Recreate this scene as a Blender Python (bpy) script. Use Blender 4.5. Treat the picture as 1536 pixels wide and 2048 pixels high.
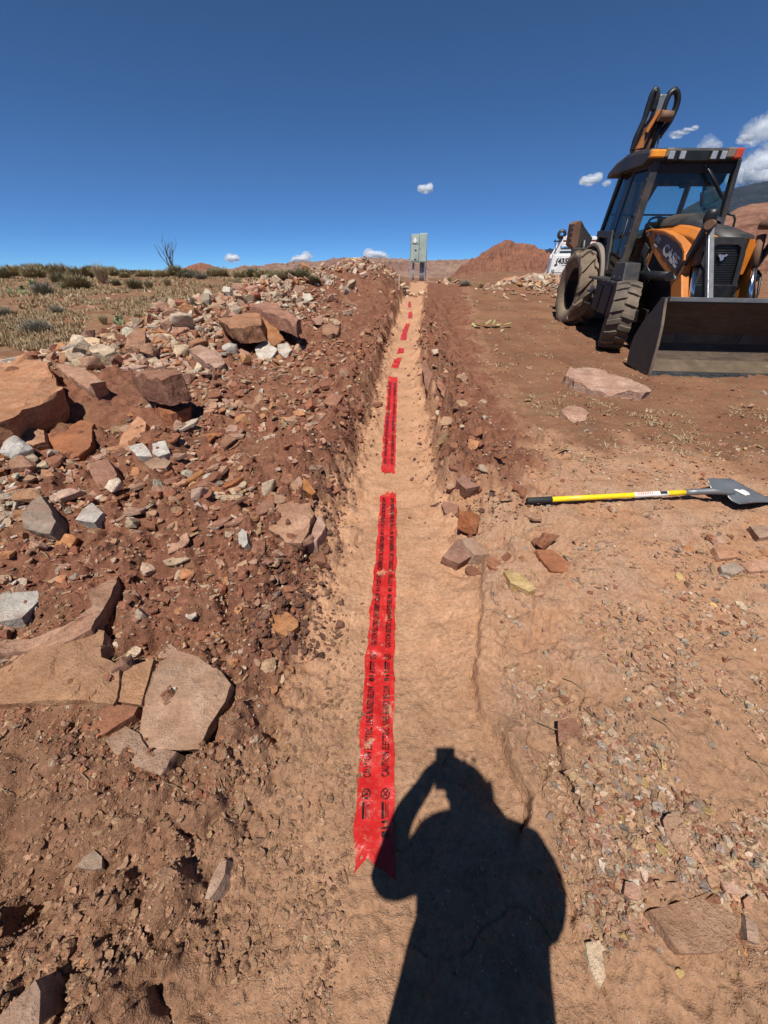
import bpy, bmesh, math, random
import numpy as np
from mathutils import Vector, Matrix, noise as mnoise

for o in list(bpy.data.objects):
    bpy.data.objects.remove(o)
scene = bpy.context.scene
COL = scene.collection
PI = math.pi

# ------------------------------------------------------------------ camera
CAM_H = 1.5
PITCH = math.atan(479 / 769.0)
cam_data = bpy.data.cameras.new('camera')
cam_data.sensor_fit = 'VERTICAL'
cam_data.sensor_height = 36.0
cam_data.lens = 36.0 * 769.0 / 2048.0
cam_data.clip_start = 0.02
cam_data.clip_end = 60000.0
cam = bpy.data.objects.new('camera', cam_data)
cam.location = (0, 0, CAM_H)
cam.rotation_euler = (PI / 2 - PITCH, 0, 0)
COL.objects.link(cam)
scene.camera = cam

# ------------------------------------------------------------------ daylight
SUN_EL = 62.6
SUN_AZ = 197.3          # clockwise from +Y: behind the camera and slightly left
world = bpy.data.worlds.new('World')
scene.world = world
world.use_nodes = True
wn, wl = world.node_tree.nodes, world.node_tree.links
wn.clear()
w_out = wn.new('ShaderNodeOutputWorld')
w_bg = wn.new('ShaderNodeBackground')
sky = wn.new('ShaderNodeTexSky')
sky.sky_type = 'NISHITA'
sky.sun_disc = False
sky.sun_elevation = math.radians(SUN_EL)
sky.sun_rotation = math.radians(SUN_AZ)
sky.altitude = 8000.0
sky.air_density = 1.0
sky.dust_density = 0.0
sky.ozone_density = 10.0
w_bg.inputs['Strength'].default_value = 0.075
w_gam = wn.new('ShaderNodeGamma')
w_gam.inputs['Gamma'].default_value = 1.0
w_mul = wn.new('ShaderNodeMix'); w_mul.data_type = 'RGBA'; w_mul.blend_type = 'MULTIPLY'; w_mul.inputs[0].default_value = 1.0; w_mul.inputs[7].default_value = (.92, 1.22, 1.22, 1)
wl.new(sky.outputs[0], w_mul.inputs[6]); wl.new(w_mul.outputs[2], w_gam.inputs[0])
wl.new(w_gam.outputs[0], w_bg.inputs[0])
wl.new(w_bg.outputs[0], w_out.inputs[0])

sun_data = bpy.data.lights.new('sun', 'SUN')
sun_data.energy = 5.0
sun_data.angle = math.radians(0.53)
sun_data.color = (1.0, 0.955, 0.89)
sun = bpy.data.objects.new('sun', sun_data)
_az, _el = math.radians(SUN_AZ), math.radians(SUN_EL)
SUN_DIR = Vector((math.sin(_az) * math.cos(_el), math.cos(_az) * math.cos(_el), math.sin(_el)))
sun.rotation_euler = SUN_DIR.to_track_quat('Z', 'Y').to_euler()
sun.location = SUN_DIR * 50
COL.objects.link(sun)

vs = scene.view_settings
vs.view_transform = 'Standard'
vs.look = 'None'
vs.exposure = 0.3
vs.gamma = 1.0
vs.use_curve_mapping = False
scene.cycles.max_bounces = 6
scene.cycles.diffuse_bounces = 2
scene.cycles.glossy_bounces = 3
scene.cycles.transmission_bounces = 4
scene.cycles.transparent_max_bounces = 8

# ------------------------------------------------------------------ bookkeeping
def tag(o, label=None, cat=None, group=None, kind=None):
    if label: o['label'] = label
    if cat: o['category'] = cat
    if group: o['group'] = group
    if kind: o['kind'] = kind
    return o

def link(o, parent=None):
    COL.objects.link(o)
    if parent is not None:
        o.parent = parent
    return o

def thing(name, label, cat, loc=(0, 0, 0), rot=(0, 0, 0), group=None):
    o = bpy.data.objects.new(name, None)
    o.empty_display_size = 0.1
    o.location = loc
    o.rotation_euler = rot
    link(o)
    return tag(o, label, cat, group)

def mesh_obj(name, me, mat=None, parent=None):
    if mat is not None and not me.materials:
        me.materials.append(mat)
    return link(bpy.data.objects.new(name, me), parent)

def np_mesh(name, verts, faces, smooth=False):
    """verts (n,3); faces an (m,3) or (m,4) int array"""
    me = bpy.data.meshes.new(name)
    v = np.ascontiguousarray(verts, dtype=np.float32)
    f = np.ascontiguousarray(faces, dtype=np.int32)
    k = f.shape[1]
    me.vertices.add(len(v)); me.vertices.foreach_set('co', v.ravel())
    me.loops.add(f.size); me.loops.foreach_set('vertex_index', f.ravel())
    me.polygons.add(len(f))
    me.polygons.foreach_set('loop_start', np.arange(0, f.size, k, dtype=np.int32))
    me.polygons.foreach_set('loop_total', np.full(len(f), k, dtype=np.int32))
    me.polygons.foreach_set('use_smooth', np.full(len(f), bool(smooth)))
    me.update(calc_edges=True)
    return me

class MB:
    """collects simple solids and links them as one mesh object"""
    def __init__(self):
        self.v, self.f, self.s = [], [], []
    def add(self, verts, faces, smooth=False):
        n = len(self.v)
        self.v += [tuple(p) for p in verts]
        self.f += [tuple(i + n for i in q) for q in faces]
        self.s += [smooth] * len(faces)
        return self
    def box(self, c, size, rot=None):
        hx, hy, hz = (s / 2 for s in size)
        P = [Vector((x, y, z)) for x in (-hx, hx) for y in (-hy, hy) for z in (-hz, hz)]
        M = rot.to_matrix() if rot is not None and hasattr(rot, 'to_matrix') else rot
        if M is not None: P = [M @ p for p in P]
        c = Vector(c)
        return self.add([p + c for p in P], [(0, 1, 3, 2), (4, 6, 7, 5), (0, 4, 5, 1), (2, 3, 7, 6), (0, 2, 6, 4), (1, 5, 7, 3)])
    def bar(self, a, b, w, h, up=(0, 0, 1)):
        """rectangular bar from a to b; w across, h along the up side"""
        a, b = Vector(a), Vector(b)
        d = (b - a).normalized(); u = Vector(up)
        r = d.cross(u)
        if r.length < 1e-5: r = d.cross(Vector((1, 0, 0)))
        r.normalize(); u = r.cross(d)
        P = [p + r * (sx * w / 2) + u * (sz * h / 2) for p in (a, b) for sx in (-1, 1) for sz in (-1, 1)]
        return self.add(P, [(0, 1, 3, 2), (4, 6, 7, 5), (0, 4, 5, 1), (2, 3, 7, 6), (0, 2, 6, 4), (1, 5, 7, 3)])
    def tube(self, pts, r, n=10, caps=True, smooth=True):
        pts = [Vector(p) for p in pts]
        rs = r if isinstance(r, (list, tuple)) else [r] * len(pts)
        base = len(self.v); ref = None; V = []
        for i, p in enumerate(pts):
            d = (pts[min(i + 1, len(pts) - 1)] - pts[max(i - 1, 0)])
            if d.length < 1e-9: d = Vector((0, 0, 1))
            d.normalize()
            if ref is None:
                ref = d.orthogonal().normalized()
            else:
                ref = (ref - d * ref.dot(d))
                if ref.length < 1e-6: ref = d.orthogonal()
                ref.normalize()
            q = d.cross(ref)
            V += [p + (ref * math.cos(2 * PI * k / n) + q * math.sin(2 * PI * k / n)) * rs[i] for k in range(n)]
        F = []
        for i in range(len(pts) - 1):
            for k in range(n):
                F.append((i * n + k, i * n + (k + 1) % n, (i + 1) * n + (k + 1) % n, (i + 1) * n + k))
        self.add(V, F, smooth)
        if caps:
            self.f.append(tuple(base + k for k in reversed(range(n)))); self.s.append(False)
            self.f.append(tuple(base + (len(pts) - 1) * n + k for k in range(n))); self.s.append(False)
        return self
    def cyl(self, a, b, r, n=16, smooth=True):
        return self.tube([a, b], r, n, True, smooth)
    def prism(self, poly, axis, a, b):
        """poly: 2-D points in the two other axes (in x,y,z order), extruded along axis from a to b"""
        def P(p, t):
            q = list(p); q.insert('xyz'.index(axis), t); return q
        n = len(poly)
        V = [P(p, a) for p in poly] + [P(p, b) for p in poly]
        F = [tuple(range(n)), tuple(range(2 * n - 1, n - 1, -1))]
        F += [(i, i + n, (i + 1) % n + n, (i + 1) % n) for i in range(n)]
        return self.add(V, F)
    def lathe(self, prof, c=(0, 0, 0), n=32, axis='x', smooth=True):
        """prof: (axial, radius) pairs round the axis through c"""
        V, F = [], []
        for (t, r) in prof:
            for k in range(n):
                q = [r * math.cos(2 * PI * k / n), r * math.sin(2 * PI * k / n)]
                q.insert('xyz'.index(axis), t)
                V.append((q[0] + c[0], q[1] + c[1], q[2] + c[2]))
        m = len(prof)
        for i in range(m - 1):
            for k in range(n):
                F.append((i * n + k, i * n + (k + 1) % n, (i + 1) * n + (k + 1) % n, (i + 1) * n + k))
        return self.add(V, F, smooth)
    def build(self, name, mat=None, parent=None, bevel=0.0, seg=2, fix=True):
        me = bpy.data.meshes.new(name)
        me.from_pydata([tuple(p) for p in self.v], [], self.f)
        me.polygons.foreach_set('use_smooth', self.s)
        if fix:
            bm = bmesh.new(); bm.from_mesh(me)
            bmesh.ops.recalc_face_normals(bm, faces=bm.faces)
            bm.to_mesh(me); bm.free()
        me.update()
        if mat is not None: me.materials.append(mat)
        o = link(bpy.data.objects.new(name, me), parent)
        if bevel:
            md = o.modifiers.new('Bevel', 'BEVEL')
            md.width = bevel; md.segments = seg; md.limit_method = 'ANGLE'; md.angle_limit = math.radians(35)
            md.harden_normals = False
        return o

# ------------------------------------------------------------------ noise
def _hash(ix, iy, seed):
    h = (ix.astype(np.int64) * 374761393 + iy.astype(np.int64) * 668265263 + seed * 974634533) & 0xffffffff
    h = ((h ^ (h >> 13)) * 1274126177) & 0xffffffff
    h = ((h ^ (h >> 16)) * 2246822519) & 0xffffffff
    return (h ^ (h >> 15)) & 0xffffffff

def _rnd(ix, iy, seed):
    return _hash(ix, iy, seed).astype(np.float64) / 4294967295.0

def vnoise(x, y, scale, seed=0):
    """gradient noise, roughly -1..1; scale is the feature size in metres"""
    x = np.asarray(x, float) / scale; y = np.asarray(y, float) / scale
    ix = np.floor(x).astype(np.int64); iy = np.floor(y).astype(np.int64)
    fx = x - ix; fy = y - iy
    u = fx * fx * fx * (fx * (fx * 6 - 15) + 10); v = fy * fy * fy * (fy * (fy * 6 - 15) + 10)
    def g(dx, dy):
        a = _rnd(ix + dx, iy + dy, seed) * (2 * PI)
        return np.cos(a) * (fx - dx) + np.sin(a) * (fy - dy)
    n0 = g(0, 0) * (1 - u) + g(1, 0) * u
    n1 = g(0, 1) * (1 - u) + g(1, 1) * u
    return (n0 * (1 - v) + n1 * v) * 1.5

def fbm(x, y, scale, octs, seed=0, gain=0.5):
    r = 0; a = 1.0
    for k in range(octs):
        r = r + a * vnoise(x, y, scale, seed + 17 * k)
        scale *= 0.47; a *= gain
    return r

def clods(x, y, scale, seed, fill=0.75):
    """rounded lumps: the highest of the jittered domes around each point, 0..~0.5 of scale"""
    x = np.asarray(x, float) / scale; y = np.asarray(y, float) / scale
    ix = np.floor(x).astype(np.int64); iy = np.floor(y).astype(np.int64)
    best = np.zeros_like(x)
    for dx in (-1, 0, 1):
        for dy in (-1, 0, 1):
            cx = ix + dx; cy = iy + dy
            r1 = _rnd(cx, cy, seed); r2 = _rnd(cx, cy, seed + 1); r3 = _rnd(cx, cy, seed + 2)
            rad = 0.18 + 0.5 * r3 * r3
            d2 = (x - cx - r1) ** 2 + (y - cy - r2) ** 2
            h = np.sqrt(np.maximum(rad * rad - d2, 0)) * (_rnd(cx, cy, seed + 3) < fill)
            best = np.maximum(best, h)
    return best * scale

def cellstep(x, y, scale, seed):
    """one random level 0..1 per broken plate"""
    x = np.asarray(x, float); y = np.asarray(y, float)
    xx = (x + scale * .35 * vnoise(x, y, scale * .7, seed + 7)) / scale; yy = (y + scale * .35 * vnoise(x, y, scale * .7, seed + 8)) / scale
    ix = np.floor(xx).astype(np.int64); iy = np.floor(yy).astype(np.int64)
    bd = np.full(x.shape, 9.0); val = np.zeros(x.shape)
    for dx in (-1, 0, 1):
        for dy in (-1, 0, 1):
            cx = ix + dx; cy = iy + dy
            d = (xx - cx - _rnd(cx, cy, seed)) ** 2 + (yy - cy - _rnd(cx, cy, seed + 1)) ** 2
            m = d < bd
            bd = np.where(m, d, bd); val = np.where(m, _rnd(cx, cy, seed + 2), val)
    return val

def smooth01(t):
    t = np.clip(t, 0, 1); return t * t * (3 - 2 * t)
# ------------------------------------------------------------------ the lie of the land
def pl(y, pts):
    a = np.array(pts, float)
    return np.interp(y, a[:, 0], a[:, 1])
EDGE_L = [(-3, -.52), (0, -.46), (.64, -.40), (1.34, -.371), (2.0, -.36), (2.58, -.31), (4, -.17), (4.9, -.115), (7.1, .06), (14, .68), (18, 1.12), (19.5, 1.5)]
EDGE_R = [(-3, .62), (0, .52), (.64, .45), (1.34, .45), (2.1, .53), (2.58, .42), (3.2, .44), (4, .50), (4.9, .49), (7.1, .58), (14, 1.25), (18, 1.72), (19.5, 1.9)]
FLOOR_Z = [(-3, 0), (3, 0), (4, .05), (5, .13), (7.1, .35), (10, .54), (14, .74), (18, .95), (22, 1.02), (60, 1.1)]
BANK_L = [(-3, .06), (.3, .07), (.9, .12), (1.6, .17), (2.2, .22), (3, .31), (4, .37), (5, .44), (7.1, .62), (10, .84), (14, 1.02), (18, 1.06), (20, 1.03)]
BANK_R = [(-3, .03), (.3, .03), (1.0, .04), (1.6, .06), (2.1, .13), (2.6, .26), (3.2, .34), (4, .36), (5, .42), (7.1, .56), (10, .74), (14, .93), (18, 1.04), (20, 1.03)]
FIELD_L = [(-40, 0), (-3, .05), (.5, .12), (2, .24), (4, .36), (6, .46), (10, .65), (14, .85), (25, 1.28), (36, 1.52), (46, 1.45), (80, -1), (200, -6), (1000, -12), (60000, -14)]
FIELD_R = [(-40, 0), (-3, .03), (.5, .05), (1.2, .14), (2, .25), (4, .27), (6, .27), (7.4, .34), (9.6, .49), (13, .72), (18, .97), (23, 1.1), (26, 1.33), (36, 1.45), (46, 1.35), (80, -1), (200, -6), (1000, -12), (60000, -14)]
FIELD_M = [(-40, 0), (18, .97), (23, 1.02), (30, 1.03), (46, .8), (80, -1), (200, -6), (1000, -12), (60000, -14)]
RIDGE = [(-4.1, 2.9, .02, .9), (-3.9, 3.8, .16, .9), (-3.7, 5.2, .24, 1.0), (-3.5, 6.2, .36, 1.1), (-2.87, 8, .60, 1.3), (-2.2, 10, .66, 1.5), (-1.1, 13, .78, 1.5), (-.55, 15, .55, 1.2), (-.1, 17, .16, .9), (.2, 18.5, .0, .8)]
MOUND_R = [(4.9, 14.6, .36, 1.5), (3.9, 13.8, .16, .8), (6.6, 15.4, .24, 1.7)]

def base_height(x, y):
    x = np.asarray(x, float); y = np.asarray(y, float)
    el = pl(y, EDGE_L); er = pl(y, EDGE_R)
    wob = vnoise(x * 0 + 7.3, y, .55, 3) * .045 + vnoise(x * 0 + 3.1, y, .19, 4) * .03
    wob2 = vnoise(x * 0 + 11.3, y, .6, 5) * .05 + vnoise(x * 0 + 5.1, y, .21, 6) * .03
    el = el + wob * smooth01((y + .5) / 2); er = er + wob2 * smooth01((y - .2) / 2)
    c = (el + er) / 2
    far = smooth01((y - 17) / 4)
    dl = el - x; dr = x - er                      # distance outside the trench edges
    fl = pl(y, FIELD_L); fr = pl(y, FIELD_R); fm = pl(y, FIELD_M)
    # the field left and right, with a lower saddle between them far off
    k = smooth01((np.abs(x - c) - 2.0) / np.maximum(4.0, y * .16))
    far_mid = smooth01((y - 15) / 9)
    fl = fl * (1 - far_mid * (1 - k)) + fm * far_mid * (1 - k)
    fr = fr * (1 - far_mid * (1 - k)) + fm * far_mid * (1 - k)
    bl = pl(y, BANK_L); br = pl(y, BANK_R)
    hl = bl + (fl - bl) * smooth01(dl / 2.2)
    # right: the bank lip sinks back to the field, nearer the lens it is one gravel ramp
    lip = np.maximum(br - fr, -9)
    hr = np.where(br > fr, fr + lip * (1 - smooth01(dr / .9)), br + (fr - br) * smooth01(dr / .62))
    h = np.where(x < c, hl, hr)
    for (rx, ry, rz, rw) in ():
        pass
    # spoil ridge on the left
    R = np.array(RIDGE)
    yy = np.clip(y, R[0, 1], R[-1, 1])
    rx = np.interp(yy, R[:, 1], R[:, 0]); rz = np.interp(yy, R[:, 1], R[:, 2]); rw = np.interp(yy, R[:, 1], R[:, 3])
    end = np.exp(-((y - yy) / .8) ** 2)
    d = x - rx
    wl_ = rw * .62; wr_ = np.maximum(rw * 1.15, .3)
    prof = np.where(d < 0, np.exp(-(np.abs(d) / wl_) ** 2.2), np.exp(-(np.abs(d) / wr_) ** 1.7))
    lump = 1 + .28 * vnoise(x, y, 1.3, 21) + .16 * vnoise(x, y, .55, 22)
    room = smooth01((dl - .02) / .5)
    h = h + rz * prof * end * np.clip(lump, .3, 1.6) * room
    for (mx, my, mz, mw) in MOUND_R:
        h = h + mz * np.exp(-(((x - mx) / mw) ** 2 + ((y - my) / (mw * .7)) ** 2) ** 1.3) * (1 + .2 * vnoise(x, y, .5, 23))
    # trench
    zf = pl(y, FLOOR_Z)
    zf = zf + .03 * vnoise(x, y, .7, 31) * smooth01((y - .5) / 2) + .05 * np.minimum(np.abs((x - c) / np.maximum((er - el) * .5, .1)), 1.2) ** 2 * smooth01((y - .3) / 1.5) * (1 - far)
    wall_l = .04 + .13 * smooth01((4 - y) / 3) * (1 - .5 * smooth01((1.5 - y) / 1)) + .12 * (vnoise(x, y, .5, 33) * .5 + .5)
    wall_r = .03 + .16 * smooth01((2.6 - y) / 1.2) + .10 * (vnoise(x, y, .5, 34) * .5 + .5)
    out = np.where(x < c, smooth01(dl / wall_l), smooth01(dr / wall_r))
    depth_on = 1 - far
    carved = zf + (h - zf) * out
    h = h * (1 - depth_on) + carved * depth_on
    return h

def zones(x, y):
    """floor, red spoil, gravel apron, dry field: 0..1 each"""
    x = np.asarray(x, float); y = np.asarray(y, float)
    el = pl(y, EDGE_L); er = pl(y, EDGE_R)
    n = .16 * vnoise(x, y, .5, 41) + .10 * vnoise(x, y, .17, 42)
    dl = el - x + n * .6; dr = x - er + n * .6
    fl = smooth01((-np.maximum(dl, dr) + .03) / .09 + .5) * (1 - smooth01((y - 19) / 3))
    # tan dust on the foreground either side
    R = np.array(RIDGE); rx = np.interp(y, R[:, 1], R[:, 0]); rw = np.interp(y, R[:, 1], R[:, 3])
    left = smooth01(dl / .1)
    sp = left * smooth01((x - (rx - rw * .75 + n * 3)) / .5) * (1 - smooth01((y - 17.5) / 2))
    sp = np.where(y < 3.0, left, sp)
    lipr = smooth01(dr / .08) * (1 - smooth01((dr - .55 - n * 2 - .05 * y) / .35)) * smooth01((y - 2.25 - n * 2) / .4) * (1 - smooth01((y - 18) / 2))
    red = np.clip(sp + lipr, 0, 1)
    apron = smooth01((dr + .02) / .1) * (1 - smooth01((y - 3.0 + .45 * (x - 1.2) - n * 2.5) / .7)) * (1 - lipr)
    field = np.clip(1 - fl - red - apron, 0, 1) * smooth01((y - 1.5) / 1.0)
    return fl, red, apron, field

def fine_height(x, y):
    """lumps, clods and ruts on top of the lie of the land"""
    fl, red, apron, field = zones(x, y)
    near = smooth01((14 - y) / 8)
    vnear = smooth01((5.0 - y) / 2.5)
    rough = np.clip(red * 1.0 + apron * .42 + field * .45 + fl * .12, 0, 1)
    h = rough * (.052 * vnoise(x, y, .62, 51) + .040 * vnoise(x, y, .27, 52))
    h = h + near * rough * (.027 * vnoise(x, y, .12, 53) + .015 * vnoise(x, y, .055, 54))
    # broken earth in the left foreground and along the walls
    el = pl(y, EDGE_L); er = pl(y, EDGE_R)
    wall = np.exp(-((el - .12 - x) / .20) ** 2) + .8 * np.exp(-((x - er - .12) / .16) ** 2) * smooth01((y - 1.9) / .5)
    lump = (np.exp(-((el - .16 - x) / .26) ** 2) * smooth01((y - .9) / .8) + np.exp(-((x - er - .20) / .28) ** 2) * smooth01((y - 2.0) / .5)) * smooth01((17 - y) / 6)
    h = h + lump * (clods(x + 1.7, y, .30, 111, .6) * .55 + clods(x, y + 2.2, .15, 114, .75) * .75 - .03)
    patch = smooth01(.55 + 1.1 * vnoise(x, y, .8, 55) + .4 * vnoise(x, y, .3, 56))
    cl = np.clip(red * (.35 + .65 * patch) + wall * .8 + .12 * fl * smooth01((el + .14 - x) / .2), 0, 1) * smooth01((16 - y) / 9)
    h = h + cl * (clods(x, y, .21, 61, .5) * .62 + clods(x, y, .105, 65, .75) * .80)
    h = h + cl * vnear * (clods(x + 3.3, y, .05, 69, .85) * .95)
    st = cellstep(x, y, .19, 121) - .5; st2 = cellstep(x, y, .085, 131) - .5
    mk = np.exp(-((x - er - .20) / .24) ** 2) * smooth01((y - .75) / .3) * smooth01((16 - y) / 6) * np.where(y < 2.0, .62, 1.15)
    mk = mk + np.exp(-((el - .16 - x) / .26) ** 2) * smooth01((y - .8) / .4) * smooth01((16 - y) / 6) * .9
    h = h + mk * (.085 * st + .05 * st2) + cl * vnear * .035 * st2 * (1 - np.clip(mk, 0, 1))
    small = np.clip(cl * .9 + apron * .55 + .16 * fl + field * .3 + red * .3, 0, 1) * vnear
    h = h + small * (clods(x, y + 9.1, .026, 73, .75) * .8)
    h = h + vnear * (.0035 + .004 * rough) * vnoise(x, y, .022, 77)
    # long cracks and plates along the right hand ledge close by
    rd = x - er
    ledge = smooth01((rd - .045 * vnoise(x * 0, y, .35, 81) - .02) / .018) * .035 * smooth01((2.3 - y) / .3) * smooth01((y - .85) / .2)
    cr = np.abs(vnoise(x + .05 * vnoise(x, y, .09, 84), y * .55, .26, 82))
    h = h - .028 * (1 - smooth01(cr / .035)) * smooth01((rd + .06) / .1) * (1 - smooth01((rd - .32) / .2)) * smooth01((1.7 - y) / .5)
    # open cracks along the right hand ledge
    def on_floor(a, b):
        m = (b - 545) / 769.0; d = 1.46 * (1.388 / m - .6229); dep = d * .8488 + 1.46 * .5287
        return (a - 768) / 769.0 * dep, d
    for path, wd, dp in (([(963, 1120), (961, 1190), (959, 1250), (952, 1310), (947, 1375), (958, 1405), (975, 1432), (1003, 1476)], .010, .040), ([(1010, 1490), (1022, 1530), (1040, 1560), (1060, 1600), (1050, 1650)], .012, .045), ([(1127, 1488), (1118, 1530), (1128, 1575), (1150, 1625)], .009, .035), ([(905, 1085), (925, 1100), (950, 1112)], .012, .04), ([(1290, 1828), (1330, 1812), (1420, 1780)], .008, .02)):
        w = [on_floor(*q) for q in path]
        dist = np.full(np.shape(x), 9.0); side = np.zeros(np.shape(x)); fade = np.ones(np.shape(x)); nseg = len(w) - 1; iseg = -1
        wx = x + .010 * vnoise(x, y, .05, 141) + .014 * vnoise(x, y, .13, 142); wy_ = y + .012 * vnoise(x, y, .06, 143)
        for (ax, ay), (bx, by_) in zip(w[:-1], w[1:]):
            L2 = (bx - ax) ** 2 + (by_ - ay) ** 2
            iseg += 1; tr = ((wx - ax) * (bx - ax) + (wy_ - ay) * (by_ - ay)) / L2; t = np.clip(tr, 0, 1)
            over = (np.maximum(-tr, 0) if iseg == 0 else 0) + (np.maximum(tr - 1, 0) if iseg == nseg - 1 else 0)
            over = over * math.sqrt(L2) + 0 * tr
            dd = np.hypot(wx - ax - t * (bx - ax), wy_ - ay - t * (by_ - ay)); cr_ = np.sign((bx - ax) * (wy_ - ay) - (by_ - ay) * (wx - ax))
            fade = np.where(dd < dist, np.exp(-(over / .05) ** 2), fade); side = np.where(dd < dist, cr_, side); dist = np.minimum(dist, dd)
        sd_ = dist * side
        h = h + dp * 1.25 * fade * smooth01((sd_ + .003) / .006) * (1 - smooth01((sd_ - .03) / .28)) - fade * dp * .5 * (1 - smooth01((dist - wd * .3) / (wd * .5)))
    # pit and scoops in the left foreground
    for (px_, py_, r_, d_) in ((-.70, .72, .075, .12), (-.46, .96, .05, .06), (-.42, .80, .035, .05), (-.95, .33, .07, .10), (-1.28, 1.02, .10, .08), (-1.05, 1.08, .07, .06)):
        h = h - d_ * np.exp(-(((x - px_) ** 2 + (y - py_) ** 2) / r_ ** 2) ** 1.6)
    # tyre-worn dents on the floor and field
    h = h + fl * vnear * (.010 * vnoise(x, y, .16, 91) + .006 * vnoise(x, y, .07, 92))
    ck = np.abs(vnoise(x + .04 * vnoise(x, y, .1, 94), y, .30, 93))
    h = h - fl * vnear * .006 * (1 - smooth01(ck / .02))
    # clods sit rough along the feet of both trench walls
    foot = np.exp(-((x - el) / .09) ** 2) * smooth01((y - .4) / .4) + np.exp(-((x - er) / .08) ** 2) * smooth01((y - 1.6) / .5)
    h = h + foot * smooth01((12 - y) / 5) * (clods(x, y, .13, 95, .7) * .7 + clods(x, y, .06, 98, .8) * .6)
    return h

# ground sheet, laid out wide enough to reach the horizon; fine near the trench
ys = [-60, -40, -25, -15, -9, -6, -4, -2.6, -1.7, -1.1, -.7, -.45, -.28, -.16, -.08, 0.0]
y_ = 0.0
while y_ < 13: y_ += .0064 * (y_ + .55); ys.append(y_)
while y_ < 60: y_ += .022 * y_; ys.append(y_)
while y_ < 12000: y_ += .10 * y_; ys.append(y_)
ys = np.array(ys)
NU = 860
u = np.linspace(-1, 1, NU)
u = .62 * u + .38 * u ** 3 + .0 * u
wy = np.where(ys >= 0, 1.95 + 1.28 * ys, 1.95 + 1.3 * np.abs(ys))
GX = u[None, :] * wy[:, None] * 1.0
GX = GX + np.where(ys[:, None] < 20, .06 * ys[:, None], .06 * 20)
GY = np.repeat(ys[:, None], NU, 1)
gx, gy = GX.ravel(), GY.ravel()
gz = base_height(gx, gy) + np.where(gy < 60, fine_height(gx, gy), 0)
GZ = gz.reshape(GX.shape)
zfl, zred, zap, zfd = zones(gx, gy)
zred = zred * (1 - .50 * smooth01((1.05 - gy) / .6) * (gx < 0))

def ground_z(x, y):
    """height of the built sheet at one point"""
    j = int(np.clip(np.searchsorted(ys, y) - 1, 0, len(ys) - 2))
    t = (y - ys[j]) / (ys[j + 1] - ys[j])
    a = np.interp(x, GX[j], GZ[j]); b = np.interp(x, GX[j + 1], GZ[j + 1])
    return float(a + (b - a) * t)

def ground_z_many(x, y):
    return base_height(x, y) + fine_height(x, y)

_c, _s = math.cos(PITCH), math.sin(PITCH)
def sight(px, py):
    """direction from the standpoint for a place in the photograph"""
    a, b = (px - 768) / 769.0, (py - 1024) / 769.0
    return Vector((a, _c - b * _s, -_s - b * _c))
def hit(px, py, lift=0.0, default_y=30.0):
    """where that sight line meets the ground"""
    d = sight(px, py)
    d = d / max(d.y, .05)
    lo = .05; prev = lo; y = lo
    while y < 60:
        z = CAM_H + d.z * y
        if z < ground_z(d.x * y, y) + lift:
            a, b = prev, y
            for _ in range(14):
                m = (a + b) / 2
                if CAM_H + d.z * m < ground_z(d.x * m, m) + lift: b = m
                else: a = m
            return Vector((d.x * b, b, CAM_H + d.z * b - lift))
        prev = y; y += .02 + .02 * y
    return Vector((d.x * default_y, default_y, ground_z(d.x * default_y, default_y)))
def px_size(p, px):
    """metres that px photograph pixels span at the distance of point p"""
    return px / 769.0 * (p.y * _c - (p.z - CAM_H) * _s)
def project(p):
    q = Vector(p) - Vector((0, 0, CAM_H))
    d = q.y * _c - q.z * _s
    if d <= .01: return None
    return (768 + 769 * q.x / d, 1024 + 769 * (-q.y * _s - q.z * _c) / d, d)

# ------------------------------------------------------------------ materials
def new_mat(name):
    m = bpy.data.materials.new(name); m.use_nodes = True
    nt = m.node_tree; nt.nodes.clear()
    out = nt.nodes.new('ShaderNodeOutputMaterial'); b = nt.nodes.new('ShaderNodeBsdfPrincipled')
    nt.links.new(b.outputs[0], out.inputs[0])
    return m, nt, b
def N(nt, t, **kw):
    n = nt.nodes.new(t)
    for k, v in kw.items():
        if k in n.inputs: n.inputs[k].default_value = v
        else: setattr(n, k, v)
    return n
def noise_tex(nt, scale, detail=4, rough=.55, coord=None, dist=0.0):
    n = N(nt, 'ShaderNodeTexNoise'); n.inputs['Scale'].default_value = scale; n.inputs['Detail'].default_value = detail
    n.inputs['Roughness'].default_value = rough; n.inputs['Distortion'].default_value = dist
    if coord is not None: nt.links.new(coord, n.inputs['Vector'])
    return n
def ramp(nt, fac, stops, interp='LINEAR'):
    r = N(nt, 'ShaderNodeValToRGB'); e = r.color_ramp.elements; r.color_ramp.interpolation = interp
    while len(e) < len(stops): e.new(.5)
    for q, (p, c) in zip(e, stops):
        q.position = p
        q.color = tuple(c) + (1,) if not isinstance(c, (int, float)) else (c, c, c, 1)
    nt.links.new(fac, r.inputs[0]); return r
def mixc(nt, fac, a, b, mode='MIX'):
    m = N(nt, 'ShaderNodeMix'); m.data_type = 'RGBA'; m.blend_type = mode
    for s, v in ((0, fac), (6, a), (7, b)):
        if hasattr(v, 'default_value') or hasattr(v, 'is_output'): nt.links.new(v, m.inputs[s])
        elif isinstance(v, (int, float)): m.inputs[s].default_value = v if s == 0 else (v, v, v, 1)
        else: m.inputs[s].default_value = tuple(v) + (1,)
    return m.outputs[2]
def math_n(nt, op, a, b=None):
    m = N(nt, 'ShaderNodeMath'); m.operation = op
    for i, v in enumerate((a, b)):
        if v is None: continue
        if isinstance(v, (int, float)): m.inputs[i].default_value = v
        else: nt.links.new(v, m.inputs[i])
    return m.outputs[0]
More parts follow.
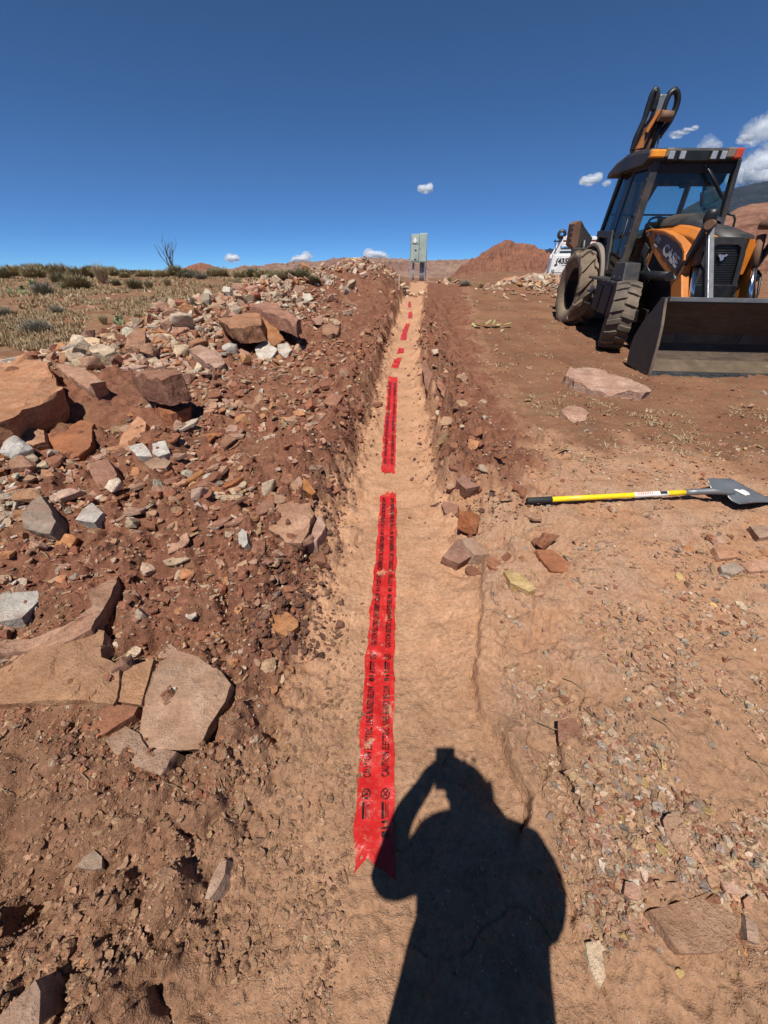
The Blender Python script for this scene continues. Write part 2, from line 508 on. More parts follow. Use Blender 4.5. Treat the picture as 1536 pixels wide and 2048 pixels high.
def bump(nt, bsdf, h, strength=.4, dist=.01):
    b = N(nt, 'ShaderNodeBump'); b.inputs['Strength'].default_value = strength; b.inputs['Distance'].default_value = dist
    nt.links.new(h, b.inputs['Height']); nt.links.new(b.outputs[0], bsdf.inputs['Normal']); return b

def simple_mat(name, col, rough=.5, metal=0.0, dirt=None, dirt_amt=.4, scale=6.0, bump_s=0.0, spec=.5, grime_scale=None):
    """a coat with uneven tone and dust lying in patches"""
    m, nt, b = new_mat(name)
    tc = N(nt, 'ShaderNodeTexCoord'); co = tc.outputs['Object']
    n1 = noise_tex(nt, scale, 5, .6, co)
    c2 = tuple(min(1, v * 1.18 + .004) for v in col); c1 = tuple(v * .82 for v in col)
    c = ramp(nt, n1.outputs[0], [(.3, c1), (.7, c2)]).outputs[0]
    r0 = math_n(nt, 'MULTIPLY', n1.outputs[0], .25)
    rr = math_n(nt, 'ADD', r0, rough - .12)
    if dirt is not None:
        n2 = noise_tex(nt, grime_scale or scale * .6, 8, .7, co, .4)
        f = ramp(nt, n2.outputs[0], [(.62 - .42 * dirt_amt, 0.0), (.85 - .25 * dirt_amt, 1.0)]).outputs[0]
        f = math_n(nt, 'MULTIPLY', f, min(1, .45 + dirt_amt * .5))
        c = mixc(nt, f, c, dirt)
        rr = math_n(nt, 'ADD', rr, math_n(nt, 'MULTIPLY', f, .3))
    nt.links.new(c, b.inputs['Base Color'])
    nt.links.new(rr, b.inputs['Roughness'])
    b.inputs['Metallic'].default_value = metal
    b.inputs['Specular IOR Level'].default_value = spec
    if bump_s: bump(nt, b, noise_tex(nt, scale * 5, 4, .6, co).outputs[0], bump_s, .004)
    return m

def rgb(r, g, b):
    f = lambda c: ((c / 255 + .055) / 1.055) ** 2.4 if c > 10.3 else c / 255 / 12.92
    return (f(r), f(g), f(b))

# earth: base colours
TAN = (.41, .22, .124); TAN2 = (.49, .285, .172); REDD = (.142, .058, .036); REDL = (.250, .112, .066); BROWN = (.26, .148, .085); BROWN2 = (.345, .20, .118)
APR = (.36, .195, .110); APR2 = (.43, .265, .170); FLD = (.165, .076, .043); STRAW = (.30, .225, .13)

def ground_material():
    m, nt, b = new_mat('desert earth')
    geo = N(nt, 'ShaderNodeNewGeometry'); P = geo.outputs['Position']
    at = {}
    for k in ('floor_zone', 'red_zone', 'apron_zone', 'field_zone'):
        a = N(nt, 'ShaderNodeAttribute'); a.attribute_name = k; at[k] = a.outputs['Fac']
    nA = noise_tex(nt, 1.3, 5, .6, P); nB = noise_tex(nt, 9.0, 6, .65, P); nC = noise_tex(nt, 60.0, 4, .6, P); nD = noise_tex(nt, 240.0, 3, .6, P)
    nE = noise_tex(nt, 3.4, 5, .65, P, .5)
    red = mixc(nt, ramp(nt, nB.outputs[0], [(.36, 0.), (.68, 1.)]).outputs[0], REDD, REDL)
    red = mixc(nt, ramp(nt, nE.outputs[0], [(.52, 0.), (.72, .75)]).outputs[0], red, (.26, .145, .080))
    tan = mixc(nt, ramp(nt, nB.outputs[0], [(.35, 0.), (.7, 1.)]).outputs[0], TAN, TAN2)
    tan = mixc(nt, ramp(nt, nE.outputs[0], [(.56, 0.), (.8, .6)]).outputs[0], tan, (.29, .15, .08))
    apr = mixc(nt, ramp(nt, nE.outputs[0], [(.4, 0.), (.62, 1.)]).outputs[0], APR, APR2)
    apr = mixc(nt, ramp(nt, nB.outputs[0], [(.5, 0.), (.72, .7)]).outputs[0], apr, (.25, .115, .065))
    fld = mixc(nt, ramp(nt, nA.outputs[0], [(.38, 0.), (.62, 1.)]).outputs[0], FLD, (.225, .112, .062))
    straw = ramp(nt, nE.outputs[0], [(.46, 0.), (.66, .75)]).outputs[0]
    sx_ = N(nt, 'ShaderNodeSeparateXYZ'); nt.links.new(P, sx_.inputs[0])
    straw = math_n(nt, 'MULTIPLY', straw, ramp(nt, math_n(nt, 'MULTIPLY', sx_.outputs[0], .2), [(.0, 1.), (.3, .28)]).outputs[0])
    fld = mixc(nt, straw, fld, STRAW)
    c = mixc(nt, at['red_zone'], tan, red)
    c = mixc(nt, at['apron_zone'], c, apr)
    c = mixc(nt, at['field_zone'], c, fld)
    c = mixc(nt, at['floor_zone'], c, tan)
    # browner, duller earth where the camera stands
    sy = N(nt, 'ShaderNodeSeparateXYZ'); nt.links.new(P, sy.inputs[0])
    yy = math_n(nt, 'ADD', sy.outputs[1], math_n(nt, 'MULTIPLY', math_n(nt, 'SUBTRACT', nE.outputs[0], .5), 1.1))
    bm_ = ramp(nt, math_n(nt, 'SUBTRACT', 1.75, yy), [(.55, 0.), (1.0, .78)]).outputs[0]
    near = mixc(nt, ramp(nt, nB.outputs[0], [(.38, 0.), (.66, 1.)]).outputs[0], BROWN, BROWN2)
    xx = math_n(nt, 'ADD', sy.outputs[0], math_n(nt, 'MULTIPLY', math_n(nt, 'SUBTRACT', nE.outputs[0], .5), .5))
    lf = ramp(nt, math_n(nt, 'MULTIPLY', xx, -1.0), [(.22, 0.), (.62, 1.)]).outputs[0]
    near = mixc(nt, lf, near, mixc(nt, ramp(nt, nB.outputs[0], [(.38, 0.), (.66, 1.)]).outputs[0], (.150, .076, .045), (.225, .120, .072)))
    c = mixc(nt, bm_, c, near)
    # grit: small pale and dark grains
    g = ramp(nt, nC.outputs[0], [(.3, .72), (.5, 1.), (.72, 1.25)]).outputs[0]
    c = mixc(nt, .8, c, g, 'MULTIPLY')
    vor = N(nt, 'ShaderNodeTexVoronoi'); vor.inputs['Scale'].default_value = 75.0; nt.links.new(P, vor.inputs['Vector'])
    gr = ramp(nt, vor.outputs['Distance'], [(.16, 1.), (.24, 0.)]).outputs[0]
    sel = ramp(nt, N(nt, 'ShaderNodeSeparateColor').outputs[0], [(.62, 0.), (.7, 1.)])
    sc = nt.nodes[-2] if False else None
    sep = [n for n in nt.nodes if n.type == 'SEPARATE_COLOR'][0]; nt.links.new(vor.outputs['Color'], sep.inputs[0])
    gf = math_n(nt, 'MULTIPLY', gr, sel.outputs[0])
    gf = math_n(nt, 'MULTIPLY', gf, .75)
    gcol = ramp(nt, sep.outputs[1], [(.0, (.55, .42, .30)), (.4, (.45, .24, .14)), (.7, (.25, .22, .20)), (1., (.62, .52, .40))]).outputs[0]
    c = mixc(nt, gf, c, gcol)
    nt.links.new(c, b.inputs['Base Color'])
    b.inputs['Roughness'].default_value = .95
    b.inputs['Specular IOR Level'].default_value = .12
    hh = math_n(nt, 'ADD', math_n(nt, 'MULTIPLY', nC.outputs[0], .6), math_n(nt, 'MULTIPLY', nD.outputs[0], .25))
    hh = math_n(nt, 'ADD', hh, math_n(nt, 'MULTIPLY', gf, .5))
    hh = math_n(nt, 'MULTIPLY', hh, ramp(nt, nE.outputs[0], [(.35, .25), (.62, 1.)]).outputs[0])
    hh = math_n(nt, 'ADD', hh, math_n(nt, 'MULTIPLY', nB.outputs[0], 1.2))
    bump(nt, b, hh, .9, .022)
    return m
MAT_GROUND = ground_material()

nr, nc = GX.shape
idx = np.arange(nr * nc).reshape(nr, nc)
quads = np.stack([idx[:-1, :-1], idx[:-1, 1:], idx[1:, 1:], idx[1:, :-1]], -1).reshape(-1, 4)
me = np_mesh('ground', np.stack([gx, gy, gz], -1), quads, True)
for nm, arr in (('floor_zone', zfl), ('red_zone', zred), ('apron_zone', zap), ('field_zone', zfd)):
    a = me.attributes.new(nm, 'FLOAT', 'POINT'); a.data.foreach_set('value', arr.astype(np.float32))
ground = mesh_obj('ground', me, MAT_GROUND); tag(ground, kind='structure')
# ------------------------------------------------------------------ far hills
def at_y(px, py, y):
    d = sight(px, py); d = d / d.y
    return Vector((d.x * y, y, CAM_H + d.z * y))

def hill_material(name, cols, strata=.06, scale=.05, scrub=.0):
    m, nt, b = new_mat(name)
    geo = N(nt, 'ShaderNodeNewGeometry'); P = geo.outputs['Position']
    mp = N(nt, 'ShaderNodeMapping'); nt.links.new(P, mp.inputs[0]); mp.inputs['Scale'].default_value = (scale * .25, scale * .25, scale * 2.2)
    n1 = noise_tex(nt, 1.0, 7, .65, mp.outputs[0], .6); n2 = noise_tex(nt, scale * 2.2, 8, .7, P)
    c = ramp(nt, n1.outputs[0], [(.28, cols[0]), (.45, cols[1]), (.56, cols[2]), (.72, cols[1])]).outputs[0]
    c = mixc(nt, ramp(nt, n2.outputs[0], [(.42, 0.), (.7, .8)]).outputs[0], c, cols[3])
    if scrub:
        n3 = noise_tex(nt, scale * 9, 5, .7, P)
        c = mixc(nt, ramp(nt, n3.outputs[0], [(.52, 0.), (.62, scrub)]).outputs[0], c, (.075, .080, .045))
    nt.links.new(c, b.inputs['Base Color']); b.inputs['Roughness'].default_value = .95; b.inputs['Specular IOR Level'].default_value = .1
    bump(nt, b, n2.outputs[0], 1.0, 1.2 / scale * .06)
    return m

def hill(name, prof, y0, depth, mat, rough, feat, base=-14.0, nx=220, ny=70, bench=0.0, seed=0):
    """a hill whose crest line runs through the traced skyline points at distance y0; it falls away both before and behind"""
    P = np.array([tuple(at_y(a, b, y0)) for a, b in prof])
    x = np.linspace(P[0, 0], P[-1, 0], nx); zc = np.interp(x, P[:, 0], P[:, 2])
    t = np.linspace(-1, 1, ny)
    X, Tt = np.meshgrid(x, t)
    Y = y0 + Tt * depth * (1 + .0 * X)
    Zc = np.interp(X, x, zc)
    f = 1 - np.abs(Tt) ** 1.25
    f = np.clip(f, 0, 1)
    if bench: f = f + bench * np.sin(f * 3 * 2 * PI) / (6 * PI)
    Xw = X + .25 * feat * vnoise(X, Y, feat * 1.7, seed + 3)
    rid = 1 - np.abs(vnoise(Xw * 1.7, Y * .55, feat, seed)) * 2
    rid2 = 1 - np.abs(vnoise(Xw * 1.5, Y * .7, feat * .4, seed + 1)) * 2
    n = rid * .6 + rid2 * .28 + fbm(X, Y, feat * .25, 3, seed + 5) * .22
    side = smooth01((np.abs(Tt) - .04) / .22)
    Z = base + (Zc - base) * f + rough * n * (.12 + .88 * side) * np.clip(f * 3, 0, 1) * smooth01((Zc - base) / (rough * 3 + 1e-6))
    idx = np.arange(nx * ny).reshape(ny, nx)
    q = np.stack([idx[:-1, :-1], idx[:-1, 1:], idx[1:, 1:], idx[1:, :-1]], -1).reshape(-1, 4)
    o = mesh_obj(name, np_mesh(name, np.stack([X, Y, Z], -1).reshape(-1, 3), q, False), mat)
    return tag(o, kind='structure')

M_BUTTE = hill_material('red butte rock', [(.17, .070, .044), (.28, .122, .070), (.21, .092, .060), (.14, .068, .050)], scale=.05, scrub=.25)
M_MESA = hill_material('mesa rock', [(.17, .088, .070), (.23, .13, .097), (.29, .19, .14), (.15, .088, .074)], scale=.02, scrub=.45)
M_SLOPE = hill_material('red banded slope', [(.12, .050, .035), (.20, .088, .056), (.27, .145, .098), (.14, .064, .046)], scale=.045, scrub=.3)
M_MOUNT = hill_material('forested mountain with haze tint', [(.012, .015, .019), (.020, .022, .027), (.032, .033, .038), (.009, .012, .014)], scale=.004, scrub=.0)  # dark forest tones, with the blue of distance haze put into the colour
hill('red_hill', [(880, 566), (915, 552), (932, 532), (950, 518), (975, 500), (1000, 486), (1010, 480), (1020, 481), (1030, 488), (1045, 487), (1058, 489), (1072, 496), (1086, 506), (1105, 514), (1140, 520), (1190, 530), (1260, 566)], 620, 130, M_BUTTE, 8.0, 21, seed=101, nx=260, ny=110)
hill('small_red_hill', [(352, 552), (372, 540), (385, 530), (402, 525), (418, 529), (440, 538), (462, 545), (480, 556)], 900, 120, M_BUTTE, 3, 22, seed=131, nx=140)
hill('mesa', [(430, 552), (452, 541), (500, 538), (512, 531), (528, 534), (560, 530), (600, 526), (622, 523), (660, 523), (672, 517), (700, 517), (760, 516), (800, 518), (860, 521), (935, 519), (1000, 521), (1080, 522), (1140, 530), (1200, 552)], 1700, 420, M_MESA, 12, 70, bench=.8, seed=151, nx=420, ny=110)
hill('red_slope', [(1230, 566), (1290, 520), (1380, 470), (1440, 440), (1462, 428), (1480, 415), (1500, 409), (1536, 404), (1600, 394), (1700, 385), (1900, 375), (2200, 400)], 700, 330, M_SLOPE, 7, 30, bench=.9, seed=171, nx=380, ny=150)
hill('mountain', [(980, 552), (1050, 525), (1078, 500), (1120, 498), (1200, 480), (1290, 458), (1330, 446), (1370, 425), (1405, 398), (1440, 386), (1465, 376), (1500, 369), (1536, 362), (1600, 355), (1750, 340), (2100, 380), (2600, 500)], 9000, 2600, M_MOUNT, 90, 420, seed=191, nx=380, ny=110)

# ------------------------------------------------------------------ clouds, far beyond the hills
def cloud_material():
    m = bpy.data.materials.new('cloud vapour'); m.use_nodes = True
    nt = m.node_tree; nt.nodes.clear()
    out = nt.nodes.new('ShaderNodeOutputMaterial')
    df = N(nt, 'ShaderNodeBsdfDiffuse'); df.inputs[0].default_value = (.93, .94, .96, 1)
    tl = N(nt, 'ShaderNodeBsdfTranslucent'); tl.inputs[0].default_value = (.9, .92, .95, 1)
    mx = N(nt, 'ShaderNodeMixShader'); mx.inputs[0].default_value = .5
    nt.links.new(df.outputs[0], mx.inputs[1]); nt.links.new(tl.outputs[0], mx.inputs[2])
    tr = N(nt, 'ShaderNodeBsdfTransparent')
    m2 = N(nt, 'ShaderNodeMixShader')
    tc = N(nt, 'ShaderNodeTexCoord')
    a = N(nt, 'ShaderNodeAttribute'); a.attribute_name = 'puff'
    n = noise_tex(nt, .0045, 8, .68, tc.outputs['Object'], .3)
    f = math_n(nt, 'ADD', a.outputs['Fac'], math_n(nt, 'MULTIPLY', math_n(nt, 'SUBTRACT', n.outputs[0], .5), 1.35))
    f = ramp(nt, f, [(.10, 0.), (.95, 1.)]).outputs[0]
    nt.links.new(f, m2.inputs[0]); nt.links.new(tr.outputs[0], m2.inputs[1]); nt.links.new(mx.outputs[0], m2.inputs[2])
    nt.links.new(m2.outputs[0], out.inputs[0])
    return m
M_CLOUD = cloud_material()
def cloud(label, blobs, dist, seed, thick=1.0):
    """blobs: (px, py, half width px, half height px); a lumpy body of merged puffs, thinner towards its rim"""
    c0 = at_y(sum(b[0] for b in blobs) / len(blobs), sum(b[1] for b in blobs) / len(blobs), dist)
    V = []; Fc = []; D = []
    bm = bmesh.new(); bmesh.ops.create_icosphere(bm, subdivisions=4, radius=1.0)
    bv = np.array([v.co[:] for v in bm.verts]); bf = np.array([[v.index for v in f.verts] for f in bm.faces]); bm.free()
    for i, (a, b, hw, hh) in enumerate(blobs):
        c = at_y(a, b, dist); u = px_size(c, 1.0)
        p = np.array(bv)
        k = 1 + .13 * vnoise(p[:, 0] * 1 + seed + i * 7.7, p[:, 2] + p[:, 1] * .7, .7, seed) + .05 * vnoise(p[:, 0] + i, p[:, 2] - p[:, 1] * .6, .28, seed + 1)
        q = p * k[:, None] * np.array([hw * u, hw * u * .35, hh * u * 1.15])
        rim = np.sqrt(p[:, 0] ** 2 + p[:, 2] ** 2)
        V.append(q + np.array(c - c0)); Fc.append(bf + len(bv) * i); D.append(np.clip(1.10 - rim ** 1.6 * 1.15, 0, 1) * thick)
    me = np_mesh('cloud', np.concatenate(V), np.concatenate(Fc), True)
    at_ = me.attributes.new('puff', 'FLOAT', 'POINT'); at_.data.foreach_set('value', np.concatenate(D).astype(np.float32))
    o = mesh_obj('cloud', me, M_CLOUD); o.location = c0
    o.visible_shadow = True
    return tag(o, label, 'cloud', 'white clouds over the desert')
CD = 16000.0
cloud('small white cloud alone in open sky above the meter pedestal', [(852, 378, 17, 7), (860, 373, 8, 6), (842, 376, 9, 6)], CD, 1)
cloud('small flat cloud low over the small red hill on the left skyline', [(464, 518, 19, 6), (460, 512, 10, 5), (472, 514, 9, 5)], CD, 2)
cloud('puffy cloud low on the skyline above the spoil ridge', [(602, 519, 24, 8), (613, 512, 13, 8), (590, 521, 12, 6)], CD, 3)
cloud('cloud peeping over the mesa just left of the meter pedestal', [(748, 512, 28, 10), (738, 506, 14, 8), (765, 515, 18, 7)], CD, 4)
cloud('small white cloud left of the loader cab', [(1180, 360, 22, 9), (1196, 354, 11, 8), (1168, 361, 11, 7)], CD, 5, .95)
cloud('tiny wisp of cloud touching the rear edge of the loader cab', [(1214, 366, 11, 5)], CD, 6, .7)
cloud('thin streak of cloud right of the raised boom hoses', [(1352, 269, 17, 6), (1372, 262, 16, 5), (1388, 256, 10, 4)], CD, 7, .7)
cloud('faint hazy cloud just above the cab roof', [(1416, 288, 22, 14), (1432, 292, 14, 8)], CD, 8, .55)
cloud('grey white cloud at the upper right, above the largest cloud', [(1520, 262, 40, 22), (1550, 245, 40, 24), (1492, 278, 22, 8)], CD, 9, .85)
cloud('largest white cloud, resting on the dark mountain at right', [(1545, 325, 62, 32), (1510, 335, 42, 26), (1575, 300, 50, 30), (1480, 350, 30, 20), (1530, 355, 60, 18)], CD, 10)
# ------------------------------------------------------------------ the backhoe loader
M_ORANGE = simple_mat('orange machine paint', rgb(204, 116, 24), .42, dirt=(.24, .13, .065), dirt_amt=.5, scale=4)
M_CHAR = simple_mat('charcoal machine paint', (.021, .022, .024), .5, dirt=(.13, .088, .060), dirt_amt=.42, scale=5, grime_scale=2.2)
M_BLACK = simple_mat('black parts', (.010, .010, .011), .45, dirt=(.10, .065, .04), dirt_amt=.2, scale=6)
M_RIM = simple_mat('dull black rim', (.012, .011, .010), .8, dirt=(.08, .055, .04), dirt_amt=.3, scale=5, spec=.15)
M_RUBBER = simple_mat('dusty tyre rubber', (.075, .060, .046), .85, dirt=(.26, .19, .125), dirt_amt=.9, scale=3.5, bump_s=.3)
M_RUBBERF = simple_mat('worn tyre rubber', (.050, .045, .040), .85, dirt=(.22, .165, .115), dirt_amt=.78, scale=4.5, bump_s=.3)
M_FENDER = simple_mat('dusty grey fender', (.17, .145, .125), .6, dirt=(.24, .17, .12), dirt_amt=.6, scale=3)
M_STEEL = simple_mat('scuffed black steel', (.024, .025, .028), .55, .0, dirt=(.065, .054, .048), dirt_amt=.28, scale=7, bump_s=.15)
M_BUCKETIN = simple_mat('worn bucket steel', (.085, .054, .034), .5, .2, dirt=(.035, .026, .02), dirt_amt=.55, scale=9, bump_s=.25, grime_scale=2.2)
def add_streaks(m, amt=.6, sc=(2.0, 2.0, 26.0)):
    nt = m.node_tree; b = [n for n in nt.nodes if n.type == 'BSDF_PRINCIPLED'][0]
    src = b.inputs['Base Color'].links[0].from_socket
    tc = N(nt, 'ShaderNodeTexCoord'); mp = N(nt, 'ShaderNodeMapping'); nt.links.new(tc.outputs['Object'], mp.inputs[0]); mp.inputs['Scale'].default_value = sc; mp.inputs['Rotation'].default_value = (0, .35, 0)
    n = noise_tex(nt, 2.0, 6, .7, mp.outputs[0], .3)
    c = mixc(nt, amt, src, ramp(nt, n.outputs[0], [(.35, .45), (.5, .95), (.62, 1.25), (.72, 2.2)]).outputs[0], 'MULTIPLY')
    nt.links.new(c, b.inputs['Base Color'])
add_streaks(M_BUCKETIN, .75)
add_streaks(M_STEEL, .6, (14.0, 14.0, 3.0))
M_EDGE = simple_mat('bright worn edge', (.17, .125, .085), .42, .35, dirt=(.46, .33, .17), dirt_amt=.12, scale=5, bump_s=.1, grime_scale=3.4)
M_CHROME = simple_mat('chrome rod', (.75, .75, .77), .2, 1.0, scale=3)
M_GALV = simple_mat('bare grey steel link', (.23, .235, .24), .4, .5, dirt=(.10, .07, .05), dirt_amt=.3, scale=7)
M_RUST = simple_mat('rusty steel', (.17, .085, .045), .75, dirt=(.09, .05, .035), dirt_amt=.5, scale=9)
M_SEAT = simple_mat('dark seat cloth', (.020, .021, .024), .8, scale=12)
M_AMBER = simple_mat('amber lens', (.85, .30, .02), .22, scale=10)
M_RED = simple_mat('red lens', (.50, .06, .02), .22, scale=10)
M_LAMP = simple_mat('lamp glass', (.42, .42, .40), .15, .3, scale=20)
M_DECAL = simple_mat('dark decal', (.085, .052, .036), .45, dirt=(.16, .09, .05), dirt_amt=.3, scale=8)
M_DECALTXT = simple_mat('grey decal letters', (.48, .47, .46), .5, scale=14)
M_WHITE = simple_mat('white paint', (.74, .74, .73), .42, dirt=(.45, .36, .28), dirt_amt=.12, scale=3)
M_PRINT = simple_mat('black print', (.012, .012, .012), .6, scale=20)

def glass_material(name, tint, gloss=.10, dust=.06):
    m = bpy.data.materials.new(name); m.use_nodes = True
    nt = m.node_tree; nt.nodes.clear()
    out = nt.nodes.new('ShaderNodeOutputMaterial')
    tr = N(nt, 'ShaderNodeBsdfTransparent'); tr.inputs[0].default_value = tuple(tint) + (1,)
    gl = N(nt, 'ShaderNodeBsdfGlossy'); gl.inputs['Roughness'].default_value = .03; gl.inputs[0].default_value = (1, 1, 1, 1)
    df = N(nt, 'ShaderNodeBsdfDiffuse'); df.inputs[0].default_value = (.25, .17, .11, 1)
    lw = N(nt, 'ShaderNodeLayerWeight'); lw.inputs[0].default_value = .5
    fv = math_n(nt, 'ADD', math_n(nt, 'MULTIPLY', math_n(nt, 'POWER', lw.outputs['Facing'], 5.0), .9), .045)
    m1 = N(nt, 'ShaderNodeMixShader'); m2 = N(nt, 'ShaderNodeMixShader')
    nt.links.new(fv, m1.inputs[0]); nt.links.new(tr.outputs[0], m1.inputs[1]); nt.links.new(gl.outputs[0], m1.inputs[2])
    tc = N(nt, 'ShaderNodeTexCoord'); n1 = noise_tex(nt, 4, 6, .7, tc.outputs['Object'])
    f = ramp(nt, n1.outputs[0], [(.4, 0.0), (.8, dust * 2.2)]).outputs[0]
    nt.links.new(f, m2.inputs[0]); nt.links.new(m1.outputs[0], m2.inputs[1]); nt.links.new(df.outputs[0], m2.inputs[2])
    nt.links.new(m2.outputs[0], out.inputs[0])
    return m
M_GLASS = glass_material('tinted cab glass', (.64, .84, .84), dust=.05)
M_GLASSD = glass_material('dark tinted door glass', (.085, .115, .12), dust=.03)
M_GLASSE = glass_material('lower door glass', (.55, .72, .68), dust=.05)

def text_mesh(body, size, mat, name='lettering', parent=None, mat4=None, extrude=.0015, sx=1.0, bold=0.0, space=1.0):
    cu = bpy.data.curves.new('lettering', 'FONT'); cu.body = body; cu.size = size; cu.extrude = extrude; cu.offset = bold
    cu.align_x = 'CENTER'; cu.align_y = 'CENTER'; cu.space_character = space; cu.resolution_u = 3
    t = bpy.data.objects.new('lettering_curve', cu); COL.objects.link(t)
    dg = bpy.context.evaluated_depsgraph_get()
    me = bpy.data.meshes.new_from_object(t.evaluated_get(dg))
    bpy.data.objects.remove(t); bpy.data.curves.remove(cu)
    for v in me.vertices:
        v.co.x *= sx
        if mat4 is not None: v.co = mat4 @ v.co
    me.materials.clear()
    o = mesh_obj(name, me, mat, parent)
    return o
def frame4(o, xdir, ydir):
    x = Vector(xdir).normalized(); y = Vector(ydir); y = (y - x * y.dot(x)).normalized(); z = x.cross(y)
    M = Matrix((x, y, z)).transposed().to_4x4(); M.translation = Vector(o); return M

BH_T = Vector((5.0, 7.36, .345))
def _bh_rot():
    yw, pt, rl = -.068, .062, .012
    return Matrix.Rotation(yw, 3, 'Z') @ Matrix.Rotation(pt, 3, 'X') @ Matrix.Rotation(rl, 3, 'Y')
BH_R = _bh_rot()
def bh(px, py, axis, val):
    """a place in the photograph carried to the machine's own plane axis = val"""
    o = BH_R.transposed() @ (Vector((0, 0, CAM_H)) - BH_T); d = BH_R.transposed() @ sight(px, py)
    i = 'xyz'.index(axis); return o + d * ((val - o[i]) / d[i])
def bh2(pts, axis, val):
    i = 'xyz'.index(axis); r = []
    for (a, b) in pts:
        q = list(bh(a, b, axis, val)); q.pop(i); r.append(tuple(q))
    return r

B = thing('backhoe_loader', 'orange and charcoal backhoe loader parked right of the trench, front bucket down', 'backhoe', BH_T, BH_R.to_euler())
CXM = -.10

def tyre(R, W, rim_r, lugs, lug_h, lug_w, slant, mat, c, name, steer=0.0):
    pos, sgn0 = c, (-1 if c[0] < CXM else 1); c = (0, 0, 0)
    m = MB(); w = W / 2
    prof = [(-w * .62, rim_r), (-w * .80, rim_r + (R - rim_r) * .12), (-w * .98, rim_r + (R - rim_r) * .45), (-w, rim_r + (R - rim_r) * .66), (-w * .95, R * .93), (-w * .84, R - lug_h * 1.3), (-w * .45, R - lug_h * .95), (0, R - lug_h * .9)]
    prof = prof + [(-a, r) for a, r in reversed(prof[:-1])]
    m.lathe(prof, c, 56, 'x')
    t = m.build(name, mat, B)
    g = MB()
    for k in range(lugs):
        for s in (-1, 1):
            a0 = 2 * PI * (k + (.5 if s > 0 else 0)) / lugs
            V = []
            st = [(-.06, R, 0), (.30, R, .30), (.62, R - .004, .62), (.88, R - .022, .86), (1.0, R * .955, .95), (1.03, R * .90, 1.0)]
            for (fx, r, sl) in st:
                a = a0 + slant * sl
                for (da, rr) in ((-lug_w * .5, r), (lug_w * .5, r), (lug_w * .66, r - lug_h * 1.5), (-lug_w * .66, r - lug_h * 1.5)):
                    q = a + da
                    V.append((c[0] + s * w * fx, c[1] - rr * math.cos(q), c[2] + rr * math.sin(q)))
            F = []
            n = len(st)
            for i in range(n - 1):
                for j in range(4):
                    F.append((i * 4 + j, i * 4 + (j + 1) % 4, (i + 1) * 4 + (j + 1) % 4, (i + 1) * 4 + j))
            F += [(0, 1, 2, 3), ((n - 1) * 4 + 3, (n - 1) * 4 + 2, (n - 1) * 4 + 1, (n - 1) * 4)]
            g.add(V, F)
    lg = g.build('tread_lug', mat, t, bevel=.006, seg=1); lg['kind'] = 'stuff'
    rm = MB(); sgn = sgn0
    rp = [(-sgn * w * .5, rim_r * 1.03), (sgn * w * .62, rim_r * 1.04), (sgn * w * .66, rim_r * .98), (sgn * w * .40, rim_r * .90), (sgn * w * .02, rim_r * .82), (sgn * w * .0, rim_r * .45), (sgn * w * .22, rim_r * .42), (sgn * w * .24, rim_r * .22), (sgn * w * .24, .001)]
    rm.lathe(rp, c, 40, 'x'); ro = rm.build('rim', M_RIM, t)
    bt = MB()
    for k in range(8):
        a = 2 * PI * k / 8
        bt.cyl((c[0] + sgn * w * .0, c[1] + rim_r * .6 * math.cos(a), c[2] + rim_r * .6 * math.sin(a)), (c[0] + sgn * w * .10, c[1] + rim_r * .6 * math.cos(a), c[2] + rim_r * .6 * math.sin(a)), .018, 6, False)
    wn_ = bt.build('wheel_nut', M_GALV, t); wn_['kind'] = 'stuff'
    t.location = pos; t.rotation_euler = (0, 0, steer)
    return t
for sx in (-1, 1):
    tyre(.525, .37, .27, 17, .036, .135, -.10, M_RUBBERF, (CXM + sx * .865, 0, .510), 'front_wheel', -.36)
    tyre(.715, .52, .39, 12, .055, .17, -.46, M_RUBBER, (CXM + sx * .84, 2.2, .700), 'rear_wheel')

# frame, axle, belly
m = MB(); m.box((CXM, .85, .80), (.62, 3.3, .52)); m.box((CXM, -.55, .62), (.5, .5, .45)); m.build('chassis', M_BLACK, B, .02)
m = MB(); m.box((CXM, 0, .52), (1.35, .2, .2)); m.build('axle', M_BLACK, B, .02)
m = MB(); m.box((CXM, 2.2, .72), (1.35, .3, .34)); m.build('axle', M_BLACK, B, .02)
m = MB(); m.prism([(-.70, .52), (-.2, .50), (.25, .62), (.55, 1.0), (.55, 1.42), (-.55, 1.3), (-.70, .9)], 'x', CXM - .40, CXM - .37); m.build('shaded_side_panel', M_CHAR, B, .006)  # orange panel coloured charcoal for the shade below the loader arm
m = MB(); m.prism([(-.70, .52), (-.2, .50), (.25, .62), (.55, 1.0), (.55, 1.42), (-.55, 1.3), (-.70, .9)], 'x', CXM + .37, CXM + .40); m.build('shaded_side_panel', M_CHAR, B, .006)  # same shade colour on the opposite panel

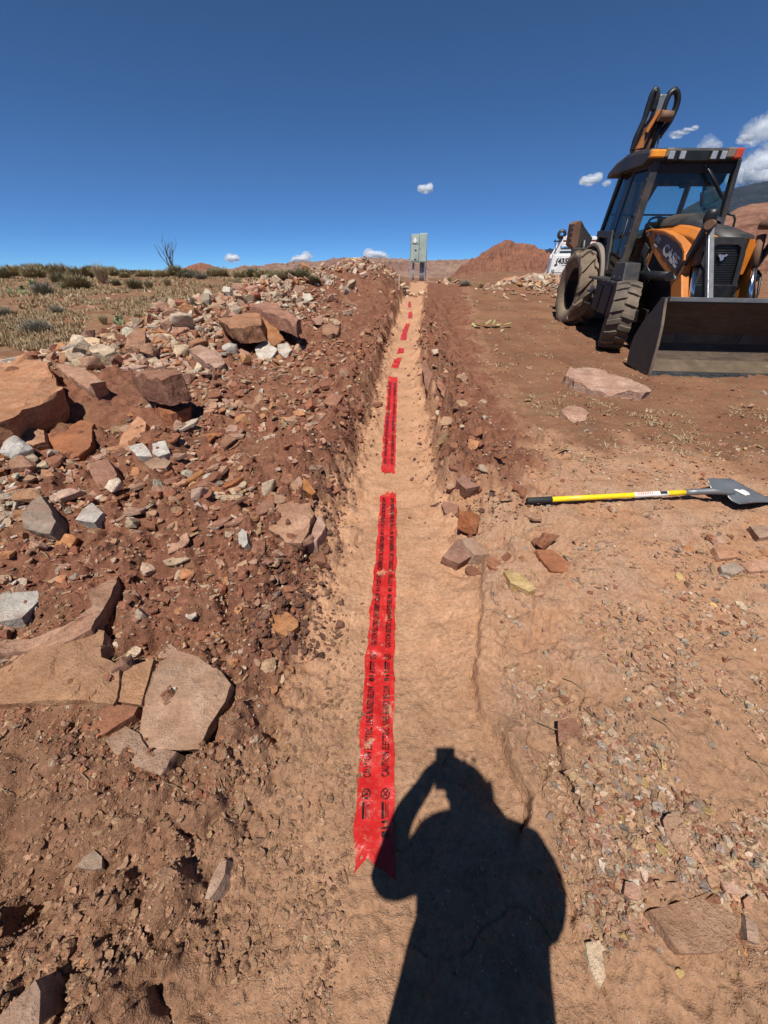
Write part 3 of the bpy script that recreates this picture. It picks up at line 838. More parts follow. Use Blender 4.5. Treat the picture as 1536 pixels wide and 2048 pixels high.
# bonnet
hx0, hx1 = CXM - .33, CXM + .36
m = MB()
sec = [(.78, 1.80), (.30, 1.79), (-.25, 1.72), (-.70, 1.62)]
V = []; F = []
for (y, z) in sec:
    V += [(hx0, y, 1.18), (hx0, y, z - .10), (hx0 + .07, y, z - .01), (hx0 + .12, y, z), (hx1 - .12, y, z), (hx1 - .07, y, z - .01), (hx1, y, z - .10), (hx1, y, 1.18)]
for i in range(len(sec) - 1):
    for j in range(7):
        F.append((i * 8 + j, i * 8 + j + 1, (i + 1) * 8 + j + 1, (i + 1) * 8 + j))
F += [tuple(range(8)), tuple(range(len(V) - 1, len(V) - 9, -1))]
m.add(V, F, False); hood = m.build('hood', M_ORANGE, B, .012)
m = MB()
V = []; F = []
for (y, z) in [(.70, 1.80), (.30, 1.80), (-.25, 1.73), (-.79, 1.62)]:
    V += [(hx0 + .13, y, z - .02), (hx0 + .15, y, z + .018), (CXM, y, z + .035), (hx1 - .15, y, z + .018), (hx1 - .13, y, z - .02)]
for i in range(3):
    for j in range(4): F.append((i * 5 + j, i * 5 + j + 1, (i + 1) * 5 + j + 1, (i + 1) * 5 + j))
F += [(0, 1, 2, 3, 4), (19, 18, 17, 16, 15)]
m.add(V, F, True); m.build('hood_top', M_CHAR, hood)
m = MB()
V = []; F = []
for t in range(9):
    a = PI * t / 8
    for (y, k) in ((.80, 1.0), (.40, .96), (.12, .72), (-.02, .35)):
        V.append((CXM + .05 - .36 * k * math.cos(a), y, 1.77 + .17 * k * math.sin(a) ** .7))
for t in range(8):
    for j in range(3): F.append((t * 4 + j, t * 4 + j + 1, (t + 1) * 4 + j + 1, (t + 1) * 4 + j))
m.add(V, F, True); m.build('cowl', M_CHAR, hood)
# nose with its grille
gy = -.80
m = MB()
nl0, nl1 = bh(1492, 491, 'y', gy).x, bh(1464, 610, 'y', gy).x
nx0 = CXM - .36
out_ = [(nx0, .74), (nx0, 1.42), (nx0 + .03, 1.57), (nx0 + .10, 1.62), (nl0 - .07, 1.62), (nl0 - .01, 1.58), (nl0 + .05, 1.42), (nl1, .74)]
inn_ = [(nx0 + .07, .80), (nx0 + .07, 1.40), (nx0 + .09, 1.50), (nx0 + .14, 1.53), (nl0 - .11, 1.53), (nl0 - .05, 1.50), (nl0 - .02, 1.40), (nl1 - .08, .80)]
V = [(x, gy, z) for x, z in out_] + [(x, gy, z) for x, z in inn_] + [(x, gy + .16, z) for x, z in out_] + [(x, gy + .05, z) for x, z in inn_]
F = []
for i in range(8):
    j = (i + 1) % 8
    F += [(i, j, 8 + j, 8 + i), (i, 16 + i, 16 + j, j), (8 + i, 8 + j, 24 + j, 24 + i)]
m.add(V, F); nose = m.build('nose_frame', M_CHAR, B, .006)
m = MB(); m.prism([(x, z) for x, z in inn_], 'y', gy + .05, gy + .07); m.build('radiator_screen', M_BLACK, nose)
m = MB()
for k in range(25):
    z = .825 + k * .028
    t = (z - .8) / .6
    m.bar((nx0 + .07, gy + .03, z), (nl1 - .08 + (nl0 + .06 - nl1) * min(t, 1) * (1 if t < 1.05 else 1.3), gy + .03, z), .006, .011)
gr = m.build('grille', M_CHAR, nose); gr['kind'] = 'stuff'
m = MB()
lg = [(-.055, .03), (-.03, .035), (-.02, .022), (0, .03), (.02, .022), (.03, .035), (.058, .03), (.045, .012), (.022, .006), (.026, -.02), (.008, -.036), (-.012, -.03), (-.022, -.006), (-.045, .01)]
m.prism([(bh(1442, 519, 'y', gy).x + a * 1.15, 1.385 + b * 1.15) for a, b in lg], 'y', gy - .004, gy + .02); m.build('emblem', M_CHROME, nose)
m = MB(); m.box((CXM + .22, gy - .02, .82), (.3, .07, .05)); m.tube([(CXM - .02, gy - .06, .84), (CXM + .33, gy - .06, .84)], .02, 8); m.build('front_crossbar', M_BLACK, B)
# headlamps under the nose corners
for sx in (-1, 1):
    m = MB(); m.box((CXM + sx * .47, -.62, 1.36), (.06, .14, .18)); m.build('headlight', M_LAMP, B, .01)

# loader arms with their decal
arm_px = [(1296, 474), (1295, 462), (1306, 458), (1330, 461), (1352, 472), (1366, 487), (1372, 503), (1371, 520), (1363, 546), (1363, 607), (1340, 607), (1341, 575), (1337, 553), (1318, 528), (1303, 500)]
arm = bh2(arm_px, 'x', -.62)
def mirrored(x): return 2 * CXM - x
arm_low = [(arm[9][0] - .35, .14), (arm[10][0] - .25, .10)]
for sx in (0, 1):
    m = MB(); a, b = (-.62, -.50) if not sx else (mirrored(-.62), mirrored(-.50))
    m.prism(arm, 'x', a, b)
    # the lower end of the arm running down to the bucket pins
    m.prism([arm[9], (arm[9][0] - .05, .34), (arm[9][0] - .08, .22), (arm[10][0] - .02, .22), arm[10]], 'x', a + (.003 if not sx else -.003), b + (-.003 if not sx else .003))
    ar = m.build('loader_arm', M_ORANGE, B, .012)
    rib = MB()
    s_ = -1 if not sx else 1
    e = arm[:9] 
    for i in range(1, 7):
        rib.bar((a + s_ * .012, e[i][0], e[i][1] - .012), (a + s_ * .012, e[i + 1][0], e[i + 1][1] - .012), .03, .03)
    rib.build('arm_rib', M_ORANGE, ar, .004, 1)
    if not sx:
        dec = bh2([(1309, 468), (1330, 471), (1352, 486), (1363, 500), (1363, 519), (1353, 543), (1339, 529), (1324, 507), (1310, 489)], 'x', -.625)
        dm = MB(); dm.prism(dec, 'x', -.624, -.6215); dm.build('decal', M_DECAL, ar)
        p0 = bh(1325, 493, 'x', -.626); p1 = bh(1358, 531, 'x', -.626)
        d = (p1 - p0)
        upv = Vector((0, d.z, -d.y)); upv = upv if upv.z > 0 else -upv
        L = d.length
        text_mesh('CASE', .185, M_DECALTXT, 'lettering', ar, frame4((p0 + p1) / 2 + Vector((-.001, 0, 0)), d, upv), .0012, L / .50 * .98, .006)
        q = bh(1316, 479, 'x', -.626)
        text_mesh('590', .115, M_DECALTXT, 'lettering', ar, frame4(q + Vector((-.001, 0, 0)), d, upv), .0012, .95, .003)
        q2 = q - upv.normalized() * .085 + d.normalized() * .015
        text_mesh('SUPER N', .036, M_DECALTXT, 'lettering', ar, frame4(q2 + Vector((-.001, 0, 0)), d, upv), .0012, .8, .001)
    def X(v): return v if not sx else mirrored(v)
    P = lambda px, py, x=-.56: Vector((X(x), *bh(px, py, 'x', x)[1:]))
    m = MB(); m.bar(P(1353, 556, -.64), P(1424, 446, -.64), .035, .13, (1, 0, 0)); 
    m2 = MB(); a_, b_ = P(1352, 557, -.60), P(1415, 447, -.60)
    m2.bar(a_, b_, .05, .085, (0, 1, 0)); bc = m2.build('bucket_link', M_CHAR, B, .008)
    m2 = MB(); m2.cyl(a_ + Vector((-.045, 0, 0)), a_ + Vector((.045, 0, 0)), .035, 14); m2.build('pin', M_GALV, bc)
    a_, b_ = P(1421, 447, -.52), P(1418, 612, -.52)
    m2 = MB(); m2.bar(a_, b_, .075, .05, (0, 1, 0)); m2.build('tilt_link', M_GALV, B, .006)
    m2 = MB(); m2.cyl(P(1418, 449, -.66), P(1424, 449, -.42), .055, 16); m2.build('link_pivot', M_RUST, B)
    a_, b_, c_ = P(1404, 470, -.50), P(1391, 532, -.50), P(1380, 610, -.50)
    m2 = MB(); m2.cyl(a_, b_, .055, 16); ty = m2.build('tilt_cylinder', M_RUST, B)
    m2 = MB(); m2.cyl(b_ - (c_ - b_) * .1, c_, .030, 14); m2.build('rod', M_CHROME, ty)
    m2 = MB(); m2.box(c_ + Vector((0, .0, -.02)), (.17, .12, .10)); m2.build('rod_eye', M_RUST, ty, .012)
    m2 = MB(); m2.cyl(P(1282, 549, -.72), P(1338, 553, -.72), .062, 18); lc = m2.build('lift_cylinder', M_BLACK, B)
    m2 = MB()
    for k in range(3):
        o0 = P(1290 + 5 * k, 545, -.74); o1 = P(1286 + 4 * k, 505 + 6 * k, -.62); o2 = P(1302 + 3 * k, 488 + 3 * k, -.56)
        m2.tube([o0, o0.lerp(o1, .5) + Vector((-.04, .05, .02)), o1, o1.lerp(o2, .6) + Vector((0, .03, .05)), o2], .016, 7)
    m2.build('hydraulic_hose', M_BLACK, lc)
m = MB(); a_ = bh(1408, 540, 'x', -.46); b_ = bh(1406, 600, 'x', -.46)
m.tube([bh(1400, 530, 'x', -.46), bh(1409, 545, 'x', -.46), a_ + Vector((0, -.02, -.04)), b_, bh(1398, 612, 'x', -.46)], .016, 8); m.build('hydraulic_hose', M_BLACK, B)

# exhaust stack
m = MB(); m.lathe([(1.55, .062), (1.66, .062), (1.67, .088), (1.90, .088), (1.955, .082), (1.957, .070), (1.90, .066)], (-.10, 0, 0), 24, 'z'); m.build('exhaust_stack', M_BLACK, B)

# bucket
bx0, bx1 = -1.17, 2 * CXM + 1.17
shell = [(-1.86, .020), (-1.62, .075), (-1.46, .15), (-1.33, .235), (-1.25, .345), (-1.24, .46), (-1.30, .60), (-1.42, .78), (-1.525, .905)]
rear = [(-1.50, .945), (-1.38, .80), (-1.24, .62), (-1.18, .46), (-1.19, .33), (-1.26, .20), (-1.36, .10), (-1.55, .03), (-1.86, -.005)]
m = MB(); m.prism(shell + rear, 'x', bx0 + .02, bx1 - .02); bk = m.build('bucket', M_BUCKETIN, B)
side = [(-1.865, .012), (-1.86, .07), (-1.795, .40), (-1.72, .64), (-1.60, .88), (-1.575, .955), (-1.48, .955), (-1.40, .83), (-1.22, .60), (-1.13, .40), (-1.13, .25), (-1.19, .02)]
for x0 in (bx0 - .012, bx1 - .012):
    m = MB(); m.prism(side, 'x', x0, x0 + .03); sp_ = m.build('bucket_side_plate', M_STEEL, bk, .004, 1)
    m = MB()
    for i in range(0, 5): m.bar((x0 + .015, *side[i]), (x0 + .015, *side[i + 1]), .034, .012)
    m.build('worn_rim', M_EDGE, sp_)
m = MB(); m.box(((bx0 + bx1) / 2, -1.545, .93), (bx1 - bx0 - .07, .10, .06)); m.build('bucket_top_beam', M_STEEL, bk, .006)
m = MB(); m.box(((bx0 + bx1) / 2, -1.60, .945), (bx1 - bx0 - .08, .018, .05)); m.build('bucket_top_lip', M_GALV, bk, .003)
m = MB(); m.prism([(-1.97, .000), (-1.975, .012), (-1.72, .062), (-1.715, .046)], 'x', bx0 - .015, bx1 + .015); ce = m.build('cutting_edge', M_STEEL, bk, .003)
m = MB(); m.prism([(-1.715, .056), (-1.715, .062), (-1.46, .160), (-1.45, .150)], 'x', bx0 + .03, bx1 - .03); m.build('wear_plate', M_EDGE, bk)
m = MB()
for k in range(12):
    x = bx0 + .15 + k * .185
    m.cyl((x, -1.80, .042), (x, -1.80, .058), .024, 8)
pb_ = m.build('plow_bolt', M_STEEL, ce); pb_['kind'] = 'stuff'
for x in (-.56, mirrored(-.56)):
    m = MB(); m.prism([(-1.25, .15), (-1.0, .12), (-.95, .28), (-1.05, .5), (-1.25, .55)], 'x', x - .09, x - .062); m.prism([(-1.25, .15), (-1.0, .12), (-.95, .28), (-1.05, .5), (-1.25, .55)], 'x', x - .06, x + .09); m.build('bucket_bracket', M_CHAR, bk)

# steps, fuel box and fender in front of the rear wheel
m = MB(); m.box((-.93, .68, .985), (.40, 1.40, .035)); st = m.build('step_deck', M_CHAR, B, .006)
m = MB(); m.box((-.90, .62, .72), (.30, .95, .49)); fb = m.build('fuel_box', M_CHAR, B, .02)
m = MB(); m.box((-1.055, .92, .70), (.02, .28, .40)); m.box((-1.055, .55, .70), (.02, .32, .44)); m.build('box_cover', M_STEEL, fb, .006)
m = MB(); m.box((-1.06, 1.25, .80), (.012, .15, .11)); m.build('white_sticker', M_DECALTXT, fb)
m = MB(); m.box((-.98, 1.22, .56), (.26, .26, .03)); m.box((-.98, 1.22, .76), (.26, .26, .03)); m.box((-.87, 1.22, .72), (.03, .26, .52)); m.build('step', M_CHAR, B, .005)
m = MB(); V = []
for (z, k) in ((1.0, 1.0), (1.27, .74)):
    V += [(-1.07 + .05 * (1 - k), .06 + .4 * (1 - k), z), (-.80, .06 + .4 * (1 - k), z), (-.80, .55, z), (-1.07 + .05 * (1 - k), .55, z)]
m.add(V, [(0, 1, 2, 3), (7, 6, 5, 4), (0, 4, 5, 1), (1, 5, 6, 2), (2, 6, 7, 3), (3, 7, 4, 0)]); m.build('battery_box', M_CHAR, B, .02)
m = MB()
for i, x in enumerate((-1.085, -1.085)):
    for y in (.08, .30): m.cyl((x + .01, y + .08, 1.06), (x - .01, y + .08, 1.06), .012, 8)
for y in (.05, .25, .45, .65): m.cyl((-1.136, y, .985), (-1.128, y, .985), .011, 8)
bo_ = m.build('bolt', M_GALV, st); bo_['kind'] = 'stuff'
for sx in (-1, 1):
    V = []; F = []
    xa, xb = CXM + sx * .80, CXM + sx * .60
    nA = 20
    for k in range(nA + 1):
        a = math.radians(2 + 140 * k / nA)
        for (x, r) in ((xa, .775), (xa, .83), (xa - sx * .03, .845), (xb, .845), (xb, .82), (xa - sx * .02, .805)):
            V.append((x, 2.2 - r * math.cos(a), .690 + r * math.sin(a)))
    for k in range(nA):
        for j in range(6): F.append((k * 6 + j, k * 6 + (j + 1) % 6, (k + 1) * 6 + (j + 1) % 6, (k + 1) * 6 + j))
    F += [(0, 1, 2, 3, 4, 5), tuple(range(len(V) - 1, len(V) - 7, -1))]
    m = MB(); m.add(V, F, False); m.build('rear_fender', M_FENDER, B, .008)

# cab
cL, cR = -.82, .60
cab = MB()
def post(a, b, w, h, mat, name='cab_pillar', parent=B):
    q = MB(); q.bar(a, b, w, h, (0, 1, 0)); return q.build(name, mat, parent, .012)
A0, A1 = Vector((-.82, .80, 1.0)), Vector((-.745, .93, 2.62))
D0, D1 = Vector((.66, .80, 1.15)), Vector((.50, .93, 2.62))
post(A0, A1, .115, .12, M_CHAR); post(D0, D1, .075, .11, M_CHAR)
R0, R1 = Vector((-.80, 2.32, 1.30)), Vector((-.74, 2.12, 2.62)); S0, S1 = Vector((.62, 2.32, 1.3)), Vector((.50, 2.12, 2.62))
post(R0, R1, .07, .09, M_CHAR); post(S0, S1, .07, .09, M_CHAR)
Bm0, Bm1 = Vector((-.82, 1.62, 1.15)), Vector((-.745, 1.60, 2.62)); post(Bm0, Bm1, .035, .06, M_CHAR)
m = MB(); m.box((CXM, .80, 1.05), (1.36, .10, .34)); m.box((CXM, 1.6, .95), (1.46, 1.55, .12)); m.prism([(.72, 1.0), (1.35, 1.0), (1.62, 1.72), (2.34, 1.72), (2.34, 1.62), (1.75, 1.60), (1.45, .98), (1.45, .9), (.72, .9)], 'x', cL - .02, cL + .03)
m.prism([(.72, 1.0), (1.35, 1.0), (1.62, 1.72), (2.34, 1.72), (2.34, 1.62), (1.75, 1.60), (1.45, .98), (1.45, .9), (.72, .9)], 'x', cR - .03, cR + .02)
m.box((CXM, 2.33, 1.45), (1.36, .05, .32)); m.box((CXM, 2.0, 1.2), (1.4, .6, .6)); m.box((-.70, 1.93, 1.33), (.06, .92, .72)); m.box((-.72, 1.2, 1.02), (.12, .9, .2)); m.box((.52, 1.93, 1.33), (.06, .92, .72)); m.build('cab_shell', M_CHAR, B, .01)
m = MB(); m.add([(-.77, .80, 1.20), (.63, .80, 1.20), (.49, .925, 2.56), (-.70, .925, 2.56)], [(0, 1, 2, 3)]); m.build('windscreen', M_GLASS, B, fix=False)
m = MB(); m.add([(-.802, .87, 1.68), (-.80, 1.60, 1.68), (-.75, 1.60, 2.56), (-.75, .96, 2.56)], [(0, 1, 2, 3)]); dr = m.build('door_glass', M_GLASSD, B, fix=False)
m = MB(); m.add([(-.815, .86, 1.12), (-.815, 1.38, 1.12), (-.802, 1.60, 1.66), (-.802, .87, 1.66)], [(0, 1, 2, 3)]); m.build('lower_door_glass', M_GLASSE, B, fix=False)
m = MB(); m.tube([(-.86, 1.02, 1.35), (-.88, 1.02, 1.42), (-.86, 1.04, 1.85), (-.83, 1.2, 1.92)], .014, 8); m.build('grab_handle', M_BLACK, B)
m = MB()
for a_, b_ in (((-.825, .88, 1.08), (-.825, 1.42, 1.08)), ((-.825, 1.42, 1.08), (-.81, 1.63, 1.66)), ((-.82, .9, 1.66), (-.80, 1.6, 1.66)), ((-.755, .95, 2.56), (-.755, 1.6, 2.56)), ((-.83, .9, 1.08), (-.76, .96, 2.56))):
    m.bar(a_, b_, .03, .05)
m.build('door_frame', M_BLACK, dr)
m = MB(); m.box((-.835, 1.30, 1.62), (.03, .16, .05)); m.build('door_latch', M_BLACK, dr, .006)
m = MB(); m.add([(-.79, 1.66, 1.72), (-.79, 2.28, 1.72), (-.74, 2.12, 2.56), (-.75, 1.64, 2.56)], [(0, 1, 2, 3)]); m.build('side_glass', M_GLASSD, B, fix=False)
m = MB(); m.add([(.64, .86, 1.2), (.64, 1.38, 1.2), (.61, 1.60, 1.66), (.51, 1.60, 2.56), (.51, .96, 2.56)], [(0, 1, 2, 3, 4)]); m.add([(.61, 1.66, 1.72), (.61, 2.28, 1.72), (.51, 2.12, 2.56), (.51, 1.64, 2.56)], [(0, 1, 2, 3)]); m.build('side_glass', M_GLASS, B, fix=False)
m = MB(); m.add([(-.72, 2.33, 1.62), (.56, 2.33, 1.62), (.46, 2.14, 2.56), (-.68, 2.14, 2.56)], [(0, 1, 2, 3)]); m.build('rear_window', M_GLASS, B, fix=False)
m = MB(); m.bar((-.28, 2.34, 1.62), (-.02, 2.16, 2.56), .07, .05, (0, 1, 0)); m.bar((-.72, 2.3, 1.98), (.58, 2.3, 1.98), .02, .03); m.build('window_bar', M_BLACK, B)
# roof
m = MB()
rp_ = [(.84, 2.615), (.83, 2.70), (.86, 2.745), (1.3, 2.785), (1.75, 2.785), (2.15, 2.72), (2.36, 2.60), (2.38, 2.53), (2.30, 2.52), (2.10, 2.56), (.95, 2.56)]
V = []; F = []; n = len(rp_)
xr_ = bh(1484, 303, 'y', .83).x; xl_ = bh(1300, 303, 'y', .83).x; cxr = (xl_ + xr_) / 2
xs = [(xl_, .93), (xl_ + .03, 1.0), (xl_ + .13, 1.02), (cxr, 1.025), (xr_ - .13, 1.02), (xr_ - .03, 1.0), (xr_, .93)]
for (x, k) in xs:
    for (y, z) in rp_:
        V.append((x, 1.6 + (y - 1.6) * (1 if xl_ + .01 < x < xr_ - .01 else .985), 2.6 + (z - 2.6) * (k if z > 2.6 else 1) - (.04 if (x in (xl_, xr_) and z > 2.7) else 0)))
for i in range(len(xs) - 1):
    for j in range(n): F.append((i * n + j, i * n + (j + 1) % n, (i + 1) * n + (j + 1) % n, (i + 1) * n + j))
F += [tuple(range(n)), tuple(range(len(V) - 1, len(V) - n - 1, -1))]
m.add(V, F); roof = m.build('cab_roof', M_CHAR, B, .012)
m = MB(); m.box((cxr, .825, 2.655), (1.06, .02, .12)); m.build('light_bar', M_BLACK, roof, .004)
for x in [bh(a, 311, 'y', .78).x for a in (1343, 1365, 1428, 1447)]:
    m = MB(); m.box((x, .80, 2.655), (.10, .045, .115)); wl_o = m.build('work_light', M_CHAR, roof, .012)
    m = MB(); m.box((x, .776, 2.655), (.082, .012, .095)); m.build('lens', M_LAMP, wl_o, .008)
m = MB(); m.box((xl_ + .12, .83, 2.675), (.22, .10, .095)); m.build('turn_signal', M_AMBER, roof, .015)
m = MB(); m.box((xl_ + .29, .83, 2.685), (.11, .11, .11)); m.box((xr_ - .17, .83, 2.685), (.12, .11, .12)); m.build('light_pod', M_FENDER, roof, .015)
m = MB(); m.box((xr_ - .05, .835, 2.675), (.12, .12, .13)); m.build('turn_signal', M_RED, roof, .02)
m = MB(); m.box((xl_ + .08, 2.30, 2.57), (.16, .1, .07)); m.build('tail_lamp', M_RED, roof, .01)
w0, w1 = bh(1411, 330, 'y', .84), bh(1446, 398, 'y', .80)
m = MB(); m.tube([w0, w0.lerp(w1, .5) + Vector((0, -.02, 0)), w1], [.016, .014, .010], 7); m.bar(w0.lerp(w1, .15) + Vector((.02, 0, 0)), w1, .014, .045); m.build('wiper', M_BLACK, B)
m = MB(); m.tube([bh(1458, 465, 'y', .82), bh(1464, 463, 'y', .80), bh(1470, 440, 'y', .80), bh(1468, 431, 'y', .82), bh(1454, 427, 'y', .86)], .017, 8); m.build('grab_rail', M_BLACK, B)
# cab interior
m = MB(); m.box((.16, 1.72, 1.42), (.5, .48, .14)); m.bar((.16, 1.98, 1.45), (.16, 2.04, 1.86), .48, .12, (0, 1, 0)); m.build('seat', M_SEAT, B, .05, 3)
m = MB(); m.box((.28, 1.28, 1.55), (.18, .2, .7)); m.build('side_console', M_SEAT, B, .03)
c = Vector((-.20, 1.22, 1.80)); ring = []
ax = Vector((0, -.55, .83)).normalized(); u_ = Vector((1, 0, 0)); v_ = ax.cross(u_)
for k in range(25): ring.append(c + (u_ * math.cos(2 * PI * k / 24) + v_ * math.sin(2 * PI * k / 24)) * .20)
m = MB(); m.tube(ring, .018, 8, False); m.bar(c - u_ * .19, c + u_ * .19, .03, .015); m.bar(c, c - v_ * .19, .03, .015); sw = m.build('steering_wheel', M_BLACK, B)
m = MB(); m.cyl(c, c - ax * .5, .05, 10); m.box(c + Vector((.03, -.20, .04)), (.34, .16, .12)); m.build('dash', M_SEAT, sw, .0)
m = MB(); m.box((CXM, 1.5, 2.52), (1.2, 1.2, .12)); m.prism([(.97, 2.5), (.97, 2.36), (1.05, 2.30), (1.3, 2.46)], 'x', -.68, .45); m.box((-.14, .99, 2.31), (.16, .03, .07)); m.build('headliner', M_SEAT, B, .02)
q0 = bh(1420, 350, 'y', 1.95); q1 = bh(1418, 440, 'y', 1.95)
m = MB(); m.bar(q1, q0, .20, .14, (0, 1, 0)); m.bar(q1.lerp(q0, .72), q1.lerp(q0, .35), .27, .16, (0, 1, 0)); m.build('cab_corner_post', M_SEAT, B, .04)

# backhoe boom folded up behind the cab
def by(px, py, y=4.1): return bh(px, py, 'y', y)
m = MB()
b0, b1 = Vector((.12, 3.15, .95)), by(1318, 225)
bl = [by(1268, 300), by(1287, 262), by(1308, 226)]; brr = [by(1303, 300), by(1316, 262), by(1333, 232)]
sec = [(Vector((-.02, 3.1, .9)), Vector((.36, 3.1, .9)))] + list(zip(bl, brr))
for i in range(len(sec) - 1):
    (l0, r0), (l1, r1) = sec[i], sec[i + 1]
    for (p, q) in ((0, .36), (.64, 1)):
        V = [l0.lerp(r0, p), l0.lerp(r0, q), l1.lerp(r1, q), l1.lerp(r1, p)]
        m.add([v + Vector((0, -.12, 0)) for v in V] + [v + Vector((0, .16, 0)) for v in V], [(0, 1, 2, 3), (7, 6, 5, 4), (0, 4, 5, 1), (1, 5, 6, 2), (2, 6, 7, 3), (3, 7, 4, 0)])
boom = m.build('boom', M_RUST, B, .012)
m = MB(); V = [by(1268, 300), by(1281, 297), by(1283, 272), by(1279, 277)]
m.add([v + Vector((0, -.14, 0)) for v in V] + [v + Vector((0, -.05, 0)) for v in V], [(0, 1, 2, 3), (7, 6, 5, 4), (0, 4, 5, 1), (1, 5, 6, 2), (2, 6, 7, 3), (3, 7, 4, 0)]); m.build('boom_plate', M_ORANGE, boom)
m = MB(); m.bar(by(1286, 268) + Vector((0, -.15, 0)), by(1312, 224) + Vector((0, -.15, 0)), .05, .05); m.build('boom_edge', M_ORANGE, boom, .005)
m = MB(); m.bar(by(1329, 228) + Vector((0, -.15, 0)), by(1334, 244) + Vector((0, -.15, 0)), .05, .05); m.build('boom_edge', M_ORANGE, boom, .005)
m = MB(); m.cyl(by(1297, 300) + Vector((0, -.1, 0)), by(1320, 240) + Vector((0, -.1, 0)), .055, 14); m.build('boom_cylinder', M_BLACK, boom)
m = MB(); m.cyl(by(1309, 236) + Vector((0, -.2, 0)), by(1333, 238) + Vector((0, -.2, 0)), .085, 18); m.build('boom_head_pivot', M_RUST, boom)
m = MB(); m.box(by(1318, 212), (.16, .22, .30)); m.box(by(1317, 203), (.13, .2, .1)); m.build('boom_tip', M_GALV, boom, .02)
m = MB(); m.bar(by(1321, 215, 4.3), (.5, 4.9, 1.3), .22, .28); m.build('dipper_arm', M_RUST, B, .02)
m = MB(); m.prism([(4.6, 1.4), (5.0, 1.5), (5.3, 1.2), (5.25, .8), (4.9, .6), (4.6, .9)], 'x', .2, .8); m.build('digging_bucket', M_STEEL, B, .02)
def loop(pts, y, r, n=9):
    P = [by(a, b, y) for a, b in pts]; out = []
    for i in range(len(P) - 1):
        p0 = P[max(i - 1, 0)]; p1 = P[i]; p2 = P[i + 1]; p3 = P[min(i + 2, len(P) - 1)]
        for k in range(5):
            t = k / 5; out.append(.5 * ((2 * p1) + (p2 - p0) * t + (2 * p0 - 5 * p1 + 4 * p2 - p3) * t * t + (-p0 + 3 * p1 - 3 * p2 + p3) * t ** 3))
    out.append(P[-1]); return out
for (pts, y, r) in (([(1264, 302), (1272, 275), (1288, 240), (1297, 210), (1306, 185), (1312, 180), (1314, 192), (1306, 222)], 4.0, .05),
                    ([(1268, 290), (1280, 260), (1294, 225), (1303, 200), (1309, 184), (1313, 186)], 4.25, .05),
                    ([(1326, 222), (1333, 202), (1340, 188), (1349, 182), (1355, 187), (1356, 202), (1350, 222), (1338, 246), (1322, 268)], 4.0, .05),
                    ([(1322, 214), (1332, 196), (1342, 184), (1350, 180), (1354, 192), (1352, 210), (1343, 232), (1330, 254), (1318, 276)], 4.25, .05)):
    m = MB(); m.tube(loop(pts, y, r), r, 10); m.build('boom_hose', M_BLACK, boom)
m = MB(); m.tube(loop([(1259, 312), (1264, 290), (1268, 285)], 4.0, .02), .018, 7); m.tube(loop([(1314, 297), (1316, 285), (1318, 270)], 4.0, .02), .018, 7); m.build('hydraulic_line', M_GALV, boom)
# swing frame and raised stabilisers
m = MB(); m.box((CXM, 2.75, .78), (1.5, .35, .5)); m.box((.15, 3.05, .9), (.45, .5, .6)); m.box((CXM, 2.95, 1.35), (1.9, .12, .16)); m.build('swing_frame', M_CHAR, B, .02)
for sx in (0, 1):
    fx = (lambda v: v) if not sx else (lambda v: 2 * CXM - v)
    pts = [(fx(p.x), p.z) for p in (bh(a, b, 'y', 3.3) for a, b in ((1152, 446), (1160, 441), (1167, 455), (1182, 476), (1176, 492), (1164, 508), (1168, 540), (1152, 560), (1145, 500)))]
    m = MB(); m.prism(pts, 'y', 3.2, 3.42); sl = m.build('stabiliser_leg', M_CHAR, B, .012)
    pts = [(fx(p.x), p.z) for p in (bh(a, b, 'y', 3.28) for a, b in ((1136, 490), (1143, 448), (1152, 442), (1158, 444), (1150, 492), (1142, 497)))]
    m = MB(); m.prism(pts, 'y', 3.10, 3.46); pd = m.build('stabiliser_pad', M_RUST, sl, .01)
    m = MB()
    for (a, b) in ((1145, 455), (1143, 465), (1141, 476), (1140, 486)):
        p = bh(a, b, 'y', 3.10); m.cyl((fx(p.x), 3.105, p.z), (fx(p.x), 3.08, p.z), .018, 8)
    m.build('pad_bolt', M_EDGE, pd)
    p = bh(1167, 480, 'y', 3.2); q = bh(1172, 600, 'y', 3.2)
    m = MB(); m.cyl((fx(p.x), 3.14, p.z), (fx(p.x + .1), 3.14, .95), .05, 12); m.build('stabiliser_cylinder', M_BLACK, sl)

# small fittings: arm pins, hoses along the loader frame, mud on the steps
for (a, b) in ((1299, 468), (1346, 556), (1352, 600)):
    p = bh(a, b, 'x', -.625); m = MB(); m.cyl(p + Vector((-.02, 0, 0)), p + Vector((.02, 0, 0)), .038, 14); m.build('pivot_pin', M_GALV, B)
m = MB()
for k in range(4):
    p = [bh(a + 2 * k, b + 3 * k, 'x', x) for a, b, x in ((1292, 486, -.52), (1284, 505, -.50), (1283, 530, -.48), (1290, 552, -.45), (1305, 566, -.42))]
    m.tube(loop([(project(BH_R @ q + BH_T)[0], project(BH_R @ q + BH_T)[1]) for q in p], .30 - .04 * k, .0), .013, 6)
m.build('hose_bundle', M_BLACK, B)
m = MB()
for sx in (CXM + .49, CXM + .56):
    m.tube([(sx, -.50, 1.30), (sx + .03, -.72, 1.18), (sx + .02, -.86, .95), (sx - .02, -.92, .70)], .016, 7)
m.build('hydraulic_hose', M_BLACK, B)
m = MB(); m.bar((-.60, -.62, .92), (mirrored(-.60), -.62, .92), .12, .12); m.build('arm_cross_tube', M_CHAR, B, .01)
m = MB()
for z in (1.28, 1.48, 1.70, 1.92, 2.15, 2.38):
    f = (z - 1.0) / 1.62; p = A0.lerp(A1, f); m.cyl(p + Vector((-.06, -.02, 0)), p + Vector((-.065, -.02, 0)), .014, 8)
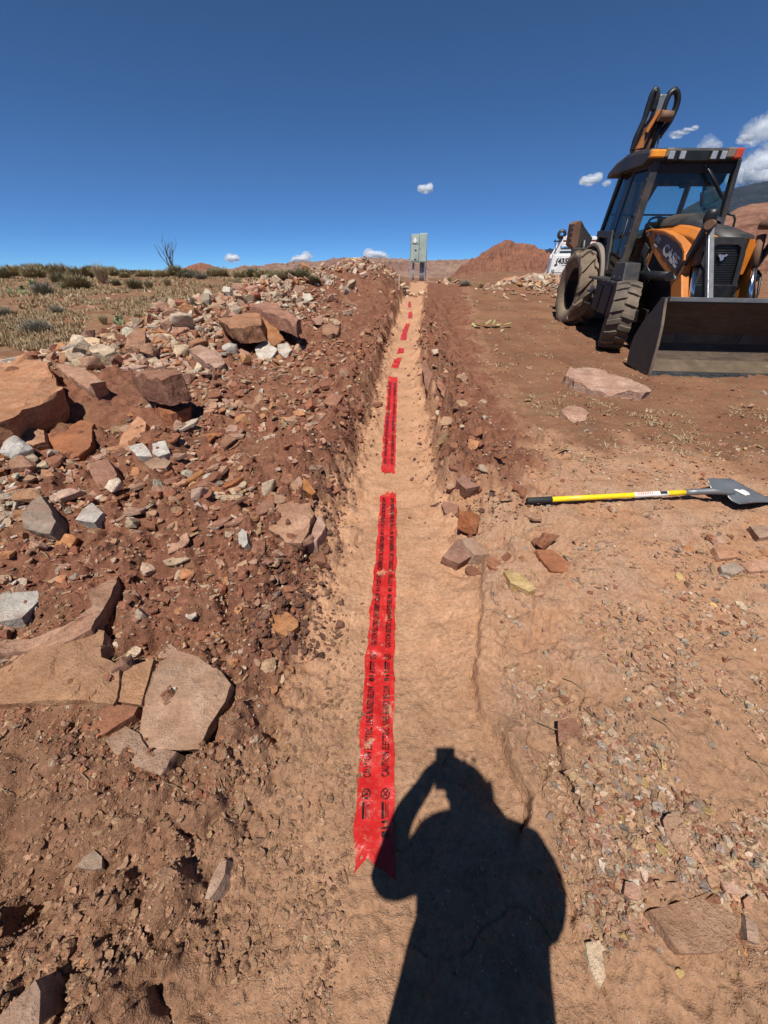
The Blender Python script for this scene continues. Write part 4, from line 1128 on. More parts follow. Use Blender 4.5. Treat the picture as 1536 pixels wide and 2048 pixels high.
bo2 = m.build('bolt', M_GALV, B); bo2['kind'] = 'stuff'
# ------------------------------------------------------------------ warning tape on the trench floor
def tape_material(name, base, dusty, dark=False):
    m, nt, b = new_mat(name)
    geo = N(nt, 'ShaderNodeNewGeometry'); P = geo.outputs['Position']
    n1 = noise_tex(nt, 9.0, 7, .72, P, .7); n2 = noise_tex(nt, 45.0, 5, .7, P); n3 = noise_tex(nt, 5.0, 3, .5, P)
    c = mixc(nt, ramp(nt, n3.outputs[0], [(.35, 0.), (.65, 1.)]).outputs[0], base, tuple(min(1, v * 1.25 + .006) for v in base))
    f = ramp(nt, n1.outputs[0], [(.575, 0.), (.65, dusty)]).outputs[0]
    f2 = ramp(nt, n2.outputs[0], [(.50, 0.), (.8, .30)]).outputs[0]
    ff = math_n(nt, 'MAXIMUM', f, f2)
    c = mixc(nt, ff, c, (.42, .235, .13))
    nt.links.new(c, b.inputs['Base Color'])
    rr = math_n(nt, 'ADD', math_n(nt, 'MULTIPLY', ff, .5), .33)
    nt.links.new(rr, b.inputs['Roughness'])
    b.inputs['Specular IOR Level'].default_value = .45
    w = noise_tex(nt, 16.0, 4, .6, P, 1.2)
    bump(nt, b, w.outputs[0], .35, .012)
    return m
M_TAPE = tape_material('red warning tape', (.40, .012, .010), .95)
M_TPRINT = tape_material('black tape print', (.012, .004, .004), .95)

TAPES = [
    ('long red warning tape nearest the camera, running under the shadow', [(1752, 706, 790), (1700, 709, 789.5), (1600, 713, 789), (1530, 717, 788), (1400, 725, 788), (1300, 733, 788.7), (1200, 742.5, 791), (1100, 752.8, 793), (1040, 757, 793), (1000, 760, 792.8), (984, 760.6, 791.7)], 11),
    ('second red warning tape, beyond the bare gap in the trench', [(951, 762.6, 789.5), (900, 765, 791.4), (850, 768.5, 792), (800, 773.5, 794), (752, 777, 795)], 12),
    ('crooked short scrap of red tape past the second tape', [(737, 781.5, 795.8), (722, 788, 801), (714, 792, 804)], 13),
    ('smallest red tape scrap, at the bend in the trench', [(708, 793, 807.5), (695, 798.5, 808.5)], 14),
    ('curving red tape length beyond the bend in the trench', [(682.5, 800, 812.5), (660, 805.5, 815.6), (641, 812.5, 821)], 15),
    ('short straight red tape near the far trench end', [(638.5, 816, 825), (621, 817.4, 824.4)], 16),
    ('farthest sliver of red tape, mostly buried', [(616, 816, 823), (603, 817, 821)], 17),
]
PER0 = hit(749, 1557).y; PER1 = hit(771, 1296).y
PERIOD = PER1 - PER0
for ti, (lab, rows, seed) in enumerate(TAPES):
    L = [hit(r[1], r[0]) for r in rows]; R_ = [hit(r[2], r[0]) for r in rows]
    ly = np.array([p.y for p in L]); ry = np.array([p.y for p in R_]); lx = np.array([p.x for p in L]); rx_ = np.array([p.x for p in R_])
    cy_ = (ly + ry) / 2
    def tp(s, t, lift=.0045):
        a = np.interp(s, cy_, lx); b = np.interp(s, cy_, rx_)
        x = a + (b - a) * t
        return (x, s, ground_z(x, s) + lift + .0016 * math.sin(s * 23 + t * 3) + .0022 * math.sin(s * 61 + t * 9 + math.sin(s * 17) * 2))
    s0, s1 = cy_[0], cy_[-1]
    nrow = max(8, int((s1 - s0) / (.012 + .004 * s0))); nrow = min(nrow, 190); ncol = 13
    V = []; rng = random.Random(seed)
    tear0 = [(.0 if ti else .05) + .035 * abs(math.sin(j * 2.3 + seed)) + rng.uniform(0, .03) for j in range(ncol)]
    tear1 = [.03 * abs(math.sin(j * 1.7 + seed * 2)) + rng.uniform(0, .05) for j in range(ncol)]
    if ti == 0:
        tear0 = [.0, .012, .022, .034, .040, .034, .022, .016, .016, .010, .0, -.005, -.008]
        tear1 = [.06, .05, .045, .03, .02, .02, .0, .03, .03, .0, .01, .03, .02]
    sc = 1.0 if s0 < 3 else min(2.0, (s1 - s0) / .5)
    for i in range(nrow + 1):
        for j in range(ncol):
            a = s0 + tear0[j] * sc; b = s1 - tear1[j] * sc
            s = a + (b - a) * i / nrow
            t = j / (ncol - 1)
            wob = .045 * math.sin(s * 31 + seed) * math.sin(s * 9.7) + rng.uniform(-.018, .018)
            t2 = t + (wob if j == 0 else (wob * .8 if j == ncol - 1 else 0))
            V.append(tp(s, t2))
    F = [(i * ncol + j, i * ncol + j + 1, (i + 1) * ncol + j + 1, (i + 1) * ncol + j) for i in range(nrow) for j in range(ncol - 1)]
    tapeo = mesh_obj('warning_tape', np_mesh('warning_tape', np.array(V), np.array(F), True), M_TAPE)
    tag(tapeo, lab, 'warning tape', 'red warning tape along the trench')
    if ti > 1: continue
    width = float(np.mean(np.abs(rx_ - lx)))
    # print: the line of words, then the 811 block and the no-digging disc, over and over
    def lay(o):
        for v in o.data.vertices:
            v.co = Vector(tp(*v.co[:2], lift=.0075))
        o.data.update()
    for ci, tc_ in enumerate((.25, .755)):
        k0 = int(math.floor((s0 - PER0) / PERIOD)) - 1; k1 = int(math.ceil((s1 - PER0) / PERIOD)) + 1
        for k in range(k0, k1):
            b0 = PER0 + k * PERIOD + (.0 if ci == 0 else .0)
            def inside(a, b): return a > s0 + (.02 if ci == 0 and ti == 0 else .005) + (.08 if ti == 0 and ci == 0 else 0) and b < s1 - .03
            words = MB()
            if inside(b0 + .02, b0 + PERIOD * .64):
                o = text_mesh('CAUTION ELECTRIC LINE BURIED BELOW', 1.0, M_TPRINT, 'printed_words', tapeo, None, 0.0, 1.0, .034, 1.10)
                xs = [v.co.x for v in o.data.vertices]; yv = [v.co.y for v in o.data.vertices]
                w_, h_ = max(xs) - min(xs), max(yv) - min(yv); xm, ym = min(xs), (max(yv) + min(yv)) / 2
                for v in o.data.vertices:
                    s = b0 + (v.co.x - xm) / w_ * PERIOD * .64; t = tc_ - (v.co.y - ym) / h_ * .215
                    v.co = (s, t, 0)
                bm = bmesh.new(); bm.from_mesh(o.data)
                bmesh.ops.subdivide_edges(bm, edges=[e for e in bm.edges if e.calc_length() > .02], cuts=1)
                bmesh.ops.triangulate(bm, faces=bm.faces); bm.to_mesh(o.data); bm.free()
                lay(o)
            c0 = b0 + PERIOD * .685
            if inside(c0 - .02, c0 + PERIOD * .10):
                o = text_mesh('811', 1.0, M_TPRINT, 'printed_number', tapeo, None, 0.0, 1.0, .055, 1.1)
                xs = [v.co.x for v in o.data.vertices]; yv = [v.co.y for v in o.data.vertices]
                w_, h_ = max(xs) - min(xs), max(yv) - min(yv); xm, ym = min(xs), (max(yv) + min(yv)) / 2
                for v in o.data.vertices:
                    v.co = (c0 + (v.co.x - xm) / w_ * PERIOD * .085, tc_ - .01 - (v.co.y - ym) / h_ * .17, 0)
                lay(o)
            if inside(c0 + PERIOD * .07, c0 + PERIOD * .26):
                m = MB()
                def rect(a, b, t0, t1): m.add([(a, t0, 0), (b, t0, 0), (b, t1, 0), (a, t1, 0)], [(0, 1, 2, 3)])
                c1 = c0 + PERIOD * .095
                rect(c1, c1 + PERIOD * .085, tc_ - .095, tc_ - .035)
                for q, (p0, p1) in enumerate(((.0, .085), (.005, .07), (.0, .08))):
                    rect(c1 + PERIOD * p0, c1 + PERIOD * p1, tc_ - .005 + q * .036, tc_ + .010 + q * .036)
                cc = c0 + PERIOD * .222; rr_ = .0155
                ru = rr_ / width
                pts = 20
                base = [(cc + rr_ * 1.05 * math.cos(2 * PI * q / pts), tc_ + ru * math.sin(2 * PI * q / pts)) for q in range(pts)]
                inn = [(cc + rr_ * .78 * math.cos(2 * PI * q / pts), tc_ + ru * .76 * math.sin(2 * PI * q / pts)) for q in range(pts)]
                for q in range(pts):
                    r2 = (q + 1) % pts
                    m.add([(*base[q], 0), (*base[r2], 0), (*inn[r2], 0), (*inn[q], 0)], [(0, 1, 2, 3)])
                m.add([(cc - .72 * rr_, tc_ - .55 * ru, 0), (cc - .55 * rr_, tc_ - .72 * ru, 0), (cc + .72 * rr_, tc_ + .55 * ru, 0), (cc + .55 * rr_, tc_ + .72 * ru, 0)], [(0, 1, 2, 3)])
                m.add([(cc - .2 * rr_, tc_ + .55 * ru, 0), (cc - .55 * rr_, tc_ + .2 * ru, 0), (cc - .1 * rr_, tc_ + .02 * ru, 0), (cc + .05 * rr_, tc_ + .2 * ru, 0)], [(0, 1, 2, 3)])
                m.add([(cc + .1 * rr_, tc_ - .15 * ru, 0), (cc + .2 * rr_, tc_ - .05 * ru, 0), (cc + .6 * rr_, tc_ - .4 * ru, 0), (cc + .45 * rr_, tc_ - .55 * ru, 0)], [(0, 1, 2, 3)])
                o = m.build('printed_symbol', M_TPRINT, tapeo, fix=False)
                lay(o)

# ------------------------------------------------------------------ electric meter pedestal
M_METAL = simple_mat('grey green cabinet paint', rgb(158, 172, 163), .45, dirt=(.40, .33, .27), dirt_amt=.1, scale=2.5)
M_CONC = simple_mat('pale concrete', (.42, .37, .32), .9, dirt=(.33, .21, .14), dirt_amt=.5, scale=3)
M_PIPE = simple_mat('galvanised conduit', (.40, .42, .43), .45, .4, scale=4)
cp = Vector((0, 23.0, 0)); _q = at_y(835, 568, 23.0); cp.x = _q.x; cp.z = _q.z
up = 769 * 23.0 / ((23 * _c + .5 * _s) ** 2)          # px per metre there
ux = px_size(cp, 1.0)
ped = thing('meter_pedestal', 'grey green electric meter cabinet on steel conduits at the far trench end', 'meter cabinet', cp)
m = MB(); m.box((.02, .0, -.06), (1.55, 1.3, .24)); m.build('concrete_pad', M_CONC, ped, .02)
zb, zt = .92, 2.10
xl, xm_, xr = -16 * ux, 0.0, 14.5 * ux
m = MB(); m.box(((xl + xm_) / 2, .02, (zb + zt) / 2 - .01), (xm_ - xl - .006, .44, zt - zb - .02)); cbx = m.build('meter_box', M_METAL, ped, .012)
m = MB(); m.box(((xm_ + xr) / 2, -.03, (zb + zt) / 2 + .005), (xr - xm_ - .006, .46, zt - zb + .01)); sbx = m.build('switch_box', M_METAL, ped, .012)
m = MB(); m.box(((xl + xm_) / 2, -.210, zb + .40), (xm_ - xl - .04, .02, .66)); dd = m.build('door', M_METAL, cbx, .008)
m = MB(); m.box(((xl + xm_) / 2 + .03, -.230, zb + .52), (.10, .03, .025)); m.build('handle', M_BLACK, dd, .004)
m = MB(); m.box(((xl + xm_) / 2 + .03, -.230, zb + .15), (.10, .03, .025)); m.build('handle', M_BLACK, dd, .004)
m = MB(); m.box(((xl + xm_) / 2, -.210, zb + .92), (xm_ - xl - .04, .02, .30)); mc = m.build('meter_cover', M_METAL, cbx, .008)
glare_drop = []
for k in range(24):
    a = 2 * PI * k / 24
    r = .085 * (1 + (.62 * max(0, math.sin(a)) ** 6))
    glare_drop.append(((xl + xm_) / 2 - .01 + r * math.cos(a) * (1 - .35 * max(0, math.sin(a)) ** 3), zb + .87 + r * math.sin(a)))
m = MB(); m.prism(glare_drop, 'y', -.25, -.20); m.build('meter', M_WHITE, mc, .02)  # glare on the round meter glass, built as a white drop shape
m = MB(); m.box(((xm_ + xr) / 2, -.265, (zb + zt) / 2 + .01), (xr - xm_ - .05, .02, zt - zb - .06)); d2 = m.build('door', M_METAL, sbx, .008)
m = MB(); m.cyl((xm_ + .04, -.28, zb + .55), (xm_ + .04, -.28, zb + .60), .012, 8); m.build('latch', M_BLACK, d2)
for x, r in ((-9.5, 1.9), (4.5, 1.6), (7.5, 1.6), (10.8, 1.8)):
    m = MB(); m.cyl((x * ux, 0, 0), (x * ux, 0, zb), r * ux, 12); m.build('conduit', M_PIPE, ped)
for x, h in ((-16, 1.35), (15.6, 1.42)):
    m = MB(); m.bar((x * ux, .1, .0), (x * ux, .1, h), .035, .05, (0, 1, 0)); m.build('support_post', M_PIPE, ped)
m = MB(); m.bar((-16 * ux, .1, zb + .05), (15.6 * ux, .1, zb + .05), .04, .04); m.build('cross_rail', M_PIPE, ped)
sp = hit(798, 578)
stk = MB(); stk.bar((0, 0, -.05), (0, 0, .35), .03, .03, (0, 1, 0)); sk = stk.build('survey_stake', simple_mat('bare stake wood', (.55, .40, .26), .8, scale=8), None, .003); sk.location = sp
tag(sk, 'thin wooden stake standing left of the meter pedestal pad', 'stake')

# ------------------------------------------------------------------ white service truck behind the rubble
TY = 26.0
TRUCK_YAW = math.radians(-14.5)
tq = at_y(1096, 582, TY - .92) + Vector((.12, .918, 0))
truck = thing('service_truck', 'white service truck with a small crane, half hidden behind the backhoe loader', 'truck', tq, (0, 0, TRUCK_YAW))
uy = 1 / (769 * TY / ((TY * _c + .6 * _s) ** 2)); ut = px_size(tq, 1.0)
def tpz(y): return (582 - y) * uy
m = MB()
body = [(0.0, tpz(551)), (0.0, tpz(512)), (3.05, tpz(512)), (3.05, tpz(551)), (2.35, tpz(551)), (2.25, tpz(545)), (2.0, tpz(540)), (1.55, tpz(539)), (1.15, tpz(543)), (.98, tpz(551))]
m.prism(body, 'y', -.95, -.60); m.prism(body, 'y', .60, .95); m.box((1.5, 0, tpz(545)), (3.0, 1.3, .12)); m.box((3.0, 0, tpz(530)), (.06, 1.3, .9)); sb = m.build('service_body', M_WHITE, truck, .03)
m = MB(); m.box((.02, 0, tpz(533)), (.05, 1.2, .7)); m.build('tailgate', M_WHITE, truck, .01)
m = MB(); m.box((.48, -.965, tpz(531)), (.82, .02, .78)); cdr = m.build('cabinet_door', M_WHITE, sb, .01)
m = MB(); m.box((2.72, -.965, tpz(531)), (.56, .02, .78)); m.build('cabinet_door', M_WHITE, sb, .01)
m = MB(); m.cyl((.22, -.985, tpz(533)), (.22, -.97, tpz(533)), .055, 12); m.build('door_lock', M_BLACK, cdr)
m = MB()
for k in range(5): m.box((.15, -.980, tpz(541.5 + 1.4 * k)), (.17, .006, .014))
vt = m.build('door_vent', M_GALV, cdr); vt['kind'] = 'stuff'
M_PHONE = text_mesh('(435)86', .34, M_PRINT, 'lettering', sb, frame4((.74, -.982, tpz(526)), (1, 0, 0), (0, 0, 1)), .004, .98, .014)
m = MB(); m.box((.85, -.980, tpz(533.5)), (.62, .006, .022)); m.build('underline', M_PRINT, sb)
m = MB(); m.bar((-.42, -.98, tpz(553)), (-.42, .98, tpz(553)), .40, .2); m.build('rear_bumper', M_WHITE, truck, .02)
m = MB(); m.cyl((-.50, -.9, tpz(562)), (-.50, -.55, tpz(562)), .30, 18); m.build('hose_reel', M_BLACK, truck, .02)
for y in (-.93, .93):
    m = MB(); m.bar((.12, y, tpz(512)), (.42, y, tpz(484)), .07, .07, (0, 1, 0)); m.bar((-.02, y, tpz(551)), (.12, y, tpz(512)), .06, .06, (0, 1, 0)); m.build('rack_post', M_WHITE, truck, .01)
    m = MB(); m.bar((.36, y, tpz(485.5)), (3.6, y, tpz(485.5)), .10, .16); m.build('rack_rail', M_WHITE, truck, .01)
    m = MB(); m.bar((.45, y + (.01 if y < 0 else -.01), tpz(489.5)), (3.6, y + (.01 if y < 0 else -.01), tpz(489.5)), .08, .14); m.build('red_rail', simple_mat('dull red paint', (.25, .05, .04), .5, scale=5), truck, .01)
    m = MB(); m.bar((.36, y, tpz(494)), (3.6, y, tpz(494)), .08, .10); m.build('rack_rail', M_WHITE, truck, .01)
m = MB(); m.bar((.30, -.93, tpz(506)), (1.2, -.93, tpz(506)), .05, .05); m.bar((1.0, -.93, tpz(512)), (1.0, -.93, tpz(494)), .05, .05, (0, 1, 0)); m.build('rack_brace', M_WHITE, truck)
m = MB(); m.cyl((.30, -.3, tpz(512)), (.32, -.3, tpz(484)), .11, 14); m.bar((.2, -.3, tpz(482)), (2.6, -.3, tpz(486)), .16, .18); m.build('crane', M_WHITE, truck, .01)
m = MB(); m.lathe([(-.06, .09), (-.06, .20), (0, .235), (.06, .20), (.06, .09), (-.06, .09)], (.30, -.45, tpz(477)), 24, 'y'); m.build('crane_sheave', M_BLACK, truck)
m = MB(); m.bar((.18, -.5, tpz(512)), (.0, -.5, tpz(486)), .03, .03, (0, 1, 0)); m.bar((-.05, -.5, tpz(489)), (.5, -.5, tpz(489)), .05, .06); m.build('crane_hook_arm', M_BLACK, truck)
# cab
m = MB(); m.prism([(3.15, .65), (3.15, 2.15), (3.5, 2.28), (4.6, 2.28), (5.2, 1.62), (6.35, 1.52), (6.5, .65)], 'y', -.92, .92); tc_b = m.build('truck_cab', M_WHITE, truck, .06, 3)
m = MB(); m.add([(3.5, -.93, 1.62), (4.75, -.93, 1.62), (4.5, -.93, 2.12), (3.55, -.93, 2.12)], [(0, 1, 2, 3)]); m.build('side_window', M_BLACK, tc_b, fix=False)
m = MB(); m.box((3.0, 0, .55), (6.4, .8, .2)); m.build('truck_frame', M_BLACK, truck)
for x in (1.62, 5.3):
    for y in (-.80, .80):
        m = MB(); m.lathe([(-.13, .2), (-.13, .38), (-.09, .42), (.09, .42), (.13, .38), (.13, .2), (-.13, .2)], (x, y, .42), 28, 'y'); w_o = m.build('wheel', M_RUBBERF, truck)
        m = MB(); m.lathe([(-.10, .21), (-.08, .12), (-.08, .001)], (x, y, .42), 20, 'y') if y < 0 else m.lathe([(.10, .21), (.08, .12), (.08, .001)], (x, y, .42), 20, 'y'); m.build('rim', M_GALV, w_o)
# ------------------------------------------------------------------ shovel
M_YEL = simple_mat('yellow fibreglass', (.80, .56, .01), .35, dirt=(.45, .28, .16), dirt_amt=.12, scale=9)
M_GRIP = simple_mat('black rubber grip', (.012, .012, .013), .7, scale=14)
M_BLADE = simple_mat('grey steel blade', (.16, .165, .17), .42, .35, dirt=(.30, .22, .16), dirt_amt=.15, scale=9, bump_s=.1)
h0 = hit(1052, 1011); h1 = hit(1366, 1001); 
h0.z = max(ground_z(h0.x, h0.y), h0.z) + .035; h1.z = ground_z(h1.x, h1.y) + .060
# keep the pole clear of the highest ground under it
lift = max(0, max(ground_z(*(h0.lerp(h1, t))[:2]) + .018 - h0.lerp(h1, t).z for t in [i / 20 for i in range(21)]))
h0.z += lift; h1.z += lift
shv = thing('shovel', 'square shovel with yellow handle and black grip lying on the gravel', 'shovel', h0)
W0 = lambda p: Vector(p) - h0
ga = h0.lerp(h1, .155); gb = h0.lerp(h1, .0)
m = MB(); m.tube([W0(h0.lerp(h1, t)) for t in (.15, .4, .7, 1.0)], .0175, 14); pole = m.build('handle', M_YEL, shv)
m = MB(); m.tube([W0(h0.lerp(h1, t)) for t in (-.005, .0, .004, .08, .15, .154)], [.012, .019, .0215, .0205, .0215, .019], 14); m.build('grip', M_GRIP, shv)
d = (h1 - h0).normalized()
m = MB(); m.tube([W0(h0.lerp(h1, .665)), W0(h0.lerp(h1, .875))], .0179, 14, False); stck = m.build('sticker', simple_mat('worn white sticker', (.72, .68, .62), .5, scale=20), pole)
side_ = Vector((0, -.55, .83)); side_ = (side_ - d * side_.dot(d)).normalized()
mid = W0(h0.lerp(h1, .735)) + side_ * .0183
text_mesh('NUPLA', .021, simple_mat('red print', (.55, .03, .02), .5, scale=20), 'lettering', stck, frame4(mid, d, Vector((0, .83, .55))), .0002, 1.9) if False else None
m = MB()
for k in range(9):
    p = W0(h0.lerp(h1, .685 + .011 * k)) + side_ * .0180
    m.bar(p - Vector((0, .006, .004)), p + Vector((0, .006, .004)), .004, .0016, tuple(side_))
rp2 = m.build('red_marking', simple_mat('red print', (.55, .03, .02), .5, scale=20), stck); rp2['kind'] = 'stuff'
m = MB(); p = W0(h0.lerp(h1, .845)) + side_ * .0175
m.bar(p - d * .022, p + d * .022, .018, .003, tuple(side_)); m.build('black_emblem', M_BLACK, stck)
A_ = hit(1412, 983); Bc = hit(1500, 961); D_ = hit(1456, 1023)
xd = Vector((Bc.x - A_.x, Bc.y - A_.y, 0)).normalized(); yd = Vector((-xd.y, xd.x, 0))
cen = Vector(((A_.x + D_.x) / 2, (A_.y + D_.y) / 2 - .035, 0)); bl_, bw = .32, .140
gzb = max(ground_z(*(cen + xd * (bl_ * i / 6) + yd * (bw * j / 3))[:2]) for i in range(7) for j in (-3, -1, 0, 1, 3))
nX, nY = 14, 12
V = []
for i in range(nX + 1):
    u_ = i / nX
    for j in range(nY + 1):
        v_ = j / nY * 2 - 1
        w_ = bw * (1.0 - .06 * (1 - u_) ** 2)
        lip = .040 * (1 - u_) ** .8 * max(0, abs(v_) - .72) / .28
        trough = -.012 * (1 - v_ * v_) * (.3 + .7 * (1 - u_)) + .040 * math.exp(-(v_ / .16) ** 2) * max(0, .55 - u_) * 1.2
        edge_in = .03 * (v_ * v_) if u_ < .01 else 0
        p = cen + xd * (bl_ * u_ - edge_in * 0) + yd * (w_ * v_)
        V.append(tuple(Vector((p.x, p.y, gzb + .004 + .032 * (1 - u_) + lip + trough + .03 * (v_ * .5 + .5)))  - h0))
F = [(i * (nY + 1) + j, (i + 1) * (nY + 1) + j, (i + 1) * (nY + 1) + j + 1, i * (nY + 1) + j + 1) for i in range(nX) for j in range(nY)]
bo = mesh_obj('blade', np_mesh('blade', np.array(V), np.array(F), True), M_BLADE, shv)
sd = bo.modifiers.new('Solidify', 'SOLIDIFY'); sd.thickness = .003
neck = Vector(V[(0) * (nY + 1) + nY // 2]); n2 = Vector(V[4 * (nY + 1) + nY // 2])
m = MB(); m.tube([W0(h0.lerp(h1, .985)), W0(h1) + d * .06, W0(h1).lerp(neck, .62) + Vector((0, 0, .012)), neck + Vector((0, 0, .004)), n2], [.0205, .021, .020, .018, .006], 14); m.build('socket', M_BLADE, shv)
lab_pts = []
c_ = cen + xd * .20 + yd * .01
for k in range(11):
    a = 2 * PI * k / 11; r = .042 * (1 + .22 * math.sin(k * 2.1) + .12 * math.cos(k * 4.7))
    lab_pts.append((r * math.cos(a), r * .9 * math.sin(a)))
def blade_pt(u_, v_):
    i = min(max(u_ * nX, 0), nX - .001); j = min(max((v_ + 1) / 2 * nY, 0), nY - .001)
    i0, j0 = int(i), int(j); fi, fj = i - i0, j - j0; g = lambda a, b: Vector(V[a * (nY + 1) + b])
    return g(i0, j0).lerp(g(i0 + 1, j0), fi).lerp(g(i0, j0 + 1).lerp(g(i0 + 1, j0 + 1), fi), fj)
Vl = [blade_pt(.62, .05) + Vector((0, 0, .003))] + [blade_pt(.62 + a / bl_, .05 + b / bw) + Vector((0, 0, .003)) for a, b in lab_pts]
mm_ = MB(); mm_.add(Vl, [(0, 1 + k, 1 + (k + 1) % 11) for k in range(11)]); mm_.build('paper_label', simple_mat('torn white label', (.70, .70, .66), .7, dirt=(.2, .2, .2), dirt_amt=.5, scale=30), bo, fix=False)

# ------------------------------------------------------------------ the photographer behind the lens, seen only by the shadow
M_SKIN = simple_mat('skin', (.45, .26, .18), .55, scale=8)
M_SHIRT = simple_mat('work shirt', (.10, .12, .16), .85, scale=14, bump_s=.2)
M_JEANS = simple_mat('work trousers', (.055, .07, .11), .9, scale=18, bump_s=.2)
M_BOOT = simple_mat('work boots', (.10, .06, .035), .7, dirt=(.3, .16, .09), dirt_amt=.5, scale=12)
M_HAIR = simple_mat('dark hair', (.02, .015, .012), .8, scale=30)
g0 = ground_z(.06, -.3)
SK = [ # name, parent, position, radii
    ('pelvis', None, (.085, -.30, .96), (.185, .13)), ('belly', 'pelvis', (.09, -.275, 1.08), (.185, .15)), ('waist', 'belly', (.085, -.27, 1.20), (.20, .14)), ('chest', 'waist', (.065, -.28, 1.36), (.185, .125)), ('upper', 'chest', (.06, -.28, 1.47), (.15, .10)),
    ('neck', 'upper', (.050, -.265, 1.55), (.088, .072)), ('jaw', 'neck', (.035, -.225, 1.62), (.068, .080)), ('head', 'jaw', (.03, -.225, 1.695), (.074, .098)), ('top', 'head', (.027, -.228, 1.765), (.062, .080)),
    ('sr', 'upper', (.220, -.27, 1.43), (.075, .07)), ('ur', 'sr', (.275, -.25, 1.26), (.062, .062)), ('er', 'ur', (.272, -.21, .99), (.052, .052)), ('fr', 'er', (.19, -.10, 1.20), (.042, .042)), ('wr', 'fr', (.085, -.040, 1.385), (.028, .030)), ('hr', 'wr', (.062, -.035, 1.425), (.034, .022)),
    ('sl', 'upper', (-.095, -.27, 1.42), (.072, .068)), ('ul', 'sl', (-.155, -.215, 1.22), (.054, .052)), ('elb', 'ul', (-.160, -.12, 1.03), (.045, .045)), ('fl', 'elb', (-.125, -.065, 1.23), (.037, .037)), ('wl', 'fl', (-.065, -.042, 1.365), (.028, .030)), ('hl', 'wl', (-.055, -.036, 1.41), (.034, .022)),
    ('hipr', 'pelvis', (.17, -.30, .90), (.105, .115)), ('thr', 'hipr', (.185, -.29, .70), (.088, .092)), ('knr', 'thr', (.195, -.285, .50), (.064, .066)), ('car', 'knr', (.20, -.31, .33), (.058, .062)), ('anr', 'car', (.205, -.32, .10), (.042, .046)), ('ftr', 'anr', (.21, -.27, .045), (.046, .040)), ('tor', 'ftr', (.215, -.14, .035), (.045, .030)),
    ('hipl', 'pelvis', (-.02, -.30, .90), (.105, .115)), ('thl', 'hipl', (-.04, -.295, .70), (.088, .092)), ('knl', 'thl', (-.05, -.29, .50), (.064, .066)), ('cal', 'knl', (-.055, -.315, .33), (.058, .062)), ('anl', 'cal', (-.06, -.325, .10), (.042, .046)), ('ftl', 'anl', (-.065, -.275, .045), (.046, .040)), ('tol', 'ftl', (-.07, -.15, .035), (.045, .030)),
]
def fingers(prefix, hand, base, outx):
    r = []
    for k in range(4):
        z = base[2] + .028 - .019 * k
        L = (.9, 1.0, .95, .75)[k]
        a = (base[0] - outx * .004, base[1] + .010, z); b = (base[0] - outx * .018, base[1] + .020, z + .004); c = (base[0] - outx * (.018 + .026 * L), base[1] + .022, z + .006)
        r += [(f'{prefix}{k}a', hand, a, (.0088, .0088)), (f'{prefix}{k}b', f'{prefix}{k}a', b, (.0082, .0082)), (f'{prefix}{k}c', f'{prefix}{k}b', c, (.0068, .0068))]
    r += [(f'{prefix}ta', hand, (base[0] - outx * .006, base[1] - .014, base[2] + .026), (.0105, .0105)), (f'{prefix}tb', f'{prefix}ta', (base[0] - outx * .022, base[1] - .018, base[2] + .044), (.0085, .0085))]
    return r
SK += fingers('rf', 'hr', (.058, -.033, 1.43), 1) + fingers('lf', 'hl', (-.052, -.034, 1.415), -1)
names = [s[0] for s in SK]
me = bpy.data.meshes.new('person')
me.from_pydata([(p[0], p[1], p[2] + (g0 if p[2] < .6 else g0 * (1.5 - p[2]) / .9 if p[2] < 1.5 else 0)) for _, _, p, _ in SK], [(i, names.index(s[1])) for i, s in enumerate(SK) if s[1]], [])
person = link(bpy.data.objects.new('person', me))
md = person.modifiers.new('Skin', 'SKIN'); md.use_smooth_shade = True
for i, s in enumerate(SK):
    sv = me.skin_vertices[0].data[i]; sv.radius = s[3]; sv.use_root = (i == 0)
ms = person.modifiers.new('Sub', 'SUBSURF'); ms.levels = 2; ms.render_levels = 2
dg = bpy.context.evaluated_depsgraph_get()
pm = bpy.data.meshes.new_from_object(person.evaluated_get(dg))
bpy.data.objects.remove(person)
for mm in (M_SKIN, M_SHIRT, M_JEANS, M_BOOT, M_HAIR): pm.materials.append(mm)
for p in pm.polygons:
    c = p.center; p.use_smooth = True
    if c.z < .13: k = 3
    elif c.z < .99: k = 2
    elif c.z > 1.585: k = 4 if (c.z > 1.73 or (c.y < -.25 and c.z > 1.62)) else 0
    elif (c.y > -.055 and c.z > 1.30) or (c.z > 1.54 and abs(c.x - .05) < .08): k = 0
    else: k = 1
    p.material_index = k
person = mesh_obj('person', pm)
tag(person, 'person in a dark shirt holding up a phone, whose shadow falls in the trench', 'person')
m = MB(); m.box((.024, -.315, 1.0), (.30, .03, .045))
m = MB()
for sx in (-1, 1): m.lathe([(0, .011), (.006, .009), (.009, .001)], (.032 + sx * .030, -.137, 1.703), 10, 'y')
eyes = m.build('eye', M_WHITE, person)
m = MB(); m.add([(.032, -.108, 1.66), (.017, -.135, 1.658), (.047, -.135, 1.658), (.032, -.132, 1.707)], [(0, 1, 2), (0, 2, 3), (0, 3, 1), (1, 3, 2)]); m.build('nose', M_SKIN, person)
m = MB()
for sx in (-1, 1): m.lathe([(-.006, .001), (-.006, .026), (.006, .028), (.006, .001)], (.030 + sx * .074, -.225, 1.69), 12, 'x')
m.build('ear', M_SKIN, person)
m = MB(); m.box((.032, -.140, 1.625), (.05, .008, .008)); m.build('mouth', simple_mat('lips', (.35, .14, .11), .5, scale=9), person)
